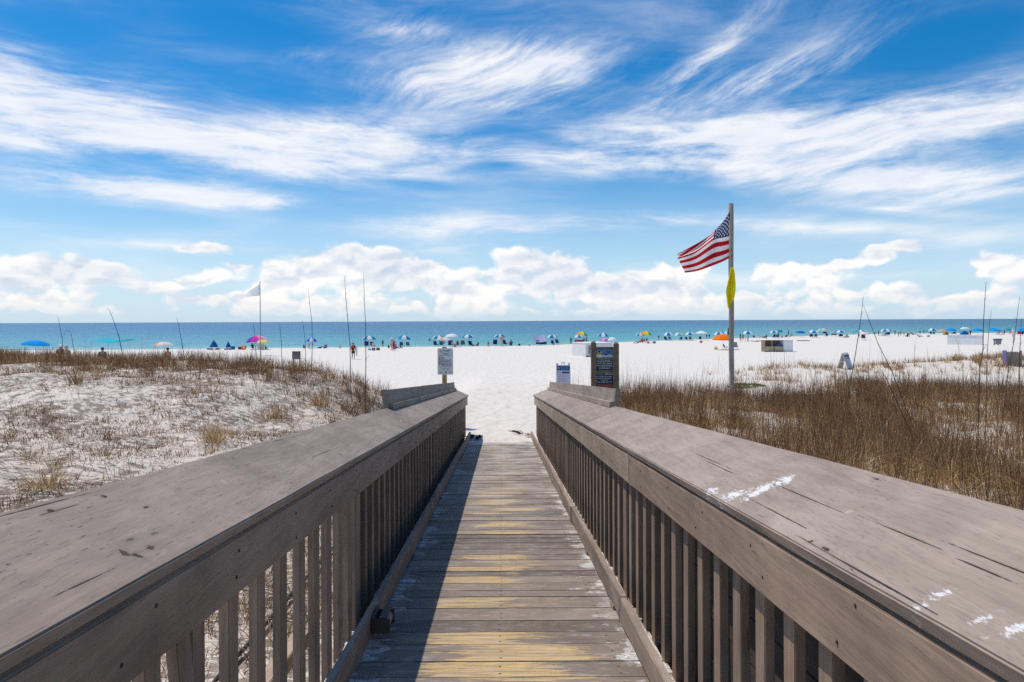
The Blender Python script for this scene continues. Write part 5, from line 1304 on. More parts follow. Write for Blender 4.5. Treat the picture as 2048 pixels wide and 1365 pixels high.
PE = [
 (121, 681.5, -46, 'stand', 'tan', 'cap', WHT, [('shirt', (.28, .02, .025)), ('shorts', NV)], 0, 'person in dark red shirt and white cap behind the left dune'),
 (132.5, 691.5, -46, 'stand', 'fair', 'hair', BL, [('shirt', (.40, .30, .18)), ('shorts', BR)], 5, 'small child in sandy shirt beside the red shirted person'),
 (205, 681.5, -50, 'stand', 'fair', 'hair', DK, [('long_shirt', (.10, .105, .12)), ('shorts', (.5, .45, .4))], 20, 'person in dark jacket standing under the turquoise sunshade'),
 (212, 694, -52, 'sit', 'pink', 'hair', BR, [('shirt', (.42, .10, .07))], 0, 'seated person in rust red next to the dark jacketed one under the turquoise sunshade'),
 (335.5, 681.5, -56, 'stand', 'pink', 'hair', DK, [('shorts', BK)], 0, 'bare backed sunburnt man standing in front of the whitish umbrella'),
 (505, 686, 699, 'chair', 'brown', 'hair', DK, [('long_shirt', BK), ('trousers', BK)], 10, 'person all in black seated under the pink and yellow umbrella'),
 (531.5, 691, 699, 'sit', 'tan', 'hair', DK, [('shirt', (.15, .17, .22))], -20, 'person in grey sitting right of the hanging white sheet'),
 (618, 684.5, 698.5, 'akimbo', 'pink', 'sun_hat', WHT, [('bikini_top', (.22, .04, .04)), ('briefs', (.25, .05, .05))], 0, 'woman in white sun hat standing under the royal blue umbrella'),
 (608, 689, 697.5, 'sit', 'brown', 'hair', DK, [('shirt', (.10, .09, .07))], 0, 'dark clothed person sitting left of the woman in the white sun hat'),
 (680, 690.5, 697.5, 'sit', 'pink', 'hair', BR, [('bikini_top', (.4, .25, .25))], 0, 'lone person sitting at the water between the purple float and the backpacker'),
 (706.5, 686, 719, 'walk', 'tan', 'cap', BK, [('shirt', (.36, .05, .03)), ('shorts', (.035, .06, .05))], 8, 'man in black cap and dark shorts walking, red backpack and white towel'),
 (746.5, 683.5, 695.5, 'chair', 'tan', 'hair', DK, [('shirt', (.75, .72, .7))], -14, 'person in white on the dark chair under the umbrella by the tallest stalk'),
 (765.5, 680, 694.5, 'stand', 'tan', 'long_hair', DK, [('shirt', (.10, .09, .03)), ('shorts', (.12, .11, .05))], 30, 'person in olive standing left of the woman with the pink bag'),
 (784, 676, 702, 'stand', 'tan', 'sun_hat', WHT, [('long_shirt', (.70, .50, .50)), ('shorts', (.70, .3, .3))], -6, 'woman in white hat and pale pink top standing on the open sand'),
 (787.5, 679, 702, 'stand', 'tan', 'hair', BL, [('shirt', (.45, .02, .12)), ('shorts', (.4, .02, .1))], 6, 'blond woman in deep pink close behind the white hatted woman'),
 (777.5, 689.5, 697, 'sit', 'brown', 'hair', DK, [('shirt', BK)], 0, 'person in black sitting left of the white hatted woman'),
 (793, 688, 698, 'sit', 'fair', 'hair', DK, [('shirt', (.20, .18, .40)), ('shorts', (.05, .06, .25))], -60, 'person in purple sitting right of the white hatted woman'),
 (801, 688.5, 697, 'sit', 'brown', 'hair', BR, [('shirt', (.16, .07, .04))], -40, 'person in brown sitting before the empty blue chair'),
 (905.5, 680, 694.7, 'chair', 'fair', 'hair', DK, [('shirt', (.55, .42, .35))], -35, 'dark haired person in cream seated beside the big navy chair'),
 (914.5, 680.5, 694.7, 'chair', 'tan', 'hair', DK, [('shirt', (.20, .03, .05))], 40, 'dark haired person in wine red facing the one in cream'),
 (955.5, 683.5, 691, 'sit', 'brown', 'long_hair', DK, [('bikini_top', BK)], 30, 'dark woman sitting alone right of the navy chair with stretched legs'),
 (976.5, 683, 693.5, 'sit', 'pink', 'long_hair', DK, [('bikini_top', RED)], 0, 'long haired woman sitting with her back turned left of the bare chested man'),
 (1003.5, 670, 693.5, 'akimbo', 'pink', 'hair', DK, [('shorts', (.55, .50, .55))], 12, 'bare backed man in pale shorts standing with elbows out'),
 (1022, 679, 688.5, 'sit', 'tan', 'hair', DK, [('shirt', (.12, .06, .06))], 10, 'dark haired person sitting right of the bare backed man'),
 (945, 686, 691.5, 'recline', 'tan', 'hair', DK, [('shorts', BK)], -90, 'person stretched out to the right in front of the navy chair'),
 (1142, 675, 688.5, 'phone', 'brown', 'hair', DK, [('shirt', (.14, .03, .05)), ('trousers', BK)], 0, 'person in dark clothes standing left of the red cart by the water'),
 (1168, 676, 688, 'stand', 'brown', 'hair', DK, [('shirt', (.04, .14, .10)), ('shorts', NV)], 0, 'person in green standing behind the red cart'),
 (1173, 673, 688.5, 'stand', 'tan', 'hair', BR, [('shirt', (.42, .20, .12)), ('shorts', BK)], 10, 'person in orange brown standing under the rainbow umbrella'),
 (1277, 679, 686.5, 'recline', 'brown', 'hair', DK, [('shirt', (.25, .03, .04))], 80, 'person in dark red leaning back at the left of the red group'),
 (1284.5, 675, 687, 'chair', 'pink', 'hair', DK, [('shirt', (.50, .05, .05)), ('shorts', RED)], -20, 'person in bright red seated in the middle of the group under the striped umbrella'),
 (1288, 677, 686, 'chair', 'tan', 'hair', BR, [('shirt', (.30, .04, .06))], 20, 'person in maroon seated at the right of the red group'),
 (1293.5, 675.5, 685, 'chair', 'brown', 'hair', DK, [('shirt', (.10, .10, .13))], 10, 'person in charcoal behind the red group under the striped umbrella'),
 (1272, 683.5, 688, 'recline', 'fair', 'hair', BR, [('briefs', RED)], 70, 'pale person lying at the left foot of the red group'),
 (1317.5, 671, 680.5, 'akimbo', 'tan', 'hair', BR, [('shirt', (.18, .05, .05)), ('shorts', (.6, .55, .5))], 0, 'person in brown top standing at the water between two umbrellas'),
 (1332, 674, 682, 'chair', 'brown', 'hair', DK, [('shirt', BK)], -30, 'dark person on the left chair of the first pair right of the striped umbrella'),
 (1413.5, 669, 677, 'stand', 'brown', 'hair', DK, [('shirt', BK)], 0, 'left of two dark bathers standing at the water by the white umbrella'),
 (1418.5, 668, 676, 'stand', 'brown', 'hair', DK, [('shirt', NV)], 0, 'right of two dark bathers standing at the water by the white umbrella'),
 (1481, 667.7, 684, 'stand', 'tan', 'long_hair', DK, [('bikini_top', (.45, .12, .18)), ('briefs', DK)], -40, 'dark haired woman standing first right of the flagpole'),
 (1486, 669, 681, 'stand', 'tan', 'hair', DK, [('shirt', (.30, .12, .10)), ('shorts', NV)], 20, 'person in brick red standing second right of the flagpole'),
 (1490.5, 675, 684, 'bend', 'pink', 'hair', BR, [('briefs', (.6, .55, .55))], 70, 'person bending forward in the group right of the flagpole'),
 (1496, 670.5, 684, 'stand', 'tan', 'hair', DK, [('bikini_top', (.22, .05, .05)), ('briefs', (.55, .4, .35))], 30, 'woman in dark red swimwear standing at the right of the group by the flagpole'),
 (1515, 679.5, 684, 'lie', 'fair', 'hair', BR, [('briefs', DK)], 80, 'sunbather lying flat on the sand left of the open white box'),
 (1527, 669.5, 677, 'recline', 'brown', 'hair', DK, [('shirt', BK)], 80, 'dark person leaning back behind the left end of the open box'),
 (1533, 670, 682, 'walk', 'pink', 'hair', DK, [('shirt', (.40, .06, .05))], 30, 'person in red at the left end of the open box'),
 (1557, 665, 677, 'stand', 'tan', 'hair', DK, [('shirt', (.30, .06, .12)), ('shorts', BK)], 10, 'person in plum standing under the small teal umbrella'),
 (1564, 671, 676.5, 'sit', 'tan', 'hair', BR, [('shirt', (.20, .06, .05))], 0, 'person in brown sitting left of the closed blue umbrella'),
 (1582.3, 665.5, 676, 'chair', 'pink', 'hair', DK, [('shirt', (.55, .45, .40))], 15, 'person in pale shirt right of the closed blue umbrella'),
 (1620, 668.5, 675.5, 'chair', 'tan', 'hair', DK, [('shirt', (.30, .07, .06))], -30, 'person in rust seated left of the pair of chairs by the pink tilted umbrella'),
 (1694.5, 668, 675, 'sit', 'brown', 'hair', DK, [('shirt', BK)], -80, 'dark person sitting beside the low white tent'),
 (1707, 665, 670.5, 'stand', 'pink', 'hair', DK, [('briefs', DK)], 0, 'lone bather standing in the water left of the crossed stalks'),
 (1718, 667, 676, 'stand', 'tan', 'hair', DK, [('shirt', (.06, .10, .12)), ('shorts', BK)], 0, 'person in dark teal standing left of the pale umbrella'),
 (1750, 664, 672.5, 'stand', 'brown', 'hair', DK, [('shirt', (.04, .10, .12)), ('shorts', WHT)], 0, 'person in teal at the leaning stalk'),
 (1757, 661.5, 672, 'stand', 'tan', 'hair', DK, [('shirt', (.20, .18, .30)), ('shorts', NV)], 0, 'person in violet standing right of the leaning stalk'),
 (1766, 665, 672.5, 'recline', 'pink', 'hair', BR, [('briefs', RED)], 80, 'person reclining left of the pair of chairs beyond the crossed stalks'),
 (1790, 660.5, 671.5, 'akimbo', 'tan', 'hair', DK, [('shirt', (.25, .22, .38)), ('shorts', NV)], 0, 'tall person in mauve at the left of the big group'),
 (1797, 663, 674, 'stand', 'tan', 'sun_hat', (.6, .45, .25), [('bikini_top', (.5, .2, .08)), ('briefs', RED)], 10, 'person in straw hat in the big group'),
 (1801.5, 662, 672.5, 'stand', 'pink', 'hair', DK, [('shirt', (.30, .10, .10)), ('shorts', BK)], -10, 'person in dusty red in the middle of the big group'),
 (1808, 662, 673, 'akimbo', 'pink', 'cap', WHT, [('briefs', RED)], 0, 'person in white cap in the middle of the big group'),
 (1815, 666, 674.5, 'sit', 'brown', 'hair', DK, [('shirt', (.10, .06, .05))], 0, 'dark person sitting at the front of the big group'),
 (1819.5, 666.5, 674.5, 'bend', 'pink', 'hair', BR, [('shirt', (.55, .08, .10))], 40, 'person in pink bending at the right of the big group'),
 (1826, 664, 670.5, 'recline', 'pink', 'hair', DK, [('shirt', (.45, .10, .15))], -80, 'person in rose reclining right of the big group'),
 (1840, 661, 670.5, 'stand', 'brown', 'hair', DK, [('shirt', BK), ('shorts', WHT)], 0, 'person in black top between the big group and the teal white umbrella'),
 (1839, 668.5, 674.5, 'recline', 'tan', 'hair', BR, [('briefs', DK)], -75, 'person leaning back on the sand in front of the one in the black top'),
 (1847.5, 659.7, 667, 'stand', 'brown', 'hair', DK, [('briefs', BK)], 0, 'dark bather in the shallows left of the teal white umbrella'),
 (1852, 661, 667, 'stand', 'tan', 'hair', DK, [('briefs', BK)], 0, 'slimmer bather in the shallows beside a dark one'),
 (1941, 659.5, 672, 'walk', 'brown', 'sun_hat', (.75, .6, .5), [('shirt', (.06, .03, .10)), ('trousers', NV)], -10, 'person in dark purple with pale hat right of the blue beach tent'),
 (2009, 660, 669, 'stand', 'brown', 'hair', DK, [('shirt', (.20, .06, .06)), ('shorts', BK)], 0, 'person in maroon standing right of the tilted azure umbrella'),
 (2003, 665, 670.5, 'recline', 'pink', 'hair', BR, [('briefs', RED)], 70, 'person reclining on the sand beside the red chair')]
for r_ in PE: person(*r_)

# swimmer far out
p = at(859, 684, 150); o = link('person', part_mesh('stand', 'body'), None, (p.x, 150, -1.35), (0, 0, 0), (1, 1, 1), plain('skin tan', SK['tan'], .55, .3, .05))
tag(o, 'swimmer standing chest deep in the sea above the post sign', 'person', 'people on the beach'); link('hair', part_mesh('stand', 'hair'), o, mat=plain('head hair', DK, .8, .1))
# ------------------------------------------------------------------ loose things on the beach
man = base_of(706.5, 719)
t = thing('backpack', 'red and black backpack on the back of the walking man', 'backpack', man + Vector((.0, -.18, 1.12)))
mb = MB(); mb.ball(man + Vector((0, -.20, 1.22)), (.17, .10, .25), 12); mb.build('bag', plain('red backpack cloth', (.42, .05, .03), .8), t, smooth=True)
mb = MB(); mb.ball(man + Vector((0, -.28, 1.13)), (.12, .05, .12), 10); mb.build('pocket', plain('dark backpack pocket', (.10, .03, .02), .8), t, smooth=True)
mb = MB(); mb.box(man + Vector((.36, .05, .98)), (.10, .34, .85)); mb.box(man + Vector((.38, .0, .50)), (.05, .28, .35))
o = mb.build('towel', plain('white towel cloth', (.78, .77, .76), .9), None, origin=man + Vector((.36, .05, .98)), bevel=.02); tag(o, 'white towel hanging over the arm of the man with the red backpack', 'towel')

def bag(px, top, b, wpx, col, label, name='beach_bag', handles=True):
    p = base_of(px, b); m = mpp(p); u, v = ray(px, top); H = max(.18, CZ + v * p.y - p.z); W = wpx * m
    t = thing(name, label, 'bag', p)
    mb = MB(); prof = [(W * .46, 0), (W * .5, H * .25), (W * .46, H * .62), (W * .36, H * .70), (0, H * .70)]
    k = len(mb.v); mb.lathe(prof, (0, 0, 0), 12); mb.v = [(x + p.x, y * .6 + p.y, z + p.z) for x, y, z in mb.v]
    mb.build('bag_body', plain('bag cloth', col, .8), t, smooth=True)
    if handles:
        mb = MB()
        mb.tube([p + Vector((W * .28 * math.cos(a), 0, H * .66 + H * .34 * math.sin(a))) for a in np.linspace(0, PI, 9)], .018, 6); mb.build('handle', plain('bag handle', tuple(c * .5 for c in col), .8), t, smooth=True)
bag(789, 689, 699, 5, (.62, .05, .20), 'deep pink bag beside the white hatted woman')
bag(1038.5, 686.3, 689.3, 4.5, (.03, .03, .03), 'black bag on the sand at the foot of the guy line')
bag(1059, 689.3, 691.2, 4, (.04, .035, .03), 'low black bag left of the lavender sunshade')
bag(1402, 681, 686, 6, (.45, .06, .12), 'raspberry bag on the sand in front of the white pointed umbrella')
bag(1308.7, 681.5, 687.3, 6, (.16, .08, .20), 'purple bag on the sand right of the orange bucket')
bag(1431.5, 692.5, 699.3, 7, (.55, .60, .05), 'lime yellow bag at the left of the orange umbrella shade')
bag(756, 693.5, 701, 8, (.20, .14, .10), 'brown bag at the right end of the heap of bags')
bag(747, 694, 701.5, 8, (.16, .16, .20), 'grey patterned bag in the middle of the heap of bags')
bag(739, 696, 701, 7, (.20, .48, .52), 'aqua bag at the left end of the heap of bags')
bag(1107, 688.5, 690.8, 3, (.03, .03, .03), 'small black bag under the umbrella right of the lavender sunshade')
bag(1857, 670, 674, 6, (.22, .20, .17), 'grey brown bag lying on the sand before the teal white umbrella on the right')

def cooler(px, top, b, wpx, col, lid, label):
    p = base_of(px, b); m = mpp(p); u, v = ray(px, top); H = max(.25, CZ + v * p.y - p.z); W = wpx * m; D = W * .65
    t = thing('cooler', label, 'cooler', p)
    mb = MB(); mb.box(p + Vector((0, 0, H * .4)), (W, D, H * .8)); mb.build('cooler_body', plain('cooler plastic', col, .45), t, bevel=.02)
    mb = MB(); mb.box(p + Vector((0, 0, H * .9 + .003)), (W * 1.04, D * 1.05, H * .2)); mb.build('lid', plain('cooler lid', lid, .45), t, bevel=.02)
    mb = MB(); mb.tube([p + Vector((-W * .55, 0, H * .6)), p + Vector((-W * .57, 0, H * 1.12)), p + Vector((W * .57, 0, H * 1.12)), p + Vector((W * .55, 0, H * .6))], .014, 6); mb.build('handle', plain('cooler handle', (.5, .5, .5), .5), t)
cooler(466, 693, 699.5, 7.5, (.02, .16, .42), (.04, .25, .5), 'blue cooler right of the smaller blue cabana')
cooler(479.5, 694, 699.5, 6, (.28, .03, .03), (.30, .05, .05), 'dark red cooler left of the orange ring')
cooler(1200, 684.5, 690, 7, (.55, .02, .02), (.6, .05, .04), 'red cooler right of the left post of the wooden sign')
def bucket(px, top, b, wpx, col, label):
    p = base_of(px, b); m = mpp(p); u, v = ray(px, top); H = max(.2, CZ + v * p.y - p.z); W = wpx * m / 2
    t = thing('bucket', label, 'bucket', p)
    mb = MB(); mb.lathe([(0, .01), (W * .75, .0), (W, H), (W * .94, H), (W * .7, .03), (0, .03)], p, 16); mb.build('pail', plain('bucket plastic', col, .4), t, smooth=True)
    mb = MB(); mb.tube([p + Vector((W * math.cos(a), 0, H + W * .5 * math.sin(a))) for a in np.linspace(0, PI, 9)], .012, 6); mb.build('handle', plain('bucket wire', (.6, .6, .6), .4), t)
bucket(1296.3, 683.5, 687.5, 5, (.75, .16, .02), 'orange bucket right of the group in red')

# orange swim ring and purple float
p = base_of(487.5, 700); m = mpp(p); mb = MB(); Rr = 4.4 * m; rr = 1.7 * m
for i in range(20):
    pass
vs = []; fs = []; n1, n2 = 22, 10
for i in range(n1):
    for j in range(n2):
        a = 2 * PI * i / n1; b2 = 2 * PI * j / n2; r = (Rr - rr * .5) + rr * math.cos(b2)
        vs.append((p.x + r * math.cos(a), p.y + rr * math.sin(b2) + r * math.sin(a) * .25, p.z + Rr + r * math.sin(a)))
        fs.append((i * n2 + j, ((i + 1) % n1) * n2 + j, ((i + 1) % n1) * n2 + (j + 1) % n2, i * n2 + (j + 1) % n2))
mb.add(vs, fs); o = mb.build('swim_ring', plain('orange vinyl', (.80, .16, .02), .35, .4), None, origin=p, smooth=True); tag(o, 'orange swim ring standing on edge left of the person in black', 'swim ring')
p = base_of(650, 697); m = mpp(p); mb = MB()
mb.ball(p + Vector((0, 0, .22)), (4.6 * m, .55, .22), 16); mb.ball(p + Vector((1.0 * m, 0, .42)), (2.4 * m, .4, .20), 12); mb.ball(p + Vector((3.6 * m, 0, .40)), (1.0 * m, .35, .2), 10)
o = mb.build('pool_float', plain('violet vinyl', (.24, .16, .42), .4), None, origin=p, smooth=True); tag(o, 'violet inflatable float at the water right of the royal blue umbrella', 'float')
p = base_of(640, 697); mb = MB(); mb.ball(p + Vector((0, 0, .10)), (.28, .2, .12), 10); mb.ball(p + Vector((-.3, .05, .06)), (.12, .15, .08), 8); mb.ball(p + Vector((.22, 0, .22)), (.10, .12, .1), 8)
o = mb.build('clothes_pile', plain('dark clothes', (.06, .05, .05), .9), None, origin=p, smooth=True); tag(o, 'dark little pile of clothes left of the violet float', 'clothes')

# ---- blue cabanas, closed, left of the beach
def cabana(px, top, b, wpx, label):
    p = base_of(px, b); m = mpp(p); u, v = ray(px, top); H = CZ + v * p.y - p.z; W = wpx * m
    t = thing('beach_cabana', label, 'cabana', p, 'blue cabanas')
    base_h = H * .27
    mb = MB(); n = 9; vs = [p + Vector((0, 0, H))]
    for k in range(n):
        a = -PI * .05 + PI * 1.1 * k / (n - 1); vs.append(p + Vector((-W / 2 * math.cos(a), -.75 * math.sin(a) + .1, base_h)))
        vs.append(p + Vector((-W * .27 * math.cos(a), -.42 * math.sin(a) + .05, base_h + (H - base_h) * .52)))
    fs = []
    for k in range(n - 1):
        fs += [(0, 2 + 2 * k, 4 + 2 * k), (2 + 2 * k, 1 + 2 * k, 3 + 2 * k, 4 + 2 * k)]
    mb.add(vs, fs); mb.build('hood', fabric('blue canvas', (.012, .085, .30), .1), t, smooth=True)
    mb = MB(); mb.box(p + Vector((0, .1, base_h * .62)), (W * .72, .9, base_h * .25)); mb.build('seat', plain('white cushion', (.75, .74, .72), .8), t, bevel=.03)
    for s in (-1, 1):
        mb = MB(); mb.box(p + Vector((s * W * .30, .1, base_h * .25)), (.08, .8, base_h * .5)); mb.build('leg', plain('white painted wood', (.7, .69, .67), .6), t, bevel=.01)
        mb = MB(); mb.box(p + Vector((s * W * .58, -.1, base_h * .30)), (W * .22, .5, base_h * .45)); mb.build('side_table', plain('greenish wood', (.12, .11, .075), .8), t, bevel=.02)
cabana(427.5, 680, 700, 17, 'wider blue hooded cabana behind the left dune crest')
cabana(456.5, 682.5, 700, 9.5, 'narrower blue hooded cabana left of the blue cooler')

# ---- hanging white sheet by the rainbow umbrella
p = base_of(521.5, 700); m = mpp(p); mb = MB(); H = 19.5 * m; W = 12 * m; nx, nz = 10, 8
vs = [p + Vector((W * (i / nx - .5), .12 * math.sin(i * 1.3) * (1 - k / nz * .3), .05 + (H - .05) * k / nz)) for k in range(nz + 1) for i in range(nx + 1)]
vs2 = [v + Vector((0, .012, 0)) for v in vs]; q = lambda k, i: k * (nx + 1) + i; N0 = len(vs)
fs = [(q(k, i), q(k, i + 1), q(k + 1, i + 1), q(k + 1, i)) for k in range(nz) for i in range(nx)]
mb.add(vs + vs2, fs + [tuple(x + N0 for x in f[::-1]) for f in fs])
t = thing('windbreak_sheet', 'white sheet hung upright beside the pink and yellow umbrella', 'windbreak', p); mb.build('sheet', fabric('white sheet', (.78, .76, .73), .3), t, smooth=True)
for s in (-1, 1):
    mb = MB(); mb.tube([p + Vector((s * W * .5, .03, -.1)), p + Vector((s * W * .5, .03, H + .05))], .02, 6); mb.build('pole', plain('grey stake', (.3, .3, .3)), t)

# ---- stretched sunshades
def shade_cloth(P4, sag, mat, t, n=10):
    mb = MB(); a, b2, c, d = [Vector(v) for v in P4]; vs = []
    for j in range(n + 1):
        for i in range(n + 1):
            s, r = i / n, j / n
            w = 1 - .10 * math.sin(PI * r)
            q_ = a.lerp(b2, s).lerp(d.lerp(c, s), r); q_.z += -sag * 4 * s * (1 - s) - sag * .5 * 4 * r * (1 - r) + .03 * math.sin(9 * s + 4 * r)
            vs.append(q_)
    k = len(vs); vs2 = [v + Vector((0, 0, -.012)) for v in vs]; q = lambda j, i: j * (n + 1) + i
    fs = [(q(j, i), q(j, i + 1), q(j + 1, i + 1), q(j + 1, i)) for j in range(n) for i in range(n)]
    mb.add(vs + vs2, fs + [tuple(x + k for x in f[::-1]) for f in fs]); mb.build('canopy', mat, t, smooth=True)
Y = 58.0; a = at(168, 679.5, Y); b2 = at(262, 679.5, Y)
p = base_of(214, -58); t = thing('sunshade', 'turquoise sunshade stretched between poles behind the left dune', 'sunshade', p)
zt = a.z
shade_cloth([(a.x, Y, zt), (b2.x, Y, zt + .05), (b2.x - .5, Y + 2.6, zt + .12), (a.x + .5, Y + 2.6, zt + .1)], .22, fabric('turquoise lycra', (.06, .62, .72), .4), t)
for x_, y_ in ((a.x + .1, Y), (b2.x - .1, Y), (b2.x - .5, Y + 2.6), (a.x + .5, Y + 2.6)):
    mb = MB(); mb.tube([(x_, y_, tz(x_, y_) - .1), (x_, y_, zt + .02)], .02, 6); mb.build('pole', plain('aluminium pole', (.5, .52, .52), .35, .5), t)
p = base_of(1080, 690.5); Y = p.y; m = mpp(p)
t = thing('sunshade', 'lavender sunshade cloth billowing over a row of dark chairs', 'sunshade', p)
c4 = [at(1066.5, 669.5, Y + 1.2), at(1089, 669, Y + 1.2), at(1095, 681.5, Y - 1.4), at(1067, 682.5, Y - 1.4)]
shade_cloth(c4, .28, fabric('lavender lycra', (.42, .44, .66), .35), t)
for s in (1067.0, 1089):
    q_ = at(s, 670, Y + 1.2); mb = MB(); mb.tube([(q_.x, q_.y, -.1), (q_.x, q_.y, q_.z + .05)], .022, 6); mb.build('pole', plain('aluminium pole', (.5, .52, .52), .35, .5), t)
q_ = at(1067, 671.5, Y + 1.2); e = base_of(1039, 688.8); mb = MB(); mb.tube([q_, (q_ + e) / 2 + Vector((0, 0, -.05)), e], .015, 5); mb.build('guy_line', plain('teal rope', (.05, .16, .18), .8), t)

# ---- low tents
def dome(px, top, b, wpx, col, label, name='beach_tent'):
    p = base_of(px, b); m = mpp(p); u, v = ray(px, top); H = max(.4, CZ + v * p.y - p.z); W = wpx * m / 2
    t = thing(name, label, 'beach tent', p); mb = MB(); n, k = 14, 6; vs = []; fs = []
    for j in range(k + 1):
        ph = PI / 2 * j / k
        for i in range(n + 1):
            a = -PI * .15 + PI * 1.3 * i / n; vs.append(p + Vector((W * math.cos(a) * math.cos(ph), .9 * math.sin(a) * math.cos(ph), H * math.sin(ph) * (1 + .04 * math.cos(6 * a)))))
    for j in range(k):
        for i in range(n): fs.append((j * (n + 1) + i, j * (n + 1) + i + 1, (j + 1) * (n + 1) + i + 1, (j + 1) * (n + 1) + i))
    mb.add(vs, fs); mb.build('shell', fabric('tent cloth ' + label[:8], col, .25), t, smooth=True)
    mb = MB(); mb.tube([p + Vector((W * math.cos(a), -.4, .02 + H * math.sin(a))) for a in np.linspace(0, PI, 13)], .02, 6); mb.build('hoop', plain('tent pole', (.4, .4, .4), .5), t)
dome(1690, 671.5, 675.8, 10, (.72, .73, .73), 'low white beach tent right of the chairs beyond the red table')
dome(1928.5, 662, 670, 17, (.04, .22, .55), 'blue beach tent under the pale aqua umbrella')
dome(1892, 664, 670, 9, (.48, .26, .12), 'tan beach tent right of the beige umbrella')

# ---- red table, red cart
p = base_of(1667.5, 674.5); m = mpp(p); t = thing('folding_table', 'small red table on the sand beside the blue umbrella with a white panel', 'table', p); red = plain('red plastic', (.30, .02, .025), .5)
mb = MB(); mb.box(p + Vector((0, 0, .62)), (8.5 * m, .6, .30)); mb.build('table_top', red, t, bevel=.02)
for s in (-1, 1):
    for r in (-1, 1):
        mb = MB(); mb.tube([p + Vector((s * 3.6 * m, r * .24, 0)), p + Vector((s * 3.6 * m, r * .24, .5))], .022, 6); mb.build('leg', red, t)
p = base_of(1158, 690); m = mpp(p); t = thing('beach_cart', 'red and white beach cart piled with towels left of the wooden sign', 'cart', p)
mb = MB(); mb.box(p + Vector((0, 0, .62)), (17 * m, .8, .42)); mb.build('cart_body', plain('red cart cloth', (.45, .03, .06), .7), t, bevel=.03)
mb = MB(); mb.box(p + Vector((1 * m, -.42, .46)), (14 * m, .03, .18)); mb.build('side_band', plain('pink white band', (.72, .45, .5), .7), t)
for s in (-1, 1):
    for r in (-1, 1):
        mb = MB(); mb.tube([p + Vector((s * 6 * m, r * .42 - .05, .2)), p + Vector((s * 6 * m, r * .42 + .05, .2))], .2, 14); mb.build('wheel', plain('black tyre', (.03, .03, .03), .6), t)
    mb = MB(); mb.tube([p + Vector((s * 7.5 * m, 0, .8)), p + Vector((s * 7.5 * m, 0, 1.55))], .022, 6); mb.build('corner_post', plain('white tube', (.7, .7, .7), .5), t)

# ---- storage boxes
whitebox = wood('white painted box boards', (.84, .83, .80), (.77, .755, .73), 'X', .25); box_in = wood('raw box timber', (.30, .22, .14), (.20, .145, .09), 'X', .8)
def storage_box(px0, px1, top, b, corner, label, emblem):
    """closed white box seen over its near corner; corner = share of the width taken by the left face"""
    pc = base_of(px0 + (px1 - px0) * corner, b); m = mpp(pc); u, v = ray(px0, top); H = CZ + v * pc.y - pc.z
    wl = (px1 - px0) * corner * m; wr = (px1 - px0) * (1 - corner) * m
    t = thing('storage_box', label, 'storage box', pc, 'white beach storage boxes')
    ang = math.radians(22) if corner < .5 else math.radians(52)
    ax = Vector((math.cos(ang), math.sin(ang), 0)); ay = Vector((-math.sin(ang), math.cos(ang), 0))
    LX = wr / ax.x; LY = wl / abs(ay.x)
    def Q(a, b3, z): return pc + ax * a + ay * b3 + Vector((0, 0, z))
    mb = MB(); vs = [Q(a, b3, z) for z in (-.1, H - .05) for a, b3 in ((0, 0), (LX, 0), (LX, LY), (0, LY))]
    mb.add(vs, [(0, 1, 2, 3), (4, 7, 6, 5), (0, 4, 5, 1), (1, 5, 6, 2), (2, 6, 7, 3), (3, 7, 4, 0)]); mb.build('box_body', whitebox, t, bevel=.01)
    mb = MB(); vs = [Q(a, b3, z) for z in (H - .047, H) for a, b3 in ((-.04, -.04), (LX + .04, -.04), (LX + .04, LY + .04), (-.04, LY + .04))]
    mb.add(vs, [(0, 1, 2, 3), (4, 7, 6, 5), (0, 4, 5, 1), (1, 5, 6, 2), (2, 6, 7, 3), (3, 7, 4, 0)]); mb.build('lid', whitebox, t, bevel=.008)
    if emblem:
        # dark square plaque with a pale geometric mark
        a0, a1 = emblem; mb = MB(); z0, z1 = H * .24, H * .80
        mb.add([Q(a0 * LX, -.012, z0), Q(a1 * LX, -.012, z0), Q(a1 * LX, -.012, z1), Q(a0 * LX, -.012, z1), Q(a0 * LX, -.002, z0), Q(a1 * LX, -.002, z0), Q(a1 * LX, -.002, z1), Q(a0 * LX, -.002, z1)], [(0, 1, 2, 3), (7, 6, 5, 4), (0, 4, 5, 1), (1, 5, 6, 2), (2, 6, 7, 3), (3, 7, 4, 0)])
        pl = mb.build('plaque', plain('dark brown plaque', (.06, .045, .035), .6), t)
        mb = MB(); w = (a1 - a0) * LX
        for (u0, u1, v0, v1) in ((.12, .24, .1, .9), (.12, .55, .78, .9), (.12, .55, .1, .22), (.45, .55, .1, .5), (.32, .55, .44, .52), (.66, .76, .1, .9), (.66, .92, .78, .9), (.66, .88, .46, .55)):
            mb.add([Q(a0 * LX + u * w, -.016, z0 + vv * (z1 - z0)) for u, vv in ((u0, v0), (u1, v0), (u1, v1), (u0, v1))], [(0, 1, 2, 3)])
        mb.build('emblem', plain('pale plaque mark', (.60, .55, .48), .6), pl)
    mb = MB(); mb.tube([Q(-.02, -.06, .03), Q(LX * .5, -.10, .02), Q(LX, -.06, .03)], .035, 6); mb.build('skid', plain('dark skid', (.10, .09, .08), .8), t)
storage_box(1149, 1229, 686.5, 714.5, .28, 'closed white box behind the wooden sign with a dark plaque at its corner', (.10, .24))
storage_box(1918, 1977, 671, 690.5, .80, 'closed white box on the far right with a square dark plaque', (.10, .85))
p = base_of(1560, 704.2); m = mpp(p); H = 24 * m; t = thing('storage_box', 'white box with its wooden front open, blue mat inside', 'storage box', p, 'white beach storage boxes')
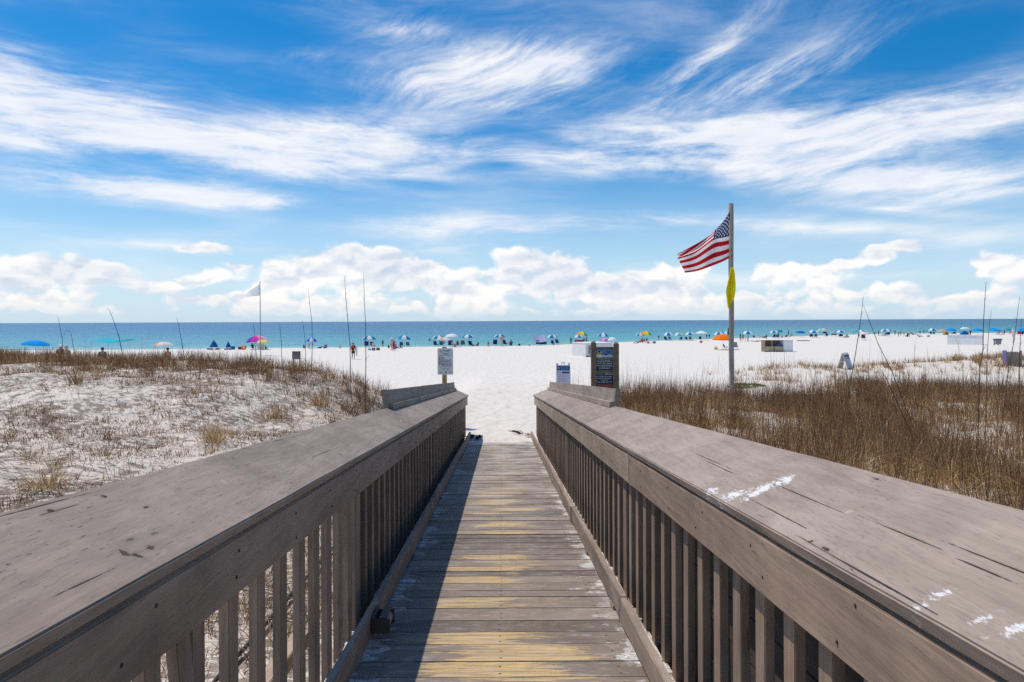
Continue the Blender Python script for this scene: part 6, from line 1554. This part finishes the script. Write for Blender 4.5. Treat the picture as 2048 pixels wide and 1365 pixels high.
W0, W1 = -30 * m, 7 * m; W2 = 26 * m; D = 1.3; tilt = .03
def bq(mb, x0, x1, y0, y1, z0, z1): return mb.box(p + Vector(((x0 + x1) / 2, (y0 + y1) / 2, (z0 + z1) / 2)), (x1 - x0, y1 - y0, z1 - z0))
mb = MB(); bq(mb, W0 - .03, W2 + .03, -.05, D + .04, H - .06, H); mb.build('roof', whitebox, t, bevel=.01)
mb = MB(); bq(mb, W1 + .002, W2, 0, D, -.1, H - .063); mb.build('closed_end', whitebox, t, bevel=.01)
mb = MB(); bq(mb, W0, W1, D - .04, D, -.1, H - .063); mb.build('back_wall', box_in, t)
mb = MB(); bq(mb, W0, W0 + .05, 0, D - .042, -.1, H - .063); mb.build('side_wall', box_in, t)
mb = MB(); bq(mb, W0 + .052, W1 - .002, .05, D - .045, H * .44, H * .44 + .05); mb.build('shelf', box_in, t)
pale = wood('pale front boards', (.55, .45, .30), (.42, .33, .21), 'X', .8)
for a, b3 in ((W0 + .06, W0 + (W1 - W0) * .48), (W0 + (W1 - W0) * .52, W1 - .06)):
    mb = MB(); bq(mb, a, b3, .02, .05, .05, H * .40); mb.build('front_panel', pale, t, bevel=.006)
mb = MB(); bq(mb, W0 + .052, W1 - .002, .0, .06, H * .405, H * .44 - .003); mb.build('front_rail', pale, t)
mb = MB(); bq(mb, W0 + (W1 - W0) * .37, W0 + (W1 - W0) * .40, .03, .09, H * .44 + .052, H - .065); mb.build('front_post', pale, t)
c = p + Vector((W1 - 6 * m, .45, H * .44 + .05)); mb = MB(); mb.ball(c + Vector((0, 0, .14)), (6.5 * m, .35, .15), 12); o = mb.build('rolled_mat', plain('blue vinyl mat', (.02, .15, .55), .5), None, origin=c, smooth=True); tag(o, 'rolled blue mat on the shelf of the open white box', 'mat')

# ---- litter bin, white post, slatted bin
p = base_of(1995, 690.5); m = mpp(p); u, v = ray(1995, 678); H = CZ + v * p.y - p.z; t = thing('litter_bin', 'grey litter bin with dark lid on the sand right of the white box', 'litter bin', p)
gm = plain('grey bin plastic', (.26, .27, .32), .6); mb = MB(); r0, r1 = 4.8 * m, 5.8 * m
vs = [p + Vector((sx_ * r, sy_ * r * .8, z)) for z, r in ((.12, r0), (H * .85, r1)) for sx_, sy_ in ((-1, -1), (1, -1), (1, 1), (-1, 1))]
mb.add(vs, [(0, 1, 2, 3), (4, 7, 6, 5), (0, 4, 5, 1), (1, 5, 6, 2), (2, 6, 7, 3), (3, 7, 4, 0)]); mb.build('bin_body', gm, t, bevel=.04)
mb = MB(); mb.box(p + Vector((.03, 0, H * .93)), (r1 * 2.25, r1 * 1.9, H * .14)); mb.build('lid', plain('dark bin lid', (.10, .10, .11), .6), t, bevel=.04)
for s in (-1, 1):
    mb = MB(); mb.tube([p + Vector((s * r0 * .8 - .04, .3, .12)), p + Vector((s * r0 * .8 + .04, .3, .12))], .12, 12); mb.build('wheel', plain('black tyre', (.03, .03, .03), .6), t)
p = base_of(2026.5, 687); m = mpp(p); u, v = ray(2026, 657); H = CZ + v * p.y - p.z; t = thing('marker_post', 'white rescue post with a rounded white case near the right edge', 'post', p)
wp = plain('white gloss paint', (.72, .70, .68), .45); mb = MB(); mb.tube([p + Vector((0, 0, -.2)), p + Vector((0, 0, H * .5))], .10, 12); mb.build('post_shaft', plain('pale post', (.62, .60, .57), .6), t, smooth=True)
mb = MB(); mb.box(p + Vector((0, -.02, H * .74)), (5.4 * m, .30, H * .50)); mb.build('case', wp, t, bevel=.08)
p = base_of(2026, 730); m = mpp(p); t = thing('slatted_bin', 'weathered slatted wooden bin with a violet side at the right edge', 'wooden bin', p)
u, v = ray(2026, 703); H = CZ + v * p.y - p.z; W = 13.5 * m; slat = wood('grey slats', (.30, .265, .22), (.19, .165, .135), 'Z', .9)
mb = MB(); k = 13
for i in range(k):
    x0 = -W + 2 * W * i / k; mb.box(p + Vector((x0 + W / k, 0, H / 2 - .04)), (2 * W / k - .025, .03, H + random.uniform(-.05, .03)))
mb.build('slat_front', slat, t)
mb = MB(); mb.add([p + Vector(q_) for q_ in ((-W - .02, -.02, 0), (-W - .02, -.02, H + .05), (-W - .05, .25, H + .05), (-W - .05, .25, 0), (-W + .02, -.02, 0), (-W + .02, -.02, H + .05), (-W - .01, .25, H + .05), (-W - .01, .25, 0))], [(0, 1, 2, 3), (7, 6, 5, 4), (0, 4, 5, 1), (1, 5, 6, 2), (2, 6, 7, 3), (3, 7, 4, 0)]); mb.build('side_panel', plain('violet painted board', (.20, .17, .36), .7), t)
mb = MB(); mb.box(p + Vector((W + .04, -.02, H / 2)), (.09, .09, H + .1)); mb.build('corner_post', slat, t)
mb = MB()
for i in range(k):
    x0 = -W + 2 * W * i / k; mb.box(p + Vector((x0 + W / k, .26, H / 2 - .04)), (2 * W / k - .025, .03, H))
mb.build('slat_back', slat, t)

# seaweed strip on the sand
p = base_of(1609, 682.5); m = mpp(p); mb = MB()
for i in range(46):
    c = p + Vector((random.uniform(-10, 10) * m, random.uniform(-.5, .5), .03)); mb.ball(c, (random.uniform(.1, .28), .12, random.uniform(.04, .12)), 6, jit=.25)
o = mb.build('seaweed', plain('dry seaweed', (.05, .038, .03), .95), None, origin=p); tag(o, 'dark strip of dry seaweed on the sand right of the open white box', 'seaweed', kind='stuff')

# ------------------------------------------------------------------ flags
def pole_box(p, r, H, mat, t, name='pole'):
    mb = MB(); n = 14
    vs = [p + Vector((sx_ * r, sy_ * r, -.3 + (H + .3) * k / n)) + Vector((.006 * math.sin(k * 1.1), 0, 0)) for k in range(n + 1) for sx_, sy_ in ((-1, -1), (1, -1), (1, 1), (-1, 1))]
    fs = [(0, 1, 2, 3)[::-1], tuple(n * 4 + j for j in range(4))]
    for k in range(n):
        for j in range(4): fs.append((k * 4 + j, k * 4 + (j + 1) % 4, (k + 1) * 4 + (j + 1) % 4, (k + 1) * 4 + j))
    mb.add(vs, fs); return mb.build(name, mat, t, bevel=.006)

FY = 23.5; pb = at(1463.3, 780, FY); pb.z = tz(pb.x, FY); ptop = at(1465.2, 407.5, FY)
t = thing('flagpole', 'tall square weathered timber flagpole standing in the dune grass', 'flagpole', pb)
pole_box(pb, .069, ptop.z - pb.z, wood('weathered pole timber', (.50, .43, .35), (.36, .305, .25), 'Z', 1.0), t)
mb = MB(); mb.tube([at(1461, 411, FY - .1), at(1461.5, 470, FY - .1), at(1461.5, 640, FY - .1), at(1460, 700, FY - .09)], .010, 6); mb.build('halyard', plain('pale rope', (.5, .48, .42), .9), t)
mb = MB(); mb.tube([at(1462, 410.5, FY - .11), at(1462, 415, FY - .11)], .04, 10); mb.build('pulley', plain('steel pulley', (.35, .35, .35), .4, .5), t)

def flag_mat():
    m, nt, b = new_mat('stars and stripes cloth')
    uv = N(nt, 'ShaderNodeUVMap', uv_map='flag').outputs[0]; s = N(nt, 'ShaderNodeSeparateXYZ', {0: uv}); u, v = s.outputs[0], s.outputs[1]     # v 0 at the top
    st = MA(nt, 'LESS_THAN', MA(nt, 'MODULO', MA(nt, 'MULTIPLY', v, 13.0), 2.0), 1.0)
    col = MIX(nt, st, (.88, .86, .84), (.62, .02, .045))
    can = MA(nt, 'MULTIPLY', MA(nt, 'LESS_THAN', u, .40), MA(nt, 'LESS_THAN', v, 7 / 13))
    # fifty stars in staggered rows: 11 columns by 9 rows, every other cell
    cx = MA(nt, 'MULTIPLY', u, 12 / .40); cy = MA(nt, 'MULTIPLY', v, 10 / (7 / 13))
    ix = MA(nt, 'ROUND', cx); iy = MA(nt, 'ROUND', cy)
    par = MA(nt, 'LESS_THAN', MA(nt, 'MODULO', MA(nt, 'ADD', ix, iy), 2.0), .5)
    ok = MA(nt, 'MULTIPLY', MA(nt, 'MULTIPLY', MA(nt, 'GREATER_THAN', ix, .5), MA(nt, 'LESS_THAN', ix, 11.5)), MA(nt, 'MULTIPLY', MA(nt, 'GREATER_THAN', iy, .5), MA(nt, 'LESS_THAN', iy, 9.5)))
    dx = MA(nt, 'MULTIPLY', MA(nt, 'SUBTRACT', cx, ix), 1.18); dy = MA(nt, 'SUBTRACT', cy, iy)
    th = MA(nt, 'ARCTAN2', dx, MA(nt, 'MULTIPLY', dy, -1.0)); r = MA(nt, 'SQRT', MA(nt, 'ADD', MA(nt, 'MULTIPLY', dx, dx), MA(nt, 'MULTIPLY', dy, dy)))
    lim = MA(nt, 'MULTIPLY_ADD', MA(nt, 'COSINE', MA(nt, 'MULTIPLY', th, 5.0)), .17, .40)
    star = MA(nt, 'MULTIPLY', MA(nt, 'MULTIPLY', MA(nt, 'LESS_THAN', r, lim), par), ok)
    cc = MIX(nt, star, (.025, .042, .18), (.86, .85, .84)); col = MIX(nt, can, col, cc)
    nt.links.new(col, b.inputs['Base Color']); spec(b, .8, .1)
    tr = N(nt, 'ShaderNodeBsdfTranslucent', {'Color': col}); mx = N(nt, 'ShaderNodeMixShader', {0: .52, 1: b.outputs[0], 2: tr.outputs[0]})
    nt.links.new(mx.outputs[0], nt.nodes['Material Output'].inputs[0]); return m

def cloth(name, grid, mat, origin, uvname='flag', thick=.004, parent=None):
    nv, nu = len(grid), len(grid[0]); me = bpy.data.meshes.new(name); o0 = Vector(origin)
    vs = [tuple(Vector(p) - o0) for row in grid for p in row]; fs = [(j * nu + i, j * nu + i + 1, (j + 1) * nu + i + 1, (j + 1) * nu + i) for j in range(nv - 1) for i in range(nu - 1)]
    me.from_pydata(vs, [], fs); uvl = me.uv_layers.new(name=uvname)
    for l in me.loops:
        j, i = divmod(l.vertex_index, nu); uvl.data[l.index].uv = (i / (nu - 1), j / (nv - 1))
    me.polygons.foreach_set('use_smooth', [True] * len(me.polygons)); me.materials.append(mat)
    o = bpy.data.objects.new(name, me); COL.objects.link(o)
    if parent is None: o.location = o0
    else: o.parent = parent
    md = o.modifiers.new('thickness', 'SOLIDIFY'); md.thickness = thick; md.offset = 0
    return o
# the flag streams to the left and sags; its upper half folds over itself towards the fly end
def zf(x, y): return (1340 + x * .30, 390 + y * .30)
CT_u = [0, .2, .4, .7, 1.0]; CT_v = [0, .54, 1.0]
CT = [[(396, 112), (362, 168), (300, 236), (190, 322), (62, 408)], [(405, 274), (352, 286), (290, 303), (172, 388), (57, 430)], [(412, 412), (352, 445), (282, 473), (186, 507), (100, 520)]]
def cr1(xs, ys, x):
    i = min(max(0, int(np.searchsorted(xs, x)) - 1), len(xs) - 2); t = (x - xs[i]) / (xs[i + 1] - xs[i])
    p = lambda k: np.array(ys[min(max(k, 0), len(ys) - 1)], float)
    a, b2, c, d = p(i - 1), p(i), p(i + 1), p(i + 2); return .5 * ((2 * b2) + (-a + c) * t + (2 * a - 5 * b2 + 4 * c - d) * t * t + (-a + 3 * b2 - 3 * c + d) * t ** 3)
grid = []
for j in range(53):
    v = j / 52; row = []
    for i in range(61):
        u = i / 60; cols = [cr1(CT_u, r, u) for r in CT]; q_ = cr1(CT_v, cols, v)
        fold = max(0, u - .38) / .62; up = max(0, 1 - v / .60)
        dep = .75 * u + 1.0 * u ** .7 * (1 - v) + .13 * math.sin(7.5 * u + 1.2 * v) * u + fold * up * .34 * math.sin(13 * v + 6 * u) + .05 * math.sin(16 * u - 5 * v) * u
        sh = fold * up * 26 * math.sin(15 * v + 4 * u)                       # ripple of the folded top stripes
        X, Yp = zf(q_[0] + sh * .7, q_[1] + sh * .5); row.append(at(X, Yp, FY - .09 + dep * .8))
    grid.append(row)
o = cloth('national_flag', grid, flag_mat(), grid[0][0]); tag(o, 'stars and stripes flag streaming left from the timber flagpole', 'flag')
# yellow warning flag hanging limp round the pole
yl = fabric('yellow nylon', (.88, .80, .012), .55)
left = [(404, 486), (390, 560), (374, 640), (380, 700), (386, 758)]; right = [(424, 486), (432, 530), (437, 610), (432, 660), (424, 700)]
grid = []
for j in range(25):
    v = j / 24; a = cr1([0, .25, .55, .8, 1], left, v); b2 = cr1([0, .25, .55, .8, 1], right, v); row = []
    for i in range(21):
        u = i / 20; q_ = a * (1 - u) + b2 * u; X, Yp = zf(*q_); dep = -.16 - .085 * math.sin(u * 10 + 2.5 * v) * (.35 + .8 * v) - .13 * math.sin(PI * u) - .35 * v * (1 - u)
        row.append(at(X, Yp + (10 * math.sin(u * 7) * v * .25), FY + dep))
    grid.append(row)
o = cloth('warning_flag', grid, yl, grid[0][0]); tag(o, 'plain yellow beach flag hanging limp against the flagpole', 'flag')
# white flag over the beach on a thin mast
WY = 82.0; b0 = at(521, 690, WY); b0.z = tz(b0.x, WY); tp = at(520, 564.5, WY)
t = thing('flag_mast', 'thin metal mast with a white flag behind the pink and yellow umbrella', 'flag mast', b0)
mb = MB(); mb.tube([b0 + Vector((0, 0, -.3)), b0.lerp(tp, .5), tp], [.055, .045, .035], 10); mb.build('mast', plain('grey metal mast', (.20, .20, .21), .5, .4), t, smooth=True)
mb = MB(); mb.ball(tp, .07, 10); mb.build('mast_cap', plain('grey metal mast', (.20, .20, .21), .5, .4), t, smooth=True)
grid = []
for j in range(15):
    v = j / 14; row = []
    for i in range(21):
        u = i / 20; tx, ty = 520 - 27 * u, 566.5 + 20 * u ** .9 + 0; bx, by = 520 - 28 * u, 591 + 3.5 * u
        X, Yp = tx + (bx - tx) * v, ty + (by - ty) * v; row.append(at(X, Yp + .6 * math.sin(u * 8), WY + .8 * u + 1.2 * u ** .6 * (1 - v) + .15 * math.sin(u * 9 + 2 * v)))
    grid.append(row)
o = cloth('white_flag', grid, fabric('white nylon', (.93, .93, .93), .72), grid[0][0]); tag(o, 'plain white flag streaming left from the thin mast', 'flag')

# ------------------------------------------------------------------ signs with their lettering
_txtm = {}
def text_mesh(s, size, align='CENTER', bold=0.0):
    cu = bpy.data.curves.new('lettering', 'FONT'); cu.body = s; cu.size = size; cu.align_x = align; cu.align_y = 'CENTER'; cu.offset = bold; cu.resolution_u = 3
    o = bpy.data.objects.new('tmp', cu); COL.objects.link(o); dg = bpy.context.evaluated_depsgraph_get(); dg.update()
    me = bpy.data.meshes.new_from_object(o.evaluated_get(dg)); bpy.data.objects.remove(o); return me
class Board:
    """collects flat lettering and marks on a board plane: origin bottom-left, ex right, ez up, n towards the reader"""
    def __init__(s, o, ex, ez, W, H):
        s.o = Vector(o); s.ex = Vector(ex).normalized(); s.ez = Vector(ez).normalized(); s.n = s.ex.cross(s.ez) ; s.W = W; s.H = H
        if s.n.y > 0: s.n = -s.n
        s.parts = {}
    def P(s, a, b2, lift=.004): return s.o + s.ex * a * s.W + s.ez * b2 * s.H + s.n * lift
    def mb(s, mat): return s.parts.setdefault(mat.name, (mat, MB()))[1]
    def text(s, st, a, b2, h, mat, wmax=None, align='CENTER', lift=.006, shear=0):
        me = text_mesh(st, h * s.H * 1.38, align, h * s.H * .03); xs_ = [v.co.x for v in me.vertices]
        if not xs_: return
        w = max(xs_) - min(xs_); k = min(1.0, wmax * s.W / w) if wmax else 1.0
        s.mb(mat).add([s.o + s.ex * (a * s.W + v.co.x * k + shear * v.co.y) + s.ez * (b2 * s.H + v.co.y) + s.n * lift for v in me.vertices], [tuple(p.vertices) for p in me.polygons])
        bpy.data.meshes.remove(me)
    def rect(s, a0, a1, b0, b1, mat, lift=.004): s.mb(mat).add([s.P(a0, b0, lift), s.P(a1, b0, lift), s.P(a1, b1, lift), s.P(a0, b1, lift)], [(0, 1, 2, 3)])
    def disc(s, a, b2, r, mat, lift=.005, n=24, a0=0, a1=2 * PI, ry=None):
        ry = ry or r * s.W / s.H
        pts = [s.P(a + r * math.cos(a0 + (a1 - a0) * k / n), b2 + ry * math.sin(a0 + (a1 - a0) * k / n), lift) for k in range(n + (0 if a1 - a0 > 6.2 else 1))]
        s.mb(mat).add(pts, [tuple(range(len(pts)))])
    def build(s, parent, names):
        for k, (mat, mb) in s.parts.items():
            mb.build(names.get(k, 'lettering'), mat, parent)
ink = plain('black ink', (.03, .03, .035), .6, .2, .02); inkb = plain('navy ink', (.02, .035, .13), .6, .2, .02); inkw = plain('white ink', (.78, .78, .77), .6, .2, .02); inkr = plain('red ink', (.55, .035, .03), .6, .2, .02)
inky = plain('yellow ink', (.78, .62, .10), .6, .2, .02); inkl = plain('light blue ink', (.15, .45, .75), .6, .2, .02); inkg = plain('grey ink', (.30, .30, .31), .6, .2, .02); inko = plain('coral ink', (.75, .17, .10), .6, .2, .02)
NM = {'navy ink': 'emblem', 'red ink': 'red_mark', 'yellow ink': 'emblem', 'light blue ink': 'picture_band', 'white ink': 'lettering', 'black ink': 'lettering'}

# post sign at the left
SY = 19.0; pb = at(889, 800, SY); pb.z = tz(pb.x, SY); m = SY / F
t = thing('post_sign', 'white rules panel on a single tan wooden post at the end of the ramp', 'sign', pb)
ptop = at(888, 694.5, SY).z
mb = MB(); mb.box(Vector((pb.x, SY + .045, (pb.z - .4 + ptop) / 2)), (.125, .085, ptop - pb.z + .4)); mb.build('post', wood('tan new post', (.50, .30, .13), (.36, .21, .09), 'Z', .6), t, bevel=.006)
bl = at(875.3, 750, SY); W = 31.2 * m; H = 53 * m; mb = MB(); pts = []; r = .035
for (cx, cz, a0) in ((W - r, r, -PI / 2), (W - r, H - r, 0), (r, H - r, PI / 2), (r, r, PI)):
    for k in range(6): a = a0 + PI / 2 * k / 5; pts.append((bl.x + cx + r * math.cos(a), bl.z + cz + r * math.sin(a)))
n = len(pts); mb.add([(x, SY - .008, z) for x, z in pts] + [(x, SY, z) for x, z in pts], [tuple(range(n)), tuple(range(n, 2 * n))[::-1]] + [(k, (k + 1) % n, n + (k + 1) % n, n + k) for k in range(n)])
pan = mb.build('panel', plain('aluminium white panel', (.80, .785, .75), .5, .3, .03), t)
B = Board((bl.x, SY - .008, bl.z), (1, 0, 0), (0, 0, 1), W, H)
B.disc(.22, .89, .075, inkb); B.disc(.22, .893, .055, plain('aluminium white panel', (.80, .785, .75), .5, .3, .03), .007); B.disc(.22, .893, .03, inkb, .009, 3, PI / 2, PI / 2 + 2 * PI)
B.text('LEAVE ONLY', .60, .915, .042, inkb, .50); B.text('FOOTPRINTS', .60, .868, .022, inkb, .44)
B.rect(.08, .92, .815, .822, inkg); B.text('WELCOME', .5, .785, .03, inkb, .4); B.text('ENJOY YOUR BEACHES, BUT', .5, .735, .026, inkb, .84)
for k, s_ in enumerate(('Glass', 'Animals', 'Items Left Overnight', 'Metal Shovel/Tools', 'Excessive Digging > 12"', 'Tents/Canopies North')):
    yy = .665 - .056 * k; B.rect(.08, .18, yy - .021, yy + .021, inkr); B.text('NO', .13, yy, .024, inkw, .08, 'CENTER', .009); B.text(s_, .21, yy, .036, ink, .70, 'LEFT')
B.text('of Marked Pole/Rope', .21, .327, .036, ink, .70, 'LEFT')
for k, s_ in enumerate(('Alcohol and smoking rules apply on this beach', 'Fires are not allowed at any time', 'Thank you for helping us keep it clean')): B.text(s_, .5, .262 - .034 * k, .017, inkg, .8)
B.rect(.08, .92, .16, .164, inkg); B.disc(.53, .085, .062, inkb); B.text('OB', .53, .085, .03, inkw, .08, 'CENTER', .009); B.text('Gulf Shores', .24, .08, .024, inkb, .26, shear=.2); B.text('BEACH PATROL', .82, .095, .02, ink, .22); B.text('251.555.0100', .82, .065, .013, inkg, .22)
B.build(pan, NM)

# wooden frame sign at the right
SY = 19.6; m = SY / F; pL = at(1187.3, 780, SY); pR = at(1232.5, 780, SY)
t = thing('framed_sign', 'dark rental notice framed between two square brown posts', 'sign', Vector(((pL.x + pR.x) / 2, SY, tz((pL.x + pR.x) / 2, SY))))
pm = wood('dark brown post timber', (.235, .165, .105), (.15, .105, .068), 'Z', 1.0)
for q_, top in ((pL, 683.0), (pR, 685.0)):
    zt = at(1200, top, SY).z; zb = tz(q_.x, SY) - .4; mb = MB(); w = .073
    vs = [Vector((q_.x + sx_ * w, SY + sy_ * w, z)) for z in (zb, zt - .05) for sx_, sy_ in ((-1, -1), (1, -1), (1, 1), (-1, 1))] + [Vector((q_.x + sx_ * w * .55, SY + sy_ * w * .55, zt)) for sx_, sy_ in ((-1, -1), (1, -1), (1, 1), (-1, 1))]
    mb.add(vs, [(3, 2, 1, 0), (8, 9, 10, 11)] + [(k + a, k + (a + 1) % 4, k + 4 + (a + 1) % 4, k + 4 + a) for k in (0, 4) for a in range(4)]); mb.build('post', pm, t, bevel=.004)
bl = at(1190.5, 786, SY); tr = at(1226.5, 697.5, SY); W = tr.x - bl.x; H = tr.z - bl.z
mb = MB(); mb.box(Vector((bl.x + W / 2, SY - .01, tr.z + .025)), (W + .02, .05, .045)); mb.build('top_rail', pm, t, bevel=.004)
mb = MB(); mb.box(Vector((bl.x + W / 2, SY, bl.z + H / 2)), (W, .02, H)); pan = mb.build('panel', plain('slate blue panel', (.035, .045, .07), .5, .3, .03), t)
B = Board((bl.x, SY - .01, bl.z), (1, 0, 0), (0, 0, 1), W, H); sky_b = plain('sky picture band', (.10, .24, .44), .5, .3, .25, 6)
B.rect(.01, .99, .80, .985, sky_b); B.disc(.06, .80, .30, inkw, .0065, 16, 0, PI, .10); B.disc(.80, .80, .19, plain('pale cloud band', (.50, .60, .68), .6), .0062, 16, 0, PI, .07); B.disc(.45, .80, .22, plain('pale cloud band', (.50, .60, .68), .6), .0064, 16, 0, PI, .06)
B.disc(.23, .895, .145, inkw, .008); B.disc(.23, .89, .115, inky, .010); B.disc(.23, .915, .085, ink, .012, 16, 0, PI); B.rect(.09, .37, .882, .902, ink, .012); B.text('BEACH', .23, .892, .014, inkw, .24, 'CENTER', .015)
B.text('Sun', .72, .925, .045, ink, .4, shear=.3); B.text('Springs', .72, .865, .045, ink, .44, shear=.3)
y = .765
for s_, mt, h in (('TO RESERVE CHAIR RENTALS', inky, .024), ('PLEASE BE SEATED or', inkw, .028), ('LEAVE A TOWEL / GARMENT', inkw, .028), ('ON A CHAIR WITHOUT', inkw, .028), ('A NAME ON IT', inkw, .028)):
    B.text(s_, .52, y, h, mt, .92 if h < .027 else .86); y -= .052
y -= .012
for s_ in ('YOUR ATTENDANT WILL BE BY TO SEE YOU', 'AND COLLECT FOR THE FULL DAY'): B.text(s_, .52, y, .018, inky, .9); y -= .034
y -= .006; B.text('BIKE  PLAY  and', .30, y, .03, inkl, .5); B.text('RENTALS', .76, y, .03, inkw, .38); y -= .05
for s_ in ('Umbrella and two chairs', 'Kayaks and paddle boards', 'by the hour', 'Half day rates after 1 PM'): B.text(s_, .52, y, .022, inkw, .74); B.disc(.09, y, .022, inkw); y -= .043
B.text('Ask for the morning service', .52, y - .012, .022, inko, .86); B.rect(.06, .96, y - .045, y - .035, inko); B.text('NO REFUNDS FOR WEATHER', .52, y - .065, .018, inko, .9); B.text('Thank you', .5, .05, .02, inkw, .4); B.disc(.82, .05, .06, inkb, .006)
B.build(pan, NM)

# A-frame signs
def a_frame(px0, px1, top, base, label, rz, lean_px=0, Y=None):
    pxm = (px0 + px1) / 2
    p = base_of(pxm, -Y if Y else base); m = mpp(p); u, v = ray(pxm, top); H = CZ + v * p.y - p.z; W = (px1 - px0) * m / max(.5, math.cos(math.radians(rz)))
    t = thing('sandwich_board', label, 'sandwich board', p, 'white plastic sandwich boards'); R = Matrix.Rotation(math.radians(rz), 3, 'Z'); spread = .30
    wm = plain('white plastic board', (.70, .69, .66), .5, .35, .05)
    ez = Vector((0, spread, H)).normalized(); L = math.hypot(H, spread)
    for s in (1, -1):
        mb = MB(); e2 = Vector((0, s * spread, H)).normalized(); nn_ = Vector((0, -s * H, spread)).normalized() * .02
        def q3(x, l, o_): return p + R @ (Vector((x, -s * spread, 0)) + e2 * l + nn_ * o_)
        prs = [(-W / 2, W / 2, .0, L * .89)] + ([(-W / 2, -W * .34, L * .89, L * .97), (W * .34, W / 2, L * .89, L * .97), (-W * .13, -W * .09, L * .89, L), (W * .09, W * .13, L * .89, L), (-W * .09, W * .09, L * .96, L)])
        for (x0, x1, l0, l1) in prs:
            vs = [q3(x, l, o_) for o_ in (0, 1) for x, l in ((x0, l0), (x1, l0), (x1, l1), (x0, l1))]; mb.add(vs, [(0, 1, 2, 3), (7, 6, 5, 4), (0, 4, 5, 1), (1, 5, 6, 2), (2, 6, 7, 3), (3, 7, 4, 0)])
        pan = mb.build('front_board' if s > 0 else 'back_board', wm, t)
        if s > 0:
            B = Board(p + R @ (Vector((-W / 2, -spread, 0)) + e2 * 0 + nn_ * 1), R @ Vector((1, 0, 0)), R @ e2, W, L * .89)
            nav = plain('navy header', (.035, .04, .16), .5, .3, .03); lav = plain('notice sheet', (.52, .53, .62), .5, .3, .04)
            B.rect(.03, .97, .06, .98, lav, .003); B.rect(.03, .97, .79, .98, nav, .005); B.disc(.15, .885, .09, inkw, .007, 5, PI / 2, PI / 2 + 2 * PI); B.disc(.15, .885, .05, nav, .009)
            B.text('BEACH SAFETY', .62, .925, .045, inkl, .62, lift=.008); B.text('CONDITIONS TODAY', .62, .85, .04, inkl, .60, lift=.008)
            B.text('Flag today:', .20, .70, .035, ink, .30); B.rect(.40, .94, .675, .735, ink, .006)
            for k, s_ in enumerate(('Swim near a lifeguard', 'Stay out of rip currents', 'Yellow means take care', 'Two red flags closed', 'Never swim alone')): B.text(s_, .10, .60 - .062 * k, .03, inkg, .58, 'LEFT')
            for k, s_ in enumerate(('Calm', 'Rough')):
                for j in (0, 1): B.disc(.12 + j * .46, .235 - .085 * k, .025, ink); B.text(s_, .19 + j * .46, .235 - .085 * k, .03, inkg, .25, 'LEFT')
            B.rect(.03, .97, .03, .06, nav, .005); B.build(pan, {**NM, 'navy header': 'header', 'notice sheet': 'notice_sheet'})
            mb2 = MB()
    for s in (1, -1):
        mb = MB(); mb.tube([p + R @ Vector((s * W * .5, -spread * .55, H * .45)), p + R @ Vector((s * W * .5, spread * .55, H * .45))], .012, 6); mb.build('brace', wm, t)
a_frame(1112.3, 1140, 725, 779, 'white sandwich board with navy header on the path by the right railing', 0, Y=29.0)
a_frame(1679, 1701, 705.5, 738, 'distant sandwich board with navy header seen side on beyond the grass', 46)

# little dark sign in the left dune grass
SY = 23.0; m = SY / F; bl = at(584.5, 719, SY); tr = at(601, 703, SY); W = tr.x - bl.x; H = tr.z - bl.z; zb = tz(bl.x, SY)
t = thing('dune_sign', 'small square brown notice low in the left dune grass', 'sign', Vector((bl.x + W / 2, SY, zb)))
mb = MB(); mb.box(Vector((bl.x + W / 2, SY, bl.z + H / 2)), (W, .02, H)); pan = mb.build('panel', plain('brown notice board', (.16, .115, .08), .6), t)
for s in (.12, .88):
    mb = MB(); mb.box(Vector((bl.x + W * s, SY + .03, (zb - .2 + tr.z) / 2)), (.03, .035, tr.z - zb + .2)); mb.build('post', pm, t)
B = Board((bl.x, SY - .01, bl.z), (1, 0, 0), (0, 0, 1), W, H); pl = plain('pale violet band', (.45, .42, .50), .6)
B.rect(.06, .94, .66, .78, plain('olive band', (.26, .24, .15), .6)); B.rect(.06, .94, .34, .56, pl); B.text('KEEP OFF DUNES', .5, .45, .14, ink, .8); B.rect(.06, .94, .12, .2, pl)
B.build(pan, {**NM, 'pale violet band': 'band', 'olive band': 'band'})
